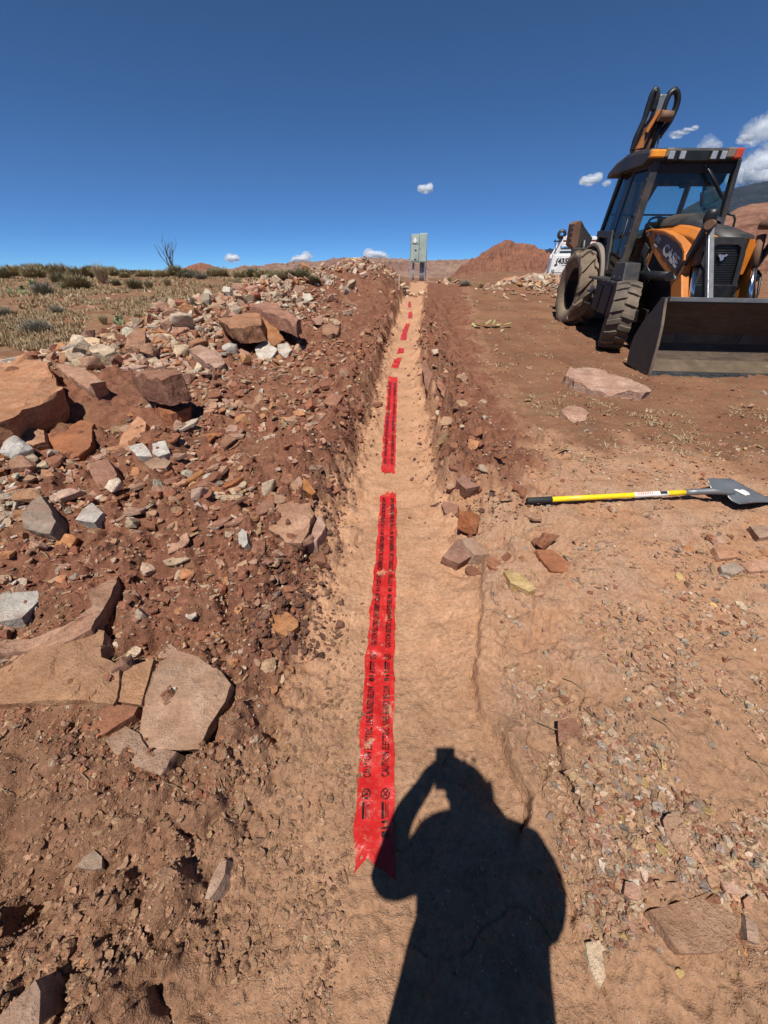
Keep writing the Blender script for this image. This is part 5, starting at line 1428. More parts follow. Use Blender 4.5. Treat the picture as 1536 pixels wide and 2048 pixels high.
# the phone, its lens at the standpoint
fr = Matrix(((1, 0, 0), (0, _s, -_c), (0, _c, _s)))     # columns: right, up of the phone, towards the face
upv = Vector((0, _s, _c)); bkv = Vector((0, -_c, _s))
ph = MB(); hw, hh = .036, .074
cpn = Vector((0, 0, CAM_H)) + bkv * .010 - upv * .058 + Vector((-.006, 0, 0))
R3 = Matrix((Vector((1, 0, 0)), upv, bkv)).transposed()
ph.box(cpn, (hw * 2, hh * 2, .008), R3); pho = ph.build('phone', M_BLACK, None, .003)
tag(pho, 'black phone held up at chest height by the person', 'phone')
# ------------------------------------------------------------------ stone
def sandstone(name, base, alt, dirt=(.27, .135, .078), dirt_amt=.35, attr=None):
    m, nt, b = new_mat(name)
    tc = N(nt, 'ShaderNodeTexCoord'); oi = N(nt, 'ShaderNodeObjectInfo'); geo = N(nt, 'ShaderNodeNewGeometry')
    P = geo.outputs['Position']
    n1 = noise_tex(nt, 7.0, 6, .62, P, .6); n2 = noise_tex(nt, 38.0, 5, .7, P); n3 = noise_tex(nt, 160.0, 3, .6, P); n4 = noise_tex(nt, 4.0, 7, .7, P, .8)
    f = ramp(nt, n1.outputs[0], [(.36, 0.), (.64, 1.)]).outputs[0]
    if attr:
        a = N(nt, 'ShaderNodeAttribute'); a.attribute_name = attr
        c = mixc(nt, .55, a.outputs['Color'], ramp(nt, n1.outputs[0], [(.3, .72), (.7, 1.25)]).outputs[0], 'MULTIPLY')
    else:
        c = mixc(nt, f, base, alt)
        mp = N(nt, 'ShaderNodeMapping'); nt.links.new(tc.outputs['Object'], mp.inputs[0]); mp.inputs['Scale'].default_value = (1.2, 1.2, 15.0)
        ns = noise_tex(nt, 1.6, 5, .6, mp.outputs[0], .4)
        c = mixc(nt, .8, c, ramp(nt, ns.outputs[0], [(.34, .66), (.5, 1.0), (.66, 1.22)]).outputs[0], 'MULTIPLY')
        hs = N(nt, 'ShaderNodeHueSaturation'); nt.links.new(c, hs.inputs['Color'])
        v = math_n(nt, 'ADD', math_n(nt, 'MULTIPLY', oi.outputs['Random'], .42), .78); nt.links.new(v, hs.inputs['Value'])
        s2 = math_n(nt, 'ADD', math_n(nt, 'MULTIPLY', math_n(nt, 'FRACT', math_n(nt, 'MULTIPLY', oi.outputs['Random'], 7.31)), .4), .8); nt.links.new(s2, hs.inputs['Saturation'])
        c = hs.outputs[0]
    sp = ramp(nt, n2.outputs[0], [(.3, .62), (.5, 1.0), (.7, 1.3)]).outputs[0]
    c = mixc(nt, .75, c, sp, 'MULTIPLY')
    df = ramp(nt, n4.outputs[0], [(.50 - .3 * dirt_amt, 0.), (.86 - .18 * dirt_amt, .8)]).outputs[0]
    # soil clings to faces that look up
    nz = N(nt, 'ShaderNodeSeparateXYZ'); nt.links.new(geo.outputs['Normal'], nz.inputs[0])
    df = math_n(nt, 'MULTIPLY', df, ramp(nt, nz.outputs[2], [(.1, .35), (.75, 1.)]).outputs[0])
    c = mixc(nt, df, c, dirt)
    nt.links.new(c, b.inputs['Base Color']); b.inputs['Roughness'].default_value = .9; b.inputs['Specular IOR Level'].default_value = .18
    hh = math_n(nt, 'ADD', math_n(nt, 'MULTIPLY', n2.outputs[0], 1.0), math_n(nt, 'MULTIPLY', n3.outputs[0], .35))
    hh = math_n(nt, 'ADD', hh, math_n(nt, 'MULTIPLY', n1.outputs[0], 1.6))
    bump(nt, b, hh, .9, .02)
    return m
STONE = {
    'white': sandstone('white stone', (.43, .385, .33), (.54, .48, .41), dirt_amt=.12),
    'cream': sandstone('cream stone', (.50, .38, .26), (.60, .46, .32), dirt_amt=.22),
    'pink': sandstone('pink sandstone', (.37, .195, .125), (.46, .28, .19), dirt_amt=.38),
    'orange': sandstone('orange sandstone', (.38, .18, .088), (.45, .24, .135), dirt_amt=.36),
    'red brown': sandstone('red brown sandstone', (.26, .105, .06), (.34, .155, .09), dirt_amt=.4),
    'tan': sandstone('dusty tan sandstone', (.33, .185, .115), (.44, .28, .185), dirt=(.30, .165, .095), dirt_amt=.58),
    'yellow': sandstone('yellow stone', (.50, .31, .10), (.52, .38, .19), dirt_amt=.15),
    'grey': sandstone('grey stone', (.29, .235, .185), (.38, .31, .245), dirt_amt=.4),
}
STONE_COL = {'white': (.50, .43, .345), 'cream': (.50, .37, .26), 'pink': (.40, .235, .155), 'orange': (.43, .20, .095), 'red brown': (.27, .11, .065), 'tan': (.42, .26, .155), 'yellow': (.48, .32, .13), 'grey': (.31, .25, .195), 'slate': (.21, .17, .14)}
M_RUBBLE = sandstone('mixed rubble', None, None, dirt_amt=.2, attr='stone_colour')

def hull_mesh(kind, seed, detail=0):
    rng = random.Random(seed)
    pts = []
    if kind == 'slab':
        n = rng.randint(5, 8); h = rng.uniform(.055, .13)
        for k in range(n):
            a = 2 * PI * (k + rng.uniform(-.32, .32)) / n; r = rng.uniform(.36, .56)
            pts += [(r * math.cos(a), r * math.sin(a) * .8, h * rng.uniform(.75, 1.1)), (r * rng.uniform(.85, 1.12) * math.cos(a), r * rng.uniform(.85, 1.1) * math.sin(a) * .8, -h * rng.uniform(.6, 1.0))]
    elif kind == 'shard':
        h = rng.uniform(.05, .10)
        for (x, y) in ((-.5, rng.uniform(-.08, .08)), (-.2, .19), (.15, .22), (.5, rng.uniform(-.1, .1)), (.12, -.19), (-.22, -.17)):
            x += rng.uniform(-.06, .06); y += rng.uniform(-.04, .04)
            pts += [(x, y, h * rng.uniform(.6, 1.1)), (x * .95, y * rng.uniform(.8, 1.2), -h)]
    else:
        for k in range(15):
            v = Vector((rng.gauss(0, 1), rng.gauss(0, 1), rng.gauss(0, 1))).normalized()
            q = Vector([max(-.8, min(.8, c)) for c in v]) * rng.uniform(.52, .66)
            pts.append((q.x, q.y * .84, q.z * .66))
    bm = bmesh.new()
    for p in pts: bm.verts.new(p)
    bmesh.ops.convex_hull(bm, input=bm.verts)
    bmesh.ops.delete(bm, geom=[v for v in bm.verts if not v.link_faces], context='VERTS')
    bmesh.ops.dissolve_limit(bm, angle_limit=math.radians(9), verts=bm.verts, edges=bm.edges)
    if detail:
        bmesh.ops.bevel(bm, geom=list(bm.edges), offset=.022, segments=1, affect='EDGES', profile=.6)
        bmesh.ops.triangulate(bm, faces=bm.faces)
        for it in range(detail):
            es = [e for e in bm.edges if e.calc_length() > (.17 if it == 0 else .09)]
            bmesh.ops.subdivide_edges(bm, edges=es, cuts=1)
            bmesh.ops.triangulate(bm, faces=bm.faces)
        for v in bm.verts:
            c = v.co; o = Vector((seed * 3.1, seed * 1.7, 0))
            d = mnoise.noise(c * 3.2 + o) * .035 + mnoise.noise(c * 8 + o) * .016 + mnoise.noise(c * 18 + o) * .007
            v.co = c * (1 + d * 1.1)
    else:
        bmesh.ops.triangulate(bm, faces=bm.faces)
    bmesh.ops.recalc_face_normals(bm, faces=bm.faces)
    me = bpy.data.meshes.new('rock_' + kind); bm.to_mesh(me); bm.free()
    me.polygons.foreach_set('use_smooth', [True] * len(me.polygons))
    me.set_sharp_from_angle(angle=math.radians(28))
    me.materials.append(None)
    return me
ROCKS = {k: [hull_mesh(k, 40 + 13 * i + s, 2) for i in range(7)] for s, k in enumerate(('slab', 'block', 'shard'))}
LOW = {k: [hull_mesh(k, 240 + 13 * i + s, 0) for i in range(6)] for s, k in enumerate(('slab', 'block', 'shard'))}
LOWNP = {}
for k, ms in LOW.items():
    LOWNP[k] = []
    for me_ in ms:
        v = np.array([p.co[:] for p in me_.vertices]); f = np.array([list(p.vertices) for p in me_.polygons]); LOWNP[k].append((v, f))

ROCK_LIST = []      # (px, py, width px) of everything placed by hand
SHORT = []          # landmarks: (phrase, px, py)
def set_mat(o, colour):
    o.material_slots[0].link = 'OBJECT'; o.material_slots[0].material = STONE[colour]
def place_rock(p, size, kind, colour, label, rng, group, rot=None, tilt=.28, squash=1.0, sink=.22):
    me_ = rng.choice(ROCKS[kind])
    o = link(bpy.data.objects.new('rock', me_))
    o.scale = (size, size * rng.uniform(.85, 1.1), size * squash)
    o.rotation_euler = (rng.uniform(-tilt, tilt), rng.uniform(-tilt, tilt), rng.uniform(0, 2 * PI) if rot is None else rot)
    h = {'slab': .09, 'block': .36, 'shard': .08}[kind] * size * squash
    o.location = (p[0], p[1], p[2] + h * (1 - 2 * sink))
    set_mat(o, colour)
    return tag(o, label, 'rock', group)

def traced(label, pts, thick, colour, lift=None, tilt=(0, 0), short=None, rough=1.0, group=None, layers=True):
    """a slab whose upper face has this outline, lying on (or sunk into) the ground with real thickness"""
    H_ = [hit(a, b) for a, b in pts]
    c = sum(H_, Vector()) / len(H_)
    lift = thick * .7 if lift is None else lift
    flat = abs(tilt[1]) + abs(tilt[0]) < .25
    lift *= .62 if flat and thick < .12 else .78
    tilt = (tilt[0] * .6, tilt[1] * .6)
    c.z = sum(h.z for h in H_) / len(H_) + lift
    n = Vector((tilt[0], tilt[1], 1)).normalized(); o = Vector((0, 0, CAM_H))
    for go_ in (0, 1):
        top = []
        for a, b in pts:
            d = sight(a, b); top.append(o + d * ((c - o).dot(n) / d.dot(n)))
        cen = sum(top, Vector()) / len(top)
        if go_: break
        r0 = random.Random(5); over = []
        for q in range(60):
            p = cen.lerp(r0.choice(top).lerp(r0.choice(top), r0.random()), r0.random() ** .5 * .95)
            over.append(ground_z(p.x, p.y) - p.z)
        over.sort(); c.z += max(0.0, over[56] + .005)
    rng = random.Random(int(pts[0][0] * 7 + pts[0][1]))
    # break up the straight outline a little
    out = []
    for i, p in enumerate(top):
        q = top[(i + 1) % len(top)]; L = (q - p).length
        out.append(p)
        k = max(1, int(L / .07))
        perp = (q - p).cross(n).normalized()
        for j in range(1, k):
            w_ = p.lerp(q, j / k); out.append(w_ + perp * (mnoise.noise(w_ * 9) * .016 + mnoise.noise(w_ * 27) * .007) * rough)
    bm = bmesh.new()
    vs_ = [bm.verts.new(p - cen) for p in out]
    f = bm.faces.new(vs_)
    lean = Vector((rng.uniform(-.25, .25), rng.uniform(-.05, .35), 0)) * thick
    ex = bmesh.ops.extrude_face_region(bm, geom=[f])
    nv = [g for g in ex['geom'] if isinstance(g, bmesh.types.BMVert)]
    for v in nv:
        v.co = v.co * (1.0 + .10 * mnoise.noise(v.co * 2.2 + Vector((7, 3, 1)))) - n * (thick * 1.35 + .02) + lean
    for v in vs_:
        v.co -= n * thick * max(0, .10 + .45 * mnoise.noise(v.co * 6 + Vector((3, 9, 4))))
    bmesh.ops.recalc_face_normals(bm, faces=bm.faces)
    bmesh.ops.triangulate(bm, faces=bm.faces, ngon_method='EAR_CLIP')
    size = max((p - cen).length for p in top)
    lim = max(.016, size * .055)
    for it in range(5):
        es = [e for e in bm.edges if e.calc_length() > lim]
        if not es or len(bm.verts) > 5000: break
        bmesh.ops.subdivide_edges(bm, edges=es, cuts=1); bmesh.ops.triangulate(bm, faces=bm.faces)
    sx = rng.uniform(0, 50)
    for v in bm.verts:
        c2 = v.co + cen
        q = c2 + Vector((sx, 0, 0))
        a = mnoise.noise(q * 5) * .010 + mnoise.noise(q * 14) * .005 + mnoise.noise(q * 40) * .0025
        if layers:
            t = mnoise.noise(q * 2.6) + .4 * mnoise.noise(q * 7)
            a += .007 * (1 if t > .12 else 0) + .006 * (1 if t > .42 else 0)
        v.co += n * a * rough * min(1, size / .25)
        v.co += (Vector((mnoise.noise(q * 9 + Vector((9, 0, 0))), mnoise.noise(q * 9 + Vector((0, 9, 0))), 0)) * .010 + Vector((mnoise.noise(q * 30), mnoise.noise(q * 30 + Vector((0, 5, 0))), 0)) * .004) * rough * min(1, size / .25)
    me_ = bpy.data.meshes.new('rock'); bm.to_mesh(me_); bm.free()
    me_.polygons.foreach_set('use_smooth', [True] * len(me_.polygons)); me_.set_sharp_from_angle(angle=math.radians(32)); me_.materials.append(None)
    o_ = mesh_obj('rock', me_); o_.location = cen; set_mat(o_, colour)
    tag(o_, label, 'rock', group)
    mx = sum(a for a, b in pts) / len(pts); my = sum(b for a, b in pts) / len(pts)
    ROCK_LIST.append((cen.x, cen.y, size))
    if short: SHORT.append((short, mx, my))
    return o_

SHORT += [('the shovel grip', 1075, 1010), ('the shovel blade', 1470, 990), ('the loader bucket corner', 1290, 760), ('the front tape tip', 710, 1745), ('the phone shadow', 893, 1495)]
traced('broad brown dusty slab at the left edge, its near rim overhanging a dark gap', [(-40, 1345), (30, 1318), (67, 1297), (183, 1257), (208, 1263), (203, 1313), (242, 1334), (233, 1392), (225, 1408), (96, 1402), (-40, 1404)], .075, 'tan', .070, (0, -.10), 'the broad dusty slab')
traced('small brown slab wedged between the broad dusty slab and the pale pointed slab', [(246, 1340), (308, 1318), (292, 1372), (283, 1409), (236, 1402)], .06, 'tan', .058, (0, -.06))
traced('large pale cracked slab with a pointed top, lower left', [(354, 1300), (402, 1317), (442, 1342), (462, 1365), (452, 1405), (417, 1455), (394, 1494), (296, 1497), (278, 1463), (287, 1409), (306, 1351), (321, 1322)], .065, 'tan', .072, (.04, -.16), 'the pale pointed slab')
traced('flat brown slab tucked under the near edge of the pale pointed slab', [(210, 1480), (250, 1451), (279, 1466), (296, 1500), (352, 1500), (333, 1534), (321, 1549), (233, 1508)], .05, 'tan', .030, (0, -.05), 'the tucked slab')
traced('dark red wedge stone left of the pale pointed slab', [(177, 1459), (221, 1409), (275, 1413), (267, 1428), (208, 1467), (183, 1472)], .05, 'red brown', .045, (-.1, -.12))
traced('long tilted slab half buried in red grit, its raised tip casting a black shadow', [(-30, 1308), (-30, 1280), (100, 1262), (150, 1242), (183, 1209), (175, 1180), (205, 1158), (231, 1143), (227, 1172), (204, 1215), (183, 1256), (90, 1293)], .09, 'pink', .075, (-.16, -.06), 'the tilted slab')
traced('bright white angular rock at the left edge', [(-12, 1212), (-10, 1190), (21, 1186), (75, 1181), (80, 1197), (42, 1236), (0, 1242)], .09, 'white', .065, (.05, -.10), 'the bright white rock')
traced('flat orange square slab beside the trench', [(558, 995), (590, 998), (621, 1005), (627, 1026), (604, 1080), (575, 1084), (537, 1057), (546, 1022)], .06, 'orange', .065, (.03, -.14), 'the orange square slab')
traced('small tan chunk touching the right side of the orange square slab', [(624, 1040), (640, 1030), (652, 1052), (632, 1083), (612, 1082)], .06, 'pink', .05, (.1, -.05))
traced('rounded orange block at the trench edge above a crumbling wall', [(542, 1228), (558, 1219), (578, 1226), (597, 1239), (596, 1252), (571, 1273), (545, 1258)], .08, 'orange', .06, (.05, -.18), 'the rounded orange block')
traced('upright red brown slab in the left rubble', [(179, 926), (217, 920), (235, 949), (229, 976), (200, 980), (185, 959)], .05, 'red brown', .075, (0, -.55), 'the upright red slab')
traced('wide layered brown slab shading a hollow on the left', [(94, 866), (130, 855), (163, 842), (186, 844), (183, 892), (143, 913), (107, 903)], .10, 'red brown', .10, (-.05, -.30), 'the layered brown slab')
traced('huge thick boulder slab cut off by the left frame edge', [(-160, 716), (0, 716), (92, 722), (112, 764), (120, 778), (95, 792), (40, 812), (10, 838), (-160, 870)], .20, 'pink', .26, (0, -.10), 'the huge boulder slab', 1.6)
traced('flat peach boulder resting behind the huge boulder slab', [(107, 724), (156, 733), (210, 762), (184, 771), (140, 754)], .14, 'pink', .13, (0, -.12), None, 1.4)
traced('long dark sided rock facing the camera in the left rubble', [(254, 733), (300, 738), (360, 742), (364, 747), (320, 752), (274, 746)], .17, 'red brown', .18, (0, .15), 'the long dark sided rock', 1.5)
traced('big orange and white block crowning the left spoil ridge', [(436, 640), (470, 628), (511, 621), (524, 634), (520, 649), (478, 655)], .14, 'pink', .16, (0, -.12), 'the big orange block', 1.7)
traced('tilted orange wedge leaning right of the big orange block', [(513, 628), (524, 626), (548, 645), (570, 680), (548, 690), (522, 668)], .14, 'orange', .20, (.35, -.30), None, 1.6)
traced('long brown rock high on the left spoil ridge', [(500, 600), (545, 604), (600, 640), (592, 648), (545, 628), (498, 612)], .12, 'red brown', .12, (.1, -.1), 'the long brown ridge rock', 1.5)
traced('white slab face in front of the big orange block', [(508, 695), (532, 682), (556, 700), (540, 722), (520, 728)], .10, 'white', .10, (0, -.5), 'the white slab face')
traced('square white block right of the white slab face', [(552, 688), (575, 684), (584, 700), (572, 711), (556, 704)], .12, 'white', .10, (.1, -.3))
traced('orange capped rock alone on the bank left of the trench', [(643, 650), (660, 646), (680, 648), (678, 660), (662, 668), (646, 664)], .14, 'orange', .12, (.05, -.2), 'the orange capped rock')
traced('big flat pink rock lying in front of the loader bucket', [(1130, 748), (1140, 733), (1168, 728), (1200, 736), (1240, 750), (1306, 776), (1290, 783), (1210, 778), (1150, 764)], .20, 'pink', .21, (-.03, -.10), 'the big flat pink rock', 1.5)
traced('angular pink rock on the gravel nearer than the big flat pink rock', [(1122, 820), (1136, 812), (1151, 808), (1180, 824), (1172, 838), (1150, 842), (1138, 836)], .10, 'pink', .09, (0, -.2), 'the angular pink rock')
traced('yellow ochre stone on the gravel right of the trench', [(1008, 1142), (1020, 1138), (1046, 1150), (1072, 1178), (1058, 1184), (1022, 1164)], .055, 'yellow', .05, (.05, -.10), 'the ochre stone')
traced('long smooth bone shaped stone in the right foreground', [(1327, 1640), (1335, 1628), (1349, 1624), (1366, 1636), (1380, 1672), (1391, 1702), (1386, 1729), (1378, 1733), (1352, 1695), (1332, 1664)], .038, 'tan', .034, (0, -.05), 'the long smooth stone')
traced('wide dusty slab in the right foreground with pebbles on top', [(1298, 1821), (1360, 1800), (1428, 1781), (1445, 1808), (1476, 1835), (1470, 1870), (1463, 1896), (1428, 1906), (1366, 1904), (1330, 1862)], .05, 'tan', .032, (0, .03), 'the pebbled slab')
traced('long chalky white stone right of the big shadow', [(1172, 1884), (1200, 1880), (1206, 1915), (1212, 1953), (1201, 1976), (1188, 1950), (1176, 1915)], .03, 'cream', .030, (0, -.02), 'the long chalky stone')
traced('peach block standing left of the gravel patch, right foreground', [(1252, 1762), (1268, 1764), (1282, 1774), (1280, 1800), (1266, 1798), (1250, 1787)], .04, 'pink', .038, (.05, -.1), 'the peach block')
traced('flat tan flake under the lower end of the long smooth stone', [(1388, 1736), (1450, 1728), (1445, 1748), (1428, 1757), (1400, 1754)], .03, 'tan', .022, (0, 0))
traced('tan stone at the far right corner of the pebbled slab', [(1441, 1757), (1460, 1762), (1488, 1780), (1484, 1790), (1455, 1784)], .035, 'pink', .030, (0, -.08))
traced('orange shard standing right of the pebbled slab', [(1488, 1800), (1500, 1790), (1509, 1798), (1504, 1825), (1492, 1818)], .03, 'orange', .03, (.1, -.1))
traced('tan slab at the lower right frame edge', [(1491, 1830), (1515, 1848), (1521, 1890), (1497, 1880)], .04, 'tan', .04, (0, -.1), 'the right edge slab')
traced('big dusty tan rock tipped up in the bottom left corner', [(-12, 2040), (38, 1990), (70, 1962), (80, 1984), (78, 2048), (40, 2080), (-12, 2090)], .09, 'tan', .075, (.12, -.22), 'the bottom corner rock')
traced('thin grey brown shard stuck in cloddy earth, lower left', [(408, 1797), (420, 1760), (438, 1725), (453, 1719), (448, 1748), (436, 1772), (418, 1798)], .035, 'tan', .035, (-.5, -.1), 'the thin shard')
traced('rounded brown cobble in the cloddy left foreground', [(150, 1734), (165, 1712), (187, 1699), (204, 1714), (203, 1735), (187, 1738)], .06, 'grey', .04, (0, -.2), 'the rounded cobble')
traced('brown ledge rock jutting from the right trench wall', [(886, 1111), (902, 1092), (917, 1076), (932, 1090), (944, 1111), (918, 1127)], .08, 'red brown', .075, (-.1, -.2), 'the ledge rock')
traced('second brown ledge rock behind the ledge rock', [(922, 1078), (944, 1076), (972, 1094), (980, 1108), (950, 1110)], .07, 'tan', .065, (0, -.15))
traced('dark angular rock poking from the right bank', [(912, 960), (928, 949), (960, 972), (932, 978)], .09, 'red brown', .08, (-.1, -.3), 'the poking rock')
traced('thin dark plate leaning against the right trench wall', [(843, 722), (852, 724), (866, 752), (862, 792), (850, 775)], .05, 'red brown', .03, (-1.0, -.5), 'the leaning plate')
traced('dark plate just right of the leaning plate', [(868, 760), (878, 756), (900, 790), (890, 796)], .06, 'red brown', .08, (-.9, -.4))
traced('rounded grey boulder in the cream stone heap', [(44, 1030), (60, 1004), (80, 990), (100, 1014), (113, 1046), (97, 1067), (48, 1060)], .12, 'grey', .10, (0, -.35), 'the rounded grey boulder')
traced('clean white rock right of the rounded grey boulder', [(150, 1038), (165, 1018), (184, 1006), (205, 1024), (188, 1046)], .09, 'white', .08, (0, -.25), 'the clean white rock')
traced('chunky pink stone in gravel at the right frame edge', [(1428, 1093), (1450, 1090), (1477, 1098), (1476, 1114), (1440, 1116)], .055, 'orange', .055, (0, -.15), 'the chunky pink stone')
traced('dull pink slab low in the gravel at the right frame edge', [(1482, 1126), (1510, 1118), (1545, 1124), (1540, 1140), (1500, 1142)], .04, 'pink', .035, (0, -.05))
traced('grey flat stone nearer than the chunky pink stone', [(1442, 1130), (1470, 1124), (1492, 1136), (1470, 1148), (1446, 1142)], .04, 'grey', .035, (0, -.05))
traced('brown slab at the right frame edge below the shovel blade', [(1500, 1052), (1530, 1050), (1550, 1070), (1520, 1075)], .05, 'tan', .05, (0, -.1))
traced('flat red stain slab let into the right trench shoulder', [(1116, 1440), (1150, 1434), (1165, 1470), (1150, 1484), (1118, 1482)], .03, 'red brown', .018, (-.1, -.05), 'the red shoulder slab')
traced('upright cream stone left of the orange square slab', [(476, 1066), (484, 1057), (494, 1064), (496, 1086), (486, 1097), (478, 1088)], .045, 'white', .045, (-.2, -.4), 'the upright cream stone')
traced('rusty orange stone pair half sunk near the trench, farther one', [(580, 968), (598, 952), (606, 962), (600, 982), (586, 980)], .06, 'orange', .06, (-.2, -.4), 'the rusty stone pair')
traced('leaning rusty orange shard, nearer one of the pair', [(606, 955), (616, 962), (632, 984), (624, 990), (606, 978)], .05, 'orange', .06, (.4, -.4))
traced('big pale leaning stone in the middle left rubble', [(235, 886), (256, 852), (276, 832), (292, 844), (290, 862), (262, 886)], .07, 'pink', .075, (0, -.4), 'the pale leaning stone')
traced('fan of white flaky stone below the pale leaning stone', [(256, 892), (284, 886), (300, 902), (304, 914), (275, 914)], .05, 'white', .06, (0, -.4), 'the white flaky stone')
traced('second white flaky stone touching the first', [(306, 886), (330, 882), (340, 905), (318, 914), (304, 906)], .05, 'white', .055, (0, -.4))
traced('flat tan chip below the white flaky stones', [(288, 924), (318, 912), (342, 922), (332, 936), (300, 938)], .04, 'tan', .04, (0, -.2))
traced('chunky boulder in the left rubble beside the layered brown slab', [(42, 872), (66, 856), (88, 860), (90, 884), (66, 890), (44, 884)], .10, 'pink', .09, (0, -.3), 'the chunky boulder')
traced('rounded white and orange boulder on the left end of the spoil ridge', [(246, 690), (256, 668), (272, 654), (290, 662), (292, 680), (274, 696)], .22, 'pink', .19, (0, -.4), 'the ridge end boulder', 1.5)
traced('yellowish boulder low in front of the spoil ridge end', [(178, 694), (196, 686), (228, 694), (230, 702), (206, 706), (184, 702)], .14, 'cream', .12, (0, -.2), 'the yellowish boulder', 1.4)
traced('long pinkish slab lying right of the ridge end boulder', [(374, 695), (400, 690), (440, 706), (450, 724), (426, 730), (400, 716)], .16, 'pink', .13, (.1, -.2), 'the pinkish ridge slab', 1.4)
traced('dark brown long stone in the middle left rubble', [(308, 805), (345, 800), (382, 806), (376, 818), (340, 824), (316, 818)], .11, 'red brown', .11, (0, .1), 'the dark long stone', 1.3)
traced('flat rock slab propped right of the cabinet-side rubble heap', [(990, 566), (1010, 556), (1034, 551), (1040, 556), (1016, 566), (996, 572)], .10, 'pink', -.06, (0, -.1), 'the propped pile slab', 1.5)
# ------------------------------------------------------------------ loose stones: the largest as single rocks, the rest as rubble
rs = random.Random(77)
CAND = []   # x, y, size, kind, colour
def colour_mix(zone, r):
    t = {'left': (('red brown', .36), ('orange', .09), ('pink', .30), ('tan', .11), ('cream', .10), ('white', .02), ('grey', .02)),
         'pale': (('cream', .46), ('white', .08), ('pink', .34), ('orange', .06), ('grey', .06)),
         'heap': (('white', .46), ('cream', .34), ('grey', .12), ('pink', .08)),
         'right': (('tan', .30), ('pink', .22), ('cream', .14), ('grey', .16), ('orange', .08), ('red brown', .05), ('yellow', .05)),
         'ridge': (('cream', .32), ('white', .09), ('pink', .34), ('orange', .09), ('red brown', .13), ('grey', .03)),
         'clod': (('red brown', .8), ('tan', .2))}[zone]
    a = r.random(); s = 0
    for k, w in t:
        s += w
        if a < s: return k
    return t[0][0]
def power(lo, hi, k, r): 
    u_ = r.random(); return (lo ** (1 - k) + u_ * (hi ** (1 - k) - lo ** (1 - k))) ** (1 / (1 - k))
def kinds(r): return r.choices(('slab', 'block', 'shard'), (.48, .16, .36))[0]
def edge_plate(r):
    y = r.uniform(1.6, 8.5)
    return (er_(y) + r.uniform(-.02, .45), y) if r.random() < .55 else (el_(y) - r.uniform(-.02, .4), y)
def blocked(x, y, s):
    for (a, b, q) in ROCK_LIST:
        if (x - a) ** 2 + (y - b) ** 2 < (q * .50 + s * .3) ** 2: return True
    return False
def add(n, fx, lo, hi, k, zone, keep=None):
    m_ = 0; tries = 0
    while m_ < n and tries < n * 12:
        tries += 1
        x, y = fx(rs)
        if keep and not keep(x, y): continue
        s = power(lo, hi, k, rs)
        if blocked(x, y, s): continue
        CAND.append((x, y, s, kinds(rs), colour_mix(zone, rs))); m_ += 1
def el_(y): return float(pl(y, EDGE_L))
def er_(y): return float(pl(y, EDGE_R))
def ridge_x(y):
    R = np.array(RIDGE); return float(np.interp(y, R[:, 1], R[:, 0]))
# left spoil between ridge and trench
add(900, lambda r: (lambda y: (r.uniform(ridge_x(max(y, 2.9)) - .7, el_(y) - .05), y))(r.uniform(1.3, 6.5)), .025, .19, 2.5, 'left', lambda x, y: vnoise(x, y, .9, 301) > -.45)
add(300, lambda r: (lambda y: (r.uniform(-3.2 - .2 * y, el_(y) - .06), y))(r.uniform(.7, 2.2)), .014, .085, 2.6, 'left')
add(60, lambda r: (lambda y: (r.uniform(-2.2 - .2 * y, el_(y) - .06), y))(r.uniform(.2, .8)), .010, .045, 2.6, 'left')
add(520, lambda r: (lambda y: (ridge_x(y) + r.gauss(.15, .75), y))(r.uniform(4.3, 9.5)), .06, .36, 2.3, 'ridge', lambda x, y: x < el_(y) - .35)
add(2200, lambda r: (lambda y: (ridge_x(y) + r.gauss(-.05, .66), y))(r.uniform(8.0, 16.8)), .06, .32, 2.2, 'pale', lambda x, y: x < el_(y) - .5)
add(260, lambda r: (lambda y: (r.uniform(ridge_x(y), el_(y) - .15), y))(r.uniform(6.0, 16.0)), .04, .17, 2.5, 'left')
# cream heap at the left edge
hc = hit(55, 1000)
add(150, lambda r: (hc.x + r.gauss(0, .26) - .06, hc.y + r.gauss(0, .17)), .045, .13, 1.9, 'heap')
hc2 = hit(420, 655)
add(420, edge_plate, .04, .22, 2.0, 'clod')
# flakes and broken bits thick over the left bank
add(6200, lambda r: (lambda y: (r.uniform(max(ridge_x(max(y, 2.9)) - .9, -1.3 - 1.2 * y), el_(y) - .02), y))(power(.95, 8.0, .6, r)), .016, .085, 2.15, 'left', lambda x, y: vnoise(x, y, .55, 303) > -.55)
add(2600, lambda r: (lambda y: (ridge_x(y) + r.gauss(.25, .75), y))(r.uniform(3.6, 9.5)), .04, .16, 2.0, 'ridge', lambda x, y: x < el_(y) - .3)
# the jumble of pale slabs and shards spilling down from the ridge
add(3900, lambda r: (lambda y: (ridge_x(max(y, 2.9)) + abs(r.gauss(0, .95)) - .55, y))(power(2.3, 8.8, .6, r)), .05, .30, 2.0, 'ridge', lambda x, y: x < el_(y) - .45 and vnoise(x, y, .8, 305) > -.5)
add(1500, lambda r: (lambda y: (r.uniform(ridge_x(max(y, 2.9)) - .5, el_(y) - .35), y))(power(1.9, 6.5, .6, r)), .05, .19, 2.2, 'left', lambda x, y: vnoise(x, y, .6, 307) > -.4)
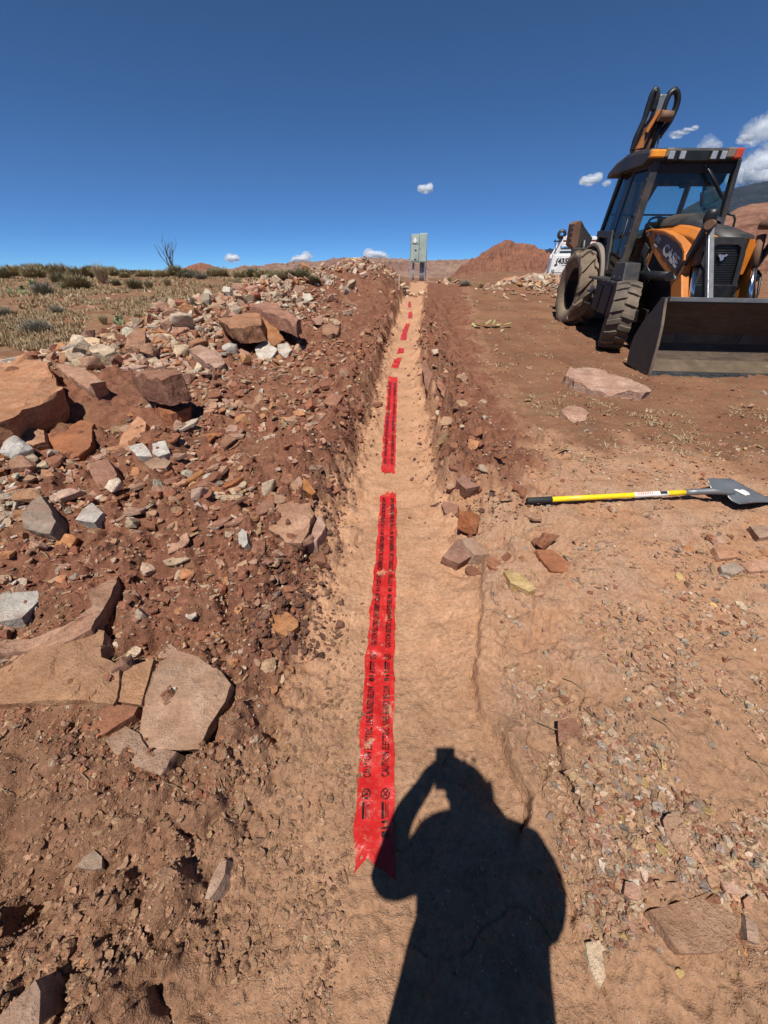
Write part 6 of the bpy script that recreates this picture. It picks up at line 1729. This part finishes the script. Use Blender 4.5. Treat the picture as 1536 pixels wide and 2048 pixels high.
# right gravel ramp
add(560, lambda r: (lambda y: (r.uniform(er_(y) + .12, er_(y) + .5 + 1.25 * y), y))(r.uniform(.35, 2.6)), .010, .055, 2.6, 'right', lambda x, y: vnoise(x, y, .5, 311) > -.25)
hr = hit(1480, 1130)
add(90, lambda r: (hr.x + r.gauss(.05, .28), hr.y + r.gauss(0, .18)), .02, .09, 2.0, 'right')
hr2 = hit(1380, 1790)
add(120, lambda r: (hr2.x + r.gauss(.02, .10), hr2.y + r.gauss(0, .07)), .010, .032, 1.8, 'right')
# right bank lip and field
add(300, lambda r: (lambda y: (er_(y) + abs(r.gauss(.05, .35)), y))(r.uniform(2.2, 9)), .025, .14, 2.5, 'left')
add(170, lambda r: (lambda y: (r.uniform(er_(y) + .4, er_(y) + 4.2), y))(r.uniform(2.6, 11)), .025, .13, 2.7, 'right')
# rubble heap behind the backhoe, left and right of the pedestal
add(560, lambda r: (lambda q: (q[0], q[1]))(((4.9 + r.gauss(0, .95)), 14.4 + r.gauss(0, .62))), .10, .34, 2.0, 'pale', lambda x, y: x > 3.2)
add(130, lambda r: (6.9 + r.gauss(0, .8), 15.0 + r.gauss(0, .6)), .12, .36, 2.0, 'pale')
pa, pb = hit(800, 567), hit(882, 566)
add(46, lambda r: (pa.x + r.gauss(0, .42), pa.y - .2 + r.gauss(0, .3)), .12, .46, 1.8, 'pale')
add(46, lambda r: (pb.x + r.gauss(0, .40), pb.y - .2 + r.gauss(0, .3)), .12, .46, 1.8, 'pale')
# flat stones scattered over the dry field
add(190, lambda r: (lambda y: (r.uniform(-.95 * y - 3, ridge_x(min(y, 18)) - 1.0), y))(r.uniform(7, 30)), .06, .26, 2.3, 'pale')

scored = []
CZ = ground_z_many(np.array([c[0] for c in CAND]), np.array([c[1] for c in CAND]))
for i, (x, y, s, kd, co) in enumerate(CAND):
    z = ground_z(x, y)
    pr = project((x, y, z + s * .15))
    if pr is None: continue
    a, b, d = pr
    w = s * 769 / d
    if not (-w * .3 < a < 1536 + w * .3 and 400 < b < 2048 + w * .3): w = 0
    else:
        h_ = hit(a, b)
        if h_.y < y - .25 - .06 * y: w *= .3
        if bh_block := (a > 1120 and 300 < b < 760 and y > 7.5): w *= .2
    scored.append((w, i, a, b, z))
scored.sort(reverse=True)
N_SINGLE = 300 - len(ROCK_LIST) - 2
single = scored[:N_SINGLE]
used_labels = set(o.get('label') for o in COL.objects if o.get('label'))
SIZE_W = ((75, 'large'), (40, 'mid sized'), (24, 'small'), (0, 'tiny'))
KIND_W = {'slab': ('flat', 'slab'), 'block': ('chunky', 'block'), 'shard': ('long', 'shard')}
def rel(a, b, la, lb):
    dx, dy = a - la, b - lb
    far = math.hypot(dx, dy)
    near = 'just ' if far < 45 else ''
    if abs(dx) > abs(dy) * 1.3: w = 'left of' if dx < 0 else 'right of'
    elif abs(dy) > abs(dx) * 1.3: w = 'above' if dy < 0 else 'below'
    else: w = ('above' if dy < 0 else 'below') + (' and left of' if dx < 0 else ' and right of')
    return near + w
for (w, i, a, b, z) in single:
    x, y, s, kd, co = CAND[i]
    near = sorted(SHORT, key=lambda q: math.hypot(q[1] - a, q[2] - b))[:6]
    sz = next(n for t, n in SIZE_W if w >= t)
    adj, noun = KIND_W[kd]
    opts = []
    base = f'{sz} {co} {adj} {noun}'
    for q in near[:3]: opts.append(f'{base} {rel(a, b, q[1], q[2])} {q[0]}')
    for q in near[:3]:
        for q2 in near:
            if q2 is q: continue
            r2 = rel(a, b, q2[1], q2[2])
            opts.append(f'{base} {rel(a, b, q[1], q[2])} {q[0]}, {r2} {q2[0]}')
    lab = None
    for o_ in opts:
        if o_ not in used_labels and len(o_.replace(',', '').split()) <= 16: lab = o_; break
    if lab is None:
        lab = opts[0]
    used_labels.add(lab)
    zone_g = 'loose stones on the left spoil bank' if x < el_(y) else ('loose stones on the right bank' if y < 12 else 'stones of the far rubble heap')
    place_rock((x, y, z), s * 1.06, kd, co, lab, rs, zone_g, squash=rs.uniform(.85, 1.2))

def bake(name, items, label, sub=None):
    """many small stones as one mesh with a colour per stone"""
    VV, FF, CC = [], [], []; n = 0
    for (x, y, z, s, kd, col, rz, tx, ty, sq, var) in items:
        v, f = LOWNP[kd][var % 6]
        ca, sa = math.cos(rz), math.sin(rz)
        p = v * np.array([s, s * .95, s * sq])
        p = np.stack([p[:, 0], p[:, 1] * math.cos(tx) - p[:, 2] * math.sin(tx), p[:, 1] * math.sin(tx) + p[:, 2] * math.cos(tx)], -1)
        p = np.stack([p[:, 0] * math.cos(ty) + p[:, 2] * math.sin(ty), p[:, 1], -p[:, 0] * math.sin(ty) + p[:, 2] * math.cos(ty)], -1)
        p = np.stack([p[:, 0] * ca - p[:, 1] * sa, p[:, 0] * sa + p[:, 1] * ca, p[:, 2]], -1) + np.array([x, y, z])
        VV.append(p); FF.append(f + n); CC.append(np.tile(np.array(list(col) + [1.0]), (len(p), 1))); n += len(p)
    me_ = np_mesh(name, np.concatenate(VV), np.concatenate(FF), False)
    ca_ = me_.color_attributes.new('stone_colour', 'FLOAT_COLOR', 'POINT'); ca_.data.foreach_set('color', np.concatenate(CC).astype(np.float32).ravel())
    o = mesh_obj(name, me_, M_RUBBLE)
    return tag(o, label, None, None, 'stuff')
def jit(col, r, a=.16):
    k = 1 + r.uniform(-a, a); return tuple(min(.8, c * k * (1 + r.uniform(-.05, .05))) for c in col)
rest = []
for (w, i, a, b, z) in scored[N_SINGLE:]:
    x, y, s, kd, co = CAND[i]
    hh = {'slab': .08, 'block': .34, 'shard': .07}[kd] * s
    rest.append((x, y, z + hh * .5, s, kd, jit(STONE_COL[co], rs), rs.uniform(0, 6.28), rs.gauss(0, .42), rs.gauss(0, .42), rs.uniform(.9, 1.4), rs.randint(0, 99)))
bake('rubble', rest, 'loose broken sandstone rubble too small to count, mostly on the left spoil bank')

# gravel: thousands of pebbles, close by only
PE = []
def pebbles(n, fx, lo, hi, zone, keep=None):
    xs, ys_, ss, cs = [], [], [], []
    t = 0
    while len(xs) < n and t < n * 8:
        t += 1
        x, y = fx(rs)
        if keep and not keep(x, y): continue
        xs.append(x); ys_.append(y); ss.append(power(lo, hi, 2.3, rs)); cs.append(zone(rs))
    zs = [ground_z(a, b) for a, b in zip(xs, ys_)]
    for x, y, z, s, c in zip(xs, ys_, zs, ss, cs):
        PE.append((x, y, z + s * .10, s, rs.choice(('block', 'block', 'slab', 'slab', 'shard')), jit(c, rs, .25), rs.uniform(0, 6.28), rs.gauss(0, .4), rs.gauss(0, .4), rs.uniform(.7, 1.1), rs.randint(0, 99)))
gr_r = lambda r: STONE_COL[r.choices(('tan', 'pink', 'grey', 'cream', 'slate', 'red brown', 'yellow', 'white'), (.46, .20, .07, .09, .03, .12, .015, .015))[0]]
gr_l = lambda r: STONE_COL[r.choices(('red brown', 'orange', 'pink', 'tan', 'cream', 'white'), (.58, .12, .10, .10, .06, .04))[0]]
gr_f = lambda r: tuple(c * .95 for c in STONE_COL[r.choices(('tan', 'pink', 'cream', 'red brown'), (.74, .10, .08, .08))[0]])
def near_y(r, lo, hi, k=1.2): return power(lo, hi, k, r)
pebbles(20000, lambda r: (lambda y: (r.uniform(er_(y) + .05, er_(y) + .55 + 1.35 * y), y))(near_y(r, .18, 3.4)), .005, .030, gr_r, lambda x, y: vnoise(x, y, .33, 321) + .5 * vnoise(x, y, .12, 322) > -.12)
pebbles(10000, lambda r: (lambda y: (r.uniform(-1.2 - 1.15 * y, el_(y) + .03), y))(near_y(r, .55, 5.5, 1.1)), .005, .036, gr_l, lambda x, y: vnoise(x, y, .4, 331) > -.5)
pebbles(3800, lambda r: (lambda y: (r.uniform(er_(y) + .15, er_(y) + .55 + 1.35 * y), y))(near_y(r, .25, 3.4)), .014, .045, gr_r, lambda x, y: vnoise(x, y, .33, 321) + .5 * vnoise(x, y, .12, 322) > .05)
gr_c = lambda r: r.choice(((.12, .062, .044), (.15, .075, .05), (.18, .09, .06), (.10, .055, .04)))
def wall_foot(r):
    y = power(1.1, 10, 1.01, r)
    return (el_(y) + r.gauss(-.10, .11), y) if r.random() < .6 or y < 2.0 else (er_(y) + r.gauss(.14, .15), y)
pebbles(5200, wall_foot, .010, .060, gr_c)
gr_s = lambda r: r.choice(((.30, .172, .10), (.335, .198, .118), (.26, .146, .085), (.38, .23, .14)))
pebbles(8000, lambda r: (lambda y: (r.uniform(-1.0 - 1.1 * y, el_(y) + .32), y))(near_y(r, .12, 1.4, .6)), .006, .034, gr_s, lambda x, y: vnoise(x, y, .3, 351) > -.35)
pebbles(3000, lambda r: (lambda y: (r.uniform(el_(y) - .03, er_(y) + .08), y))(near_y(r, .2, 4.5, 1.3)), .003, .012, gr_f, lambda x, y: not (-.06 - .02 * y < x < .09) and vnoise(x, y, .25, 341) > -.2)
pebbles(2600, lambda r: (lambda y: (r.uniform(er_(y) + .2, er_(y) + 4), y))(near_y(r, 2.4, 9, 1.2)), .010, .045, gr_l)
bake('gravel', PE, 'fine gravel and pebbles strewn over the trench banks and floor')
# ------------------------------------------------------------------ desert plants
def leaf_material(name, cols):
    m, nt, b = new_mat(name)
    oi = N(nt, 'ShaderNodeObjectInfo'); geo = N(nt, 'ShaderNodeNewGeometry')
    isl = geo.outputs['Random Per Island']
    c = ramp(nt, isl, [(0., cols[0]), (.45, cols[1]), (.8, cols[2]), (1., cols[3])]).outputs[0]
    hs = N(nt, 'ShaderNodeHueSaturation'); nt.links.new(c, hs.inputs['Color'])
    nt.links.new(math_n(nt, 'ADD', math_n(nt, 'MULTIPLY', oi.outputs['Random'], .5), .75), hs.inputs['Value'])
    nt.links.new(hs.outputs[0], b.inputs['Base Color']); b.inputs['Roughness'].default_value = .85; b.inputs['Specular IOR Level'].default_value = .15
    return m
M_OLIVE = leaf_material('olive brush', [(.20, .165, .095), (.30, .25, .14), (.37, .31, .18), (.42, .33, .20)])
M_SAGE = leaf_material('grey sage twigs', [(.15, .135, .105), (.22, .205, .16), (.28, .26, .205), (.17, .145, .105)])
M_STRAW = leaf_material('dry straw grass', [(.24, .165, .090), (.33, .245, .145), (.42, .325, .20), (.20, .145, .08)])
M_DARKB = leaf_material('dark brush', [(.13, .115, .065), (.20, .18, .10), (.26, .23, .13), (.29, .24, .14)])
M_TWIG = simple_mat('dead wood', (.085, .065, .05), .85, scale=12)
M_PAD = simple_mat('cactus pad', (.16, .19, .085), .6, dirt=(.30, .27, .14), dirt_amt=.35, scale=9, bump_s=.2)
M_PADP = simple_mat('yellowing cactus pad', (.38, .36, .16), .6, dirt=(.18, .20, .08), dirt_amt=.4, scale=9, bump_s=.2)

def blades(seed, n, dome, w, curve, base_r, upright=0.0, twig=False):
    """a clump of thin stalks fanning from the ground: unit height, unit half width"""
    r = random.Random(seed); V = []; F = []
    for k in range(n):
        a = r.uniform(0, 2 * PI); t = math.sqrt(r.random())
        lean = t * dome * (1 - upright * r.random())
        L = r.uniform(.72, 1.0) * (1 - .12 * t)
        br = base_r * r.random() ** .5
        ba = a + r.gauss(0, .7)
        b0 = Vector((br * math.cos(ba), br * math.sin(ba), 0))
        d = Vector((math.sin(lean) * math.cos(a), math.sin(lean) * math.sin(a), math.cos(lean)))
        side = Vector((-math.sin(a + r.uniform(-1, 1)), math.cos(a + r.uniform(-1, 1)), 0)) * w * r.uniform(.6, 1.3)
        s0 = r.uniform(.0, .45) if not twig else r.uniform(0, .3)
        p0 = b0 + d * L * s0; p1 = b0 + d * L * (s0 + (1 - s0) * .6) + Vector((r.gauss(0, curve), r.gauss(0, curve), 0)); p2 = b0 + d * L + Vector((r.gauss(0, curve), r.gauss(0, curve), -curve * t)) 
        i = len(V); V += [p0 - side * .6, p0 + side * .6, p1 + side, p1 - side, p2]
        F += [(i, i + 1, i + 2), (i, i + 2, i + 3), (i + 3, i + 2, i + 4)]
    me_ = bpy.data.meshes.new('clump'); me_.from_pydata([tuple(v) for v in V], [], F); me_.materials.append(None)
    return me_
BR = {
    'bunch': [blades(500 + i, 900, 1.35, .022, .05, .40) for i in range(4)],
    'sage': [blades(520 + i, 620, 1.25, .012, .10, .30, .2, True) for i in range(3)],
    'tuft': [blades(540 + i, 150, .95, .014, .06, .18) for i in range(3)],
    'upright': [blades(560 + i, 260, .65, .012, .05, .22) for i in range(3)],
}
BMAT = {'olive': M_OLIVE, 'sage': M_SAGE, 'straw': M_STRAW, 'dark': M_DARKB}
vr = random.Random(9)
def shrub(p, w, h, kind, col, label, group):
    """root Empty, foliage and stems as its parts"""
    o = thing('shrub', label, 'shrub', p, (0, 0, vr.uniform(0, 6.28)), group)
    f = mesh_obj('foliage', vr.choice(BR[kind]), None, o)
    f.material_slots[0].link = 'OBJECT'; f.material_slots[0].material = BMAT[col]
    f.scale = (w * .56, w * .56, h * 1.05)
    s = mesh_obj('stem', STEM, None, o); s.scale = (w * .4, w * .4, h * .6)
    return o
_st = MB()
for k in range(7):
    a = 2 * PI * k / 7 + .3
    _st.tube([(0.05 * math.cos(a), .05 * math.sin(a), -.05), (.25 * math.cos(a), .25 * math.sin(a), .5), (.5 * math.cos(a + .3), .5 * math.sin(a + .3), 1.0)], [.03, .022, .010], 5)
_so = _st.build('stem', M_TWIG); STEM = _so.data; bpy.data.objects.remove(_so)

SHR = [  # px centre, px base, width px, height px, form, colour, label
    (157, 577, 58, 30, 'bunch', 'olive', 'largest rounded olive bunch shrub in the left field'),
    (70, 556, 44, 24, 'bunch', 'olive', 'rounded olive shrub near the left edge, in front of the skyline brush'),
    (119, 566, 28, 24, 'bunch', 'dark', 'small dark rounded shrub between two olive shrubs'),
    (164, 556, 54, 24, 'bunch', 'olive', 'wide olive shrub just behind the largest bunch shrub'),
    (122, 552, 42, 26, 'bunch', 'olive', 'tall olive skyline shrub behind the small dark rounded shrub'),
    (92, 548, 46, 20, 'bunch', 'dark', 'dark brush on the left skyline'),
    (62, 545, 34, 18, 'bunch', 'dark', 'leftmost tall dome of brush on the skyline'),
    (34, 551, 44, 22, 'bunch', 'olive', 'olive brush at the left edge of the skyline'),
    (8, 557, 28, 26, 'bunch', 'dark', 'brown brush cut by the left frame edge'),
    (208, 568, 48, 40, 'upright', 'straw', 'tall straw yellow grass clump in the left field'),
    (90, 590, 52, 32, 'sage', 'sage', 'grey twiggy sage bush beside the prickly pear'),
    (115, 626, 36, 19, 'sage', 'sage', 'grey sage tuft alone in the dry grass'),
    (75, 663, 70, 30, 'sage', 'sage', 'wide sparse grey bush low in the left field'),
    (8, 632, 44, 24, 'sage', 'sage', 'grey sage bush at the left frame edge'),
    (210, 649, 32, 24, 'upright', 'olive', 'dark green tuft at the edge of the bare dirt track'),
    (353, 553, 38, 24, 'bunch', 'dark', 'dark bush at the foot of the dead tree'),
    (271, 578, 42, 26, 'sage', 'dark', 'dark grey bush midway between straw clump and dead tree'),
    (300, 578, 34, 20, 'upright', 'olive', 'olive grass just right of the dark grey bush'),
    (336, 572, 30, 18, 'upright', 'olive', 'olive tuft below the dead tree bush'),
    (234, 571, 18, 14, 'bunch', 'dark', 'small dark tuft right of the straw clump'),
    (330, 618, 42, 24, 'sage', 'sage', 'pale grey bush near the left end of the spoil ridge'),
    (354, 622, 18, 14, 'bunch', 'olive', 'small bright green bush behind the spoil ridge rocks'),
    (387, 614, 18, 26, 'upright', 'sage', 'upright grey tuft beside the small bright green bush'),
    (479, 578, 26, 20, 'bunch', 'dark', 'dark shrub standing alone behind the spoil ridge'),
    (557, 561, 26, 22, 'bunch', 'olive', 'green shrub behind the spoil ridge, nearer the small white cloud'),
    (582, 553, 18, 16, 'bunch', 'dark', 'dark shrub right of the green skyline shrub'),
    (606, 553, 24, 16, 'bunch', 'olive', 'low olive shrub under the puffy skyline cloud'),
    (897, 566, 28, 14, 'upright', 'straw', 'brown grass tuft right of the meter pedestal'),
    (930, 572, 30, 14, 'sage', 'sage', 'grey brush at the foot of the red hill'),
    (962, 576, 26, 12, 'upright', 'straw', 'dry tuft left of the propped pile slab'),
    (432, 552, 34, 18, 'bunch', 'olive', 'olive shrub under the small red hill'),
    (404, 558, 34, 14, 'sage', 'sage', 'pale grass patch left of the olive shrub under the small red hill'),
    (378, 557, 30, 16, 'sage', 'sage', 'sage just right of the dead tree'),
    (250, 551, 26, 14, 'bunch', 'olive', 'low olive shrub on the skyline above the dark grey bush'),
    (226, 548, 26, 16, 'bunch', 'olive', 'skyline shrub behind the straw clump'),
    (184, 546, 26, 16, 'bunch', 'dark', 'skyline shrub left of the straw clump'),
    (285, 552, 26, 12, 'bunch', 'olive', 'tiny skyline shrub between straw clump and dead tree'),
    (312, 553, 24, 12, 'bunch', 'dark', 'tiny dark skyline shrub left of the dead tree'),
]
for (a, b, w, h, fm, cl, lab) in SHR:
    p = hit(a, b, 0, 33.0); u_ = px_size(p, 1.0)
    p.z -= .02
    shrub(p, w * u_, h * u_ * 1.05, fm, cl, lab, 'desert shrubs of the left field' if a < 700 else 'dry tufts by the pedestal')

sk_r = random.Random(12)
ORD = ['first', 'second', 'third', 'fourth', 'fifth', 'sixth', 'seventh', 'eighth', 'ninth', 'tenth', 'eleventh', 'twelfth', 'thirteenth', 'fourteenth', 'fifteenth', 'sixteenth', 'seventeenth', 'eighteenth', 'nineteenth', 'twentieth', 'twenty-first', 'twenty-second', 'twenty-third', 'twenty-fourth', 'twenty-fifth', 'twenty-sixth']
for k in range(26):
    a = k * 25 + sk_r.uniform(-9, 9); b = 546 + .014 * a + sk_r.uniform(-1, 7)
    p = hit(a, b, 0, sk_r.uniform(30, 36)); u_ = px_size(p, 1.0); p.z -= .02
    w = sk_r.uniform(22, 44)
    shrub(p, w * u_, w * sk_r.uniform(.42, .6) * u_, 'bunch', sk_r.choice(('olive', 'olive', 'dark')), ORD[k] + ' brush clump from the left in the farthest row along the skyline', 'brush along the left skyline')
# the dead tree on the skyline: trunk with forking limbs
tp_ = hit(356, 552, 0, 32.0); u_ = px_size(tp_, 1.0)
tree = thing('dead_tree', 'bare dead tree standing on the left skyline above a dark bush', 'tree', tp_)
def branch(m, p, d, L, r, depth, rg):
    pts = [p]; q = Vector(p); dd = Vector(d)
    for k in range(4):
        dd = (dd + Vector((rg.gauss(0, .12), rg.gauss(0, .12), rg.gauss(.04, .06)))).normalized(); q = q + dd * L / 4; pts.append(q.copy())
    m.tube(pts, [r, r * .85, r * .7, r * .55, r * .35], 6)
    if depth:
        for k in range(rg.randint(2, 3)):
            s = pts[rg.randint(1, 3)]
            a = Vector((rg.uniform(-1, 1), rg.uniform(-.5, .5), rg.uniform(.1, .9)))
            branch(m, s, (dd * .9 + a * .9).normalized(), L * rg.uniform(.45, .7), r * .5, depth - 1, rg)
rg = random.Random(4); H_ = 53 * u_
m = MB(); m.tube([(0, 0, -.1), (-.10 * H_, 0, .18 * H_), (-.16 * H_, 0, .34 * H_)], [.045, .036, .028], 7); tk = m.build('trunk', M_TWIG, tree)
for (dx, dz, L) in ((-.55, .75, .62), (-.25, 1, .66), (.05, 1, .62), (.25, .9, .60), (-.38, .9, .55), (-.1, 1, .7)):
    m = MB(); branch(m, Vector((-.14 * H_ + dx * .05 * H_, 0, rg.uniform(.18, .34) * H_)), Vector((dx, rg.uniform(-.3, .3), dz)).normalized(), L * H_, .026, 2, rg); m.build('limb', M_TWIG, tree)

# prickly pear
def pad(m, base, w, h, az, lean, thick=.18):
    V = []; n = 14; c = Vector((0, 0, h * .5))
    for (ty_, s) in ((-1, .75), (-.35, 1.0), (.35, 1.0), (1, .75)):
        for k in range(n):
            a = 2 * PI * k / n
            z = math.sin(a); x = math.cos(a) * (1 + .14 * z)
            V.append(Vector((x * w * .5 * s, ty_ * thick * w * .5 * .5, h * .5 + z * h * .5 * s)))
    F = [(i * n + k, i * n + (k + 1) % n, (i + 1) * n + (k + 1) % n, (i + 1) * n + k) for i in range(3) for k in range(n)]
    F += [tuple(range(n)), tuple(range(4 * n - 1, 3 * n - 1, -1))]
    R = Matrix.Rotation(az, 3, 'Z') @ Matrix.Rotation(lean, 3, 'X')
    m.add([R @ v + Vector(base) for v in V], F, True)
    return R @ Vector((0, 0, h)) + Vector(base)
def cactus(px, py, wpx, hpx, label, seed, mat=M_PAD, flat=False):
    p = hit(px, py); u = px_size(p, 1.0); r = random.Random(seed)
    o = thing('prickly_pear', label, 'cactus', p)
    W, H = wpx * u, hpx * u
    n = 7 if not flat else 8
    for k in range(n):
        m = MB(); x = (k / (n - 1) - .5) * W * .8
        ps = H * r.uniform(.42, .62)
        if flat:
            ps = W * r.uniform(.16, .24)
            pad(m, (x, r.uniform(-.1, .1), H * r.uniform(.0, .35)), ps * .75, ps, r.uniform(0, 6.28), r.choice((1.35, -1.3, .9, -1.0, .4)), .22)
        else:
            e = pad(m, (x, r.uniform(-.1, .1), -.03), ps * .8, ps, r.uniform(-.7, .7), r.uniform(-.3, .3))
            if k % 2 == 0:
                pad(m, e - Vector((0, 0, ps * .08)), ps * .62, ps * .8, r.uniform(-.9, .9), r.uniform(-.5, .5))
        m.build('pad', mat if r.random() < .6 else (M_PADP if flat else M_PAD), o)
    return o
cactus(34, 588, 32, 18, 'prickly pear cactus clump at the far left of the field', 1)
cactus(67, 580, 16, 20, 'pale green prickly pear beside the grey twiggy sage bush', 2, M_PADP)
cactus(241, 648, 20, 20, 'small grey prickly pear by the dirt track', 3)
cactus(126, 577, 16, 14, 'small prickly pear left of the largest bunch shrub', 5)
cactus(978, 654, 70, 18, 'uprooted prickly pear lying flat on the dirt right of the trench', 4, M_PADP, True)

# dry grass: far too many tufts to count
gr_ = random.Random(31)
GV, GF = [], []
def grass_tuft(x, y, z, h, w, n):
    for k in range(n):
        a = gr_.uniform(0, 6.28); d = gr_.uniform(.15, 1.0) * w
        bx, by_ = x + gr_.gauss(0, .25 * w), y + gr_.gauss(0, .25 * w)
        tx, ty_ = bx + d * math.cos(a), by_ + d * math.sin(a)
        hh = h * gr_.uniform(.5, 1.0) * (1 - .5 * d / w)
        s = w * .035 + .0008 * y
        i = len(GV); ca, sa = math.cos(a + 1.57) * s, math.sin(a + 1.57) * s
        GV.extend([(bx - ca, by_ - sa, z - .01), (bx + ca, by_ + sa, z - .01), (tx, ty_, z + hh)]); GF.append((i, i + 1, i + 2))
cnt = 0
while cnt < 8500:
    y = power(4.6, 34, 1.15, gr_); x = gr_.uniform(-1.02 * y - 2.5, ridge_x(min(y, 18)) - .75)
    if vnoise(x, y, 2.2, 401) + .5 * vnoise(x, y, .7, 402) < -.10: continue
    # the bare dirt track skirts the spoil ridge
    if abs(x - (ridge_x(min(y, 18)) - 1.35)) < .45 and y < 9: continue
    z = ground_z(x, y); s = gr_.uniform(.5, 1.3)
    grass_tuft(x, y, z, .11 * s * (1 + .01 * y), .11 * s * (1 + .012 * y), 11); cnt += 1
cnt = 0
while cnt < 800:
    y = power(2.7, 30, 1.2, gr_); x = gr_.uniform(er_(min(y, 19)) + .9, 1.05 * y + 2.0)
    if vnoise(x, y, 1.4, 411) + .5 * vnoise(x, y, .5, 412) < .12 - .004 * y: continue
    z = ground_z(x, y); s = gr_.uniform(.35, .95)
    grass_tuft(x, y, z, .045 * s * (1 + .03 * y), .13 * s * (1 + .012 * y), 12); cnt += 1
go = mesh_obj('grass', np_mesh('grass', np.array(GV), np.array(GF), False), M_STRAW)
tag(go, 'short dry straw grass over the field either side of the trench', kind='stuff')
# dry stalks and roots lying about the banks
m = MB()
for k in range(260):
    if k % 3: y = gr_.uniform(.5, 6); x = gr_.uniform(max(-1.1 - y, -3.6), el_(y) - .03)
    else: y = gr_.uniform(.6, 4); x = gr_.uniform(er_(y) + .1, er_(y) + 1.5)
    a = gr_.uniform(0, 6.28); L = gr_.uniform(.03, .12); z = ground_z(x, y) + .012
    x2, y2 = x + L * math.cos(a), y + L * math.sin(a)
    m.tube([(x, y, z), ((x + x2) / 2, (y + y2) / 2 + .01, max(z, ground_z((x + x2) / 2, (y + y2) / 2) + .012)), (x2, y2, ground_z(x2, y2) + .014)], [.0018, .0016, .0008], 4)
so = m.build('dry_stalks', M_STRAW); tag(so, 'dry grass stalks and roots strewn on the disturbed earth', kind='stuff')

# ------------------------------------------------------------------ air
mh = bpy.data.materials.new('thin desert haze'); mh.use_nodes = True
nt = mh.node_tree; nt.nodes.clear()
oh = nt.nodes.new('ShaderNodeOutputMaterial'); pv = nt.nodes.new('ShaderNodeVolumePrincipled')
pv.inputs['Color'].default_value = (.42, .66, 1.0, 1); pv.inputs['Density'].default_value = 9e-6; pv.inputs['Anisotropy'].default_value = 0.0
nt.links.new(pv.outputs[0], oh.inputs['Volume'])
m = MB(); m.box((0, 7100.0, 1140.0), (38000.0, 14800.0, 2320.0)); hz = m.build('haze', mh); tag(hz, kind='stuff')
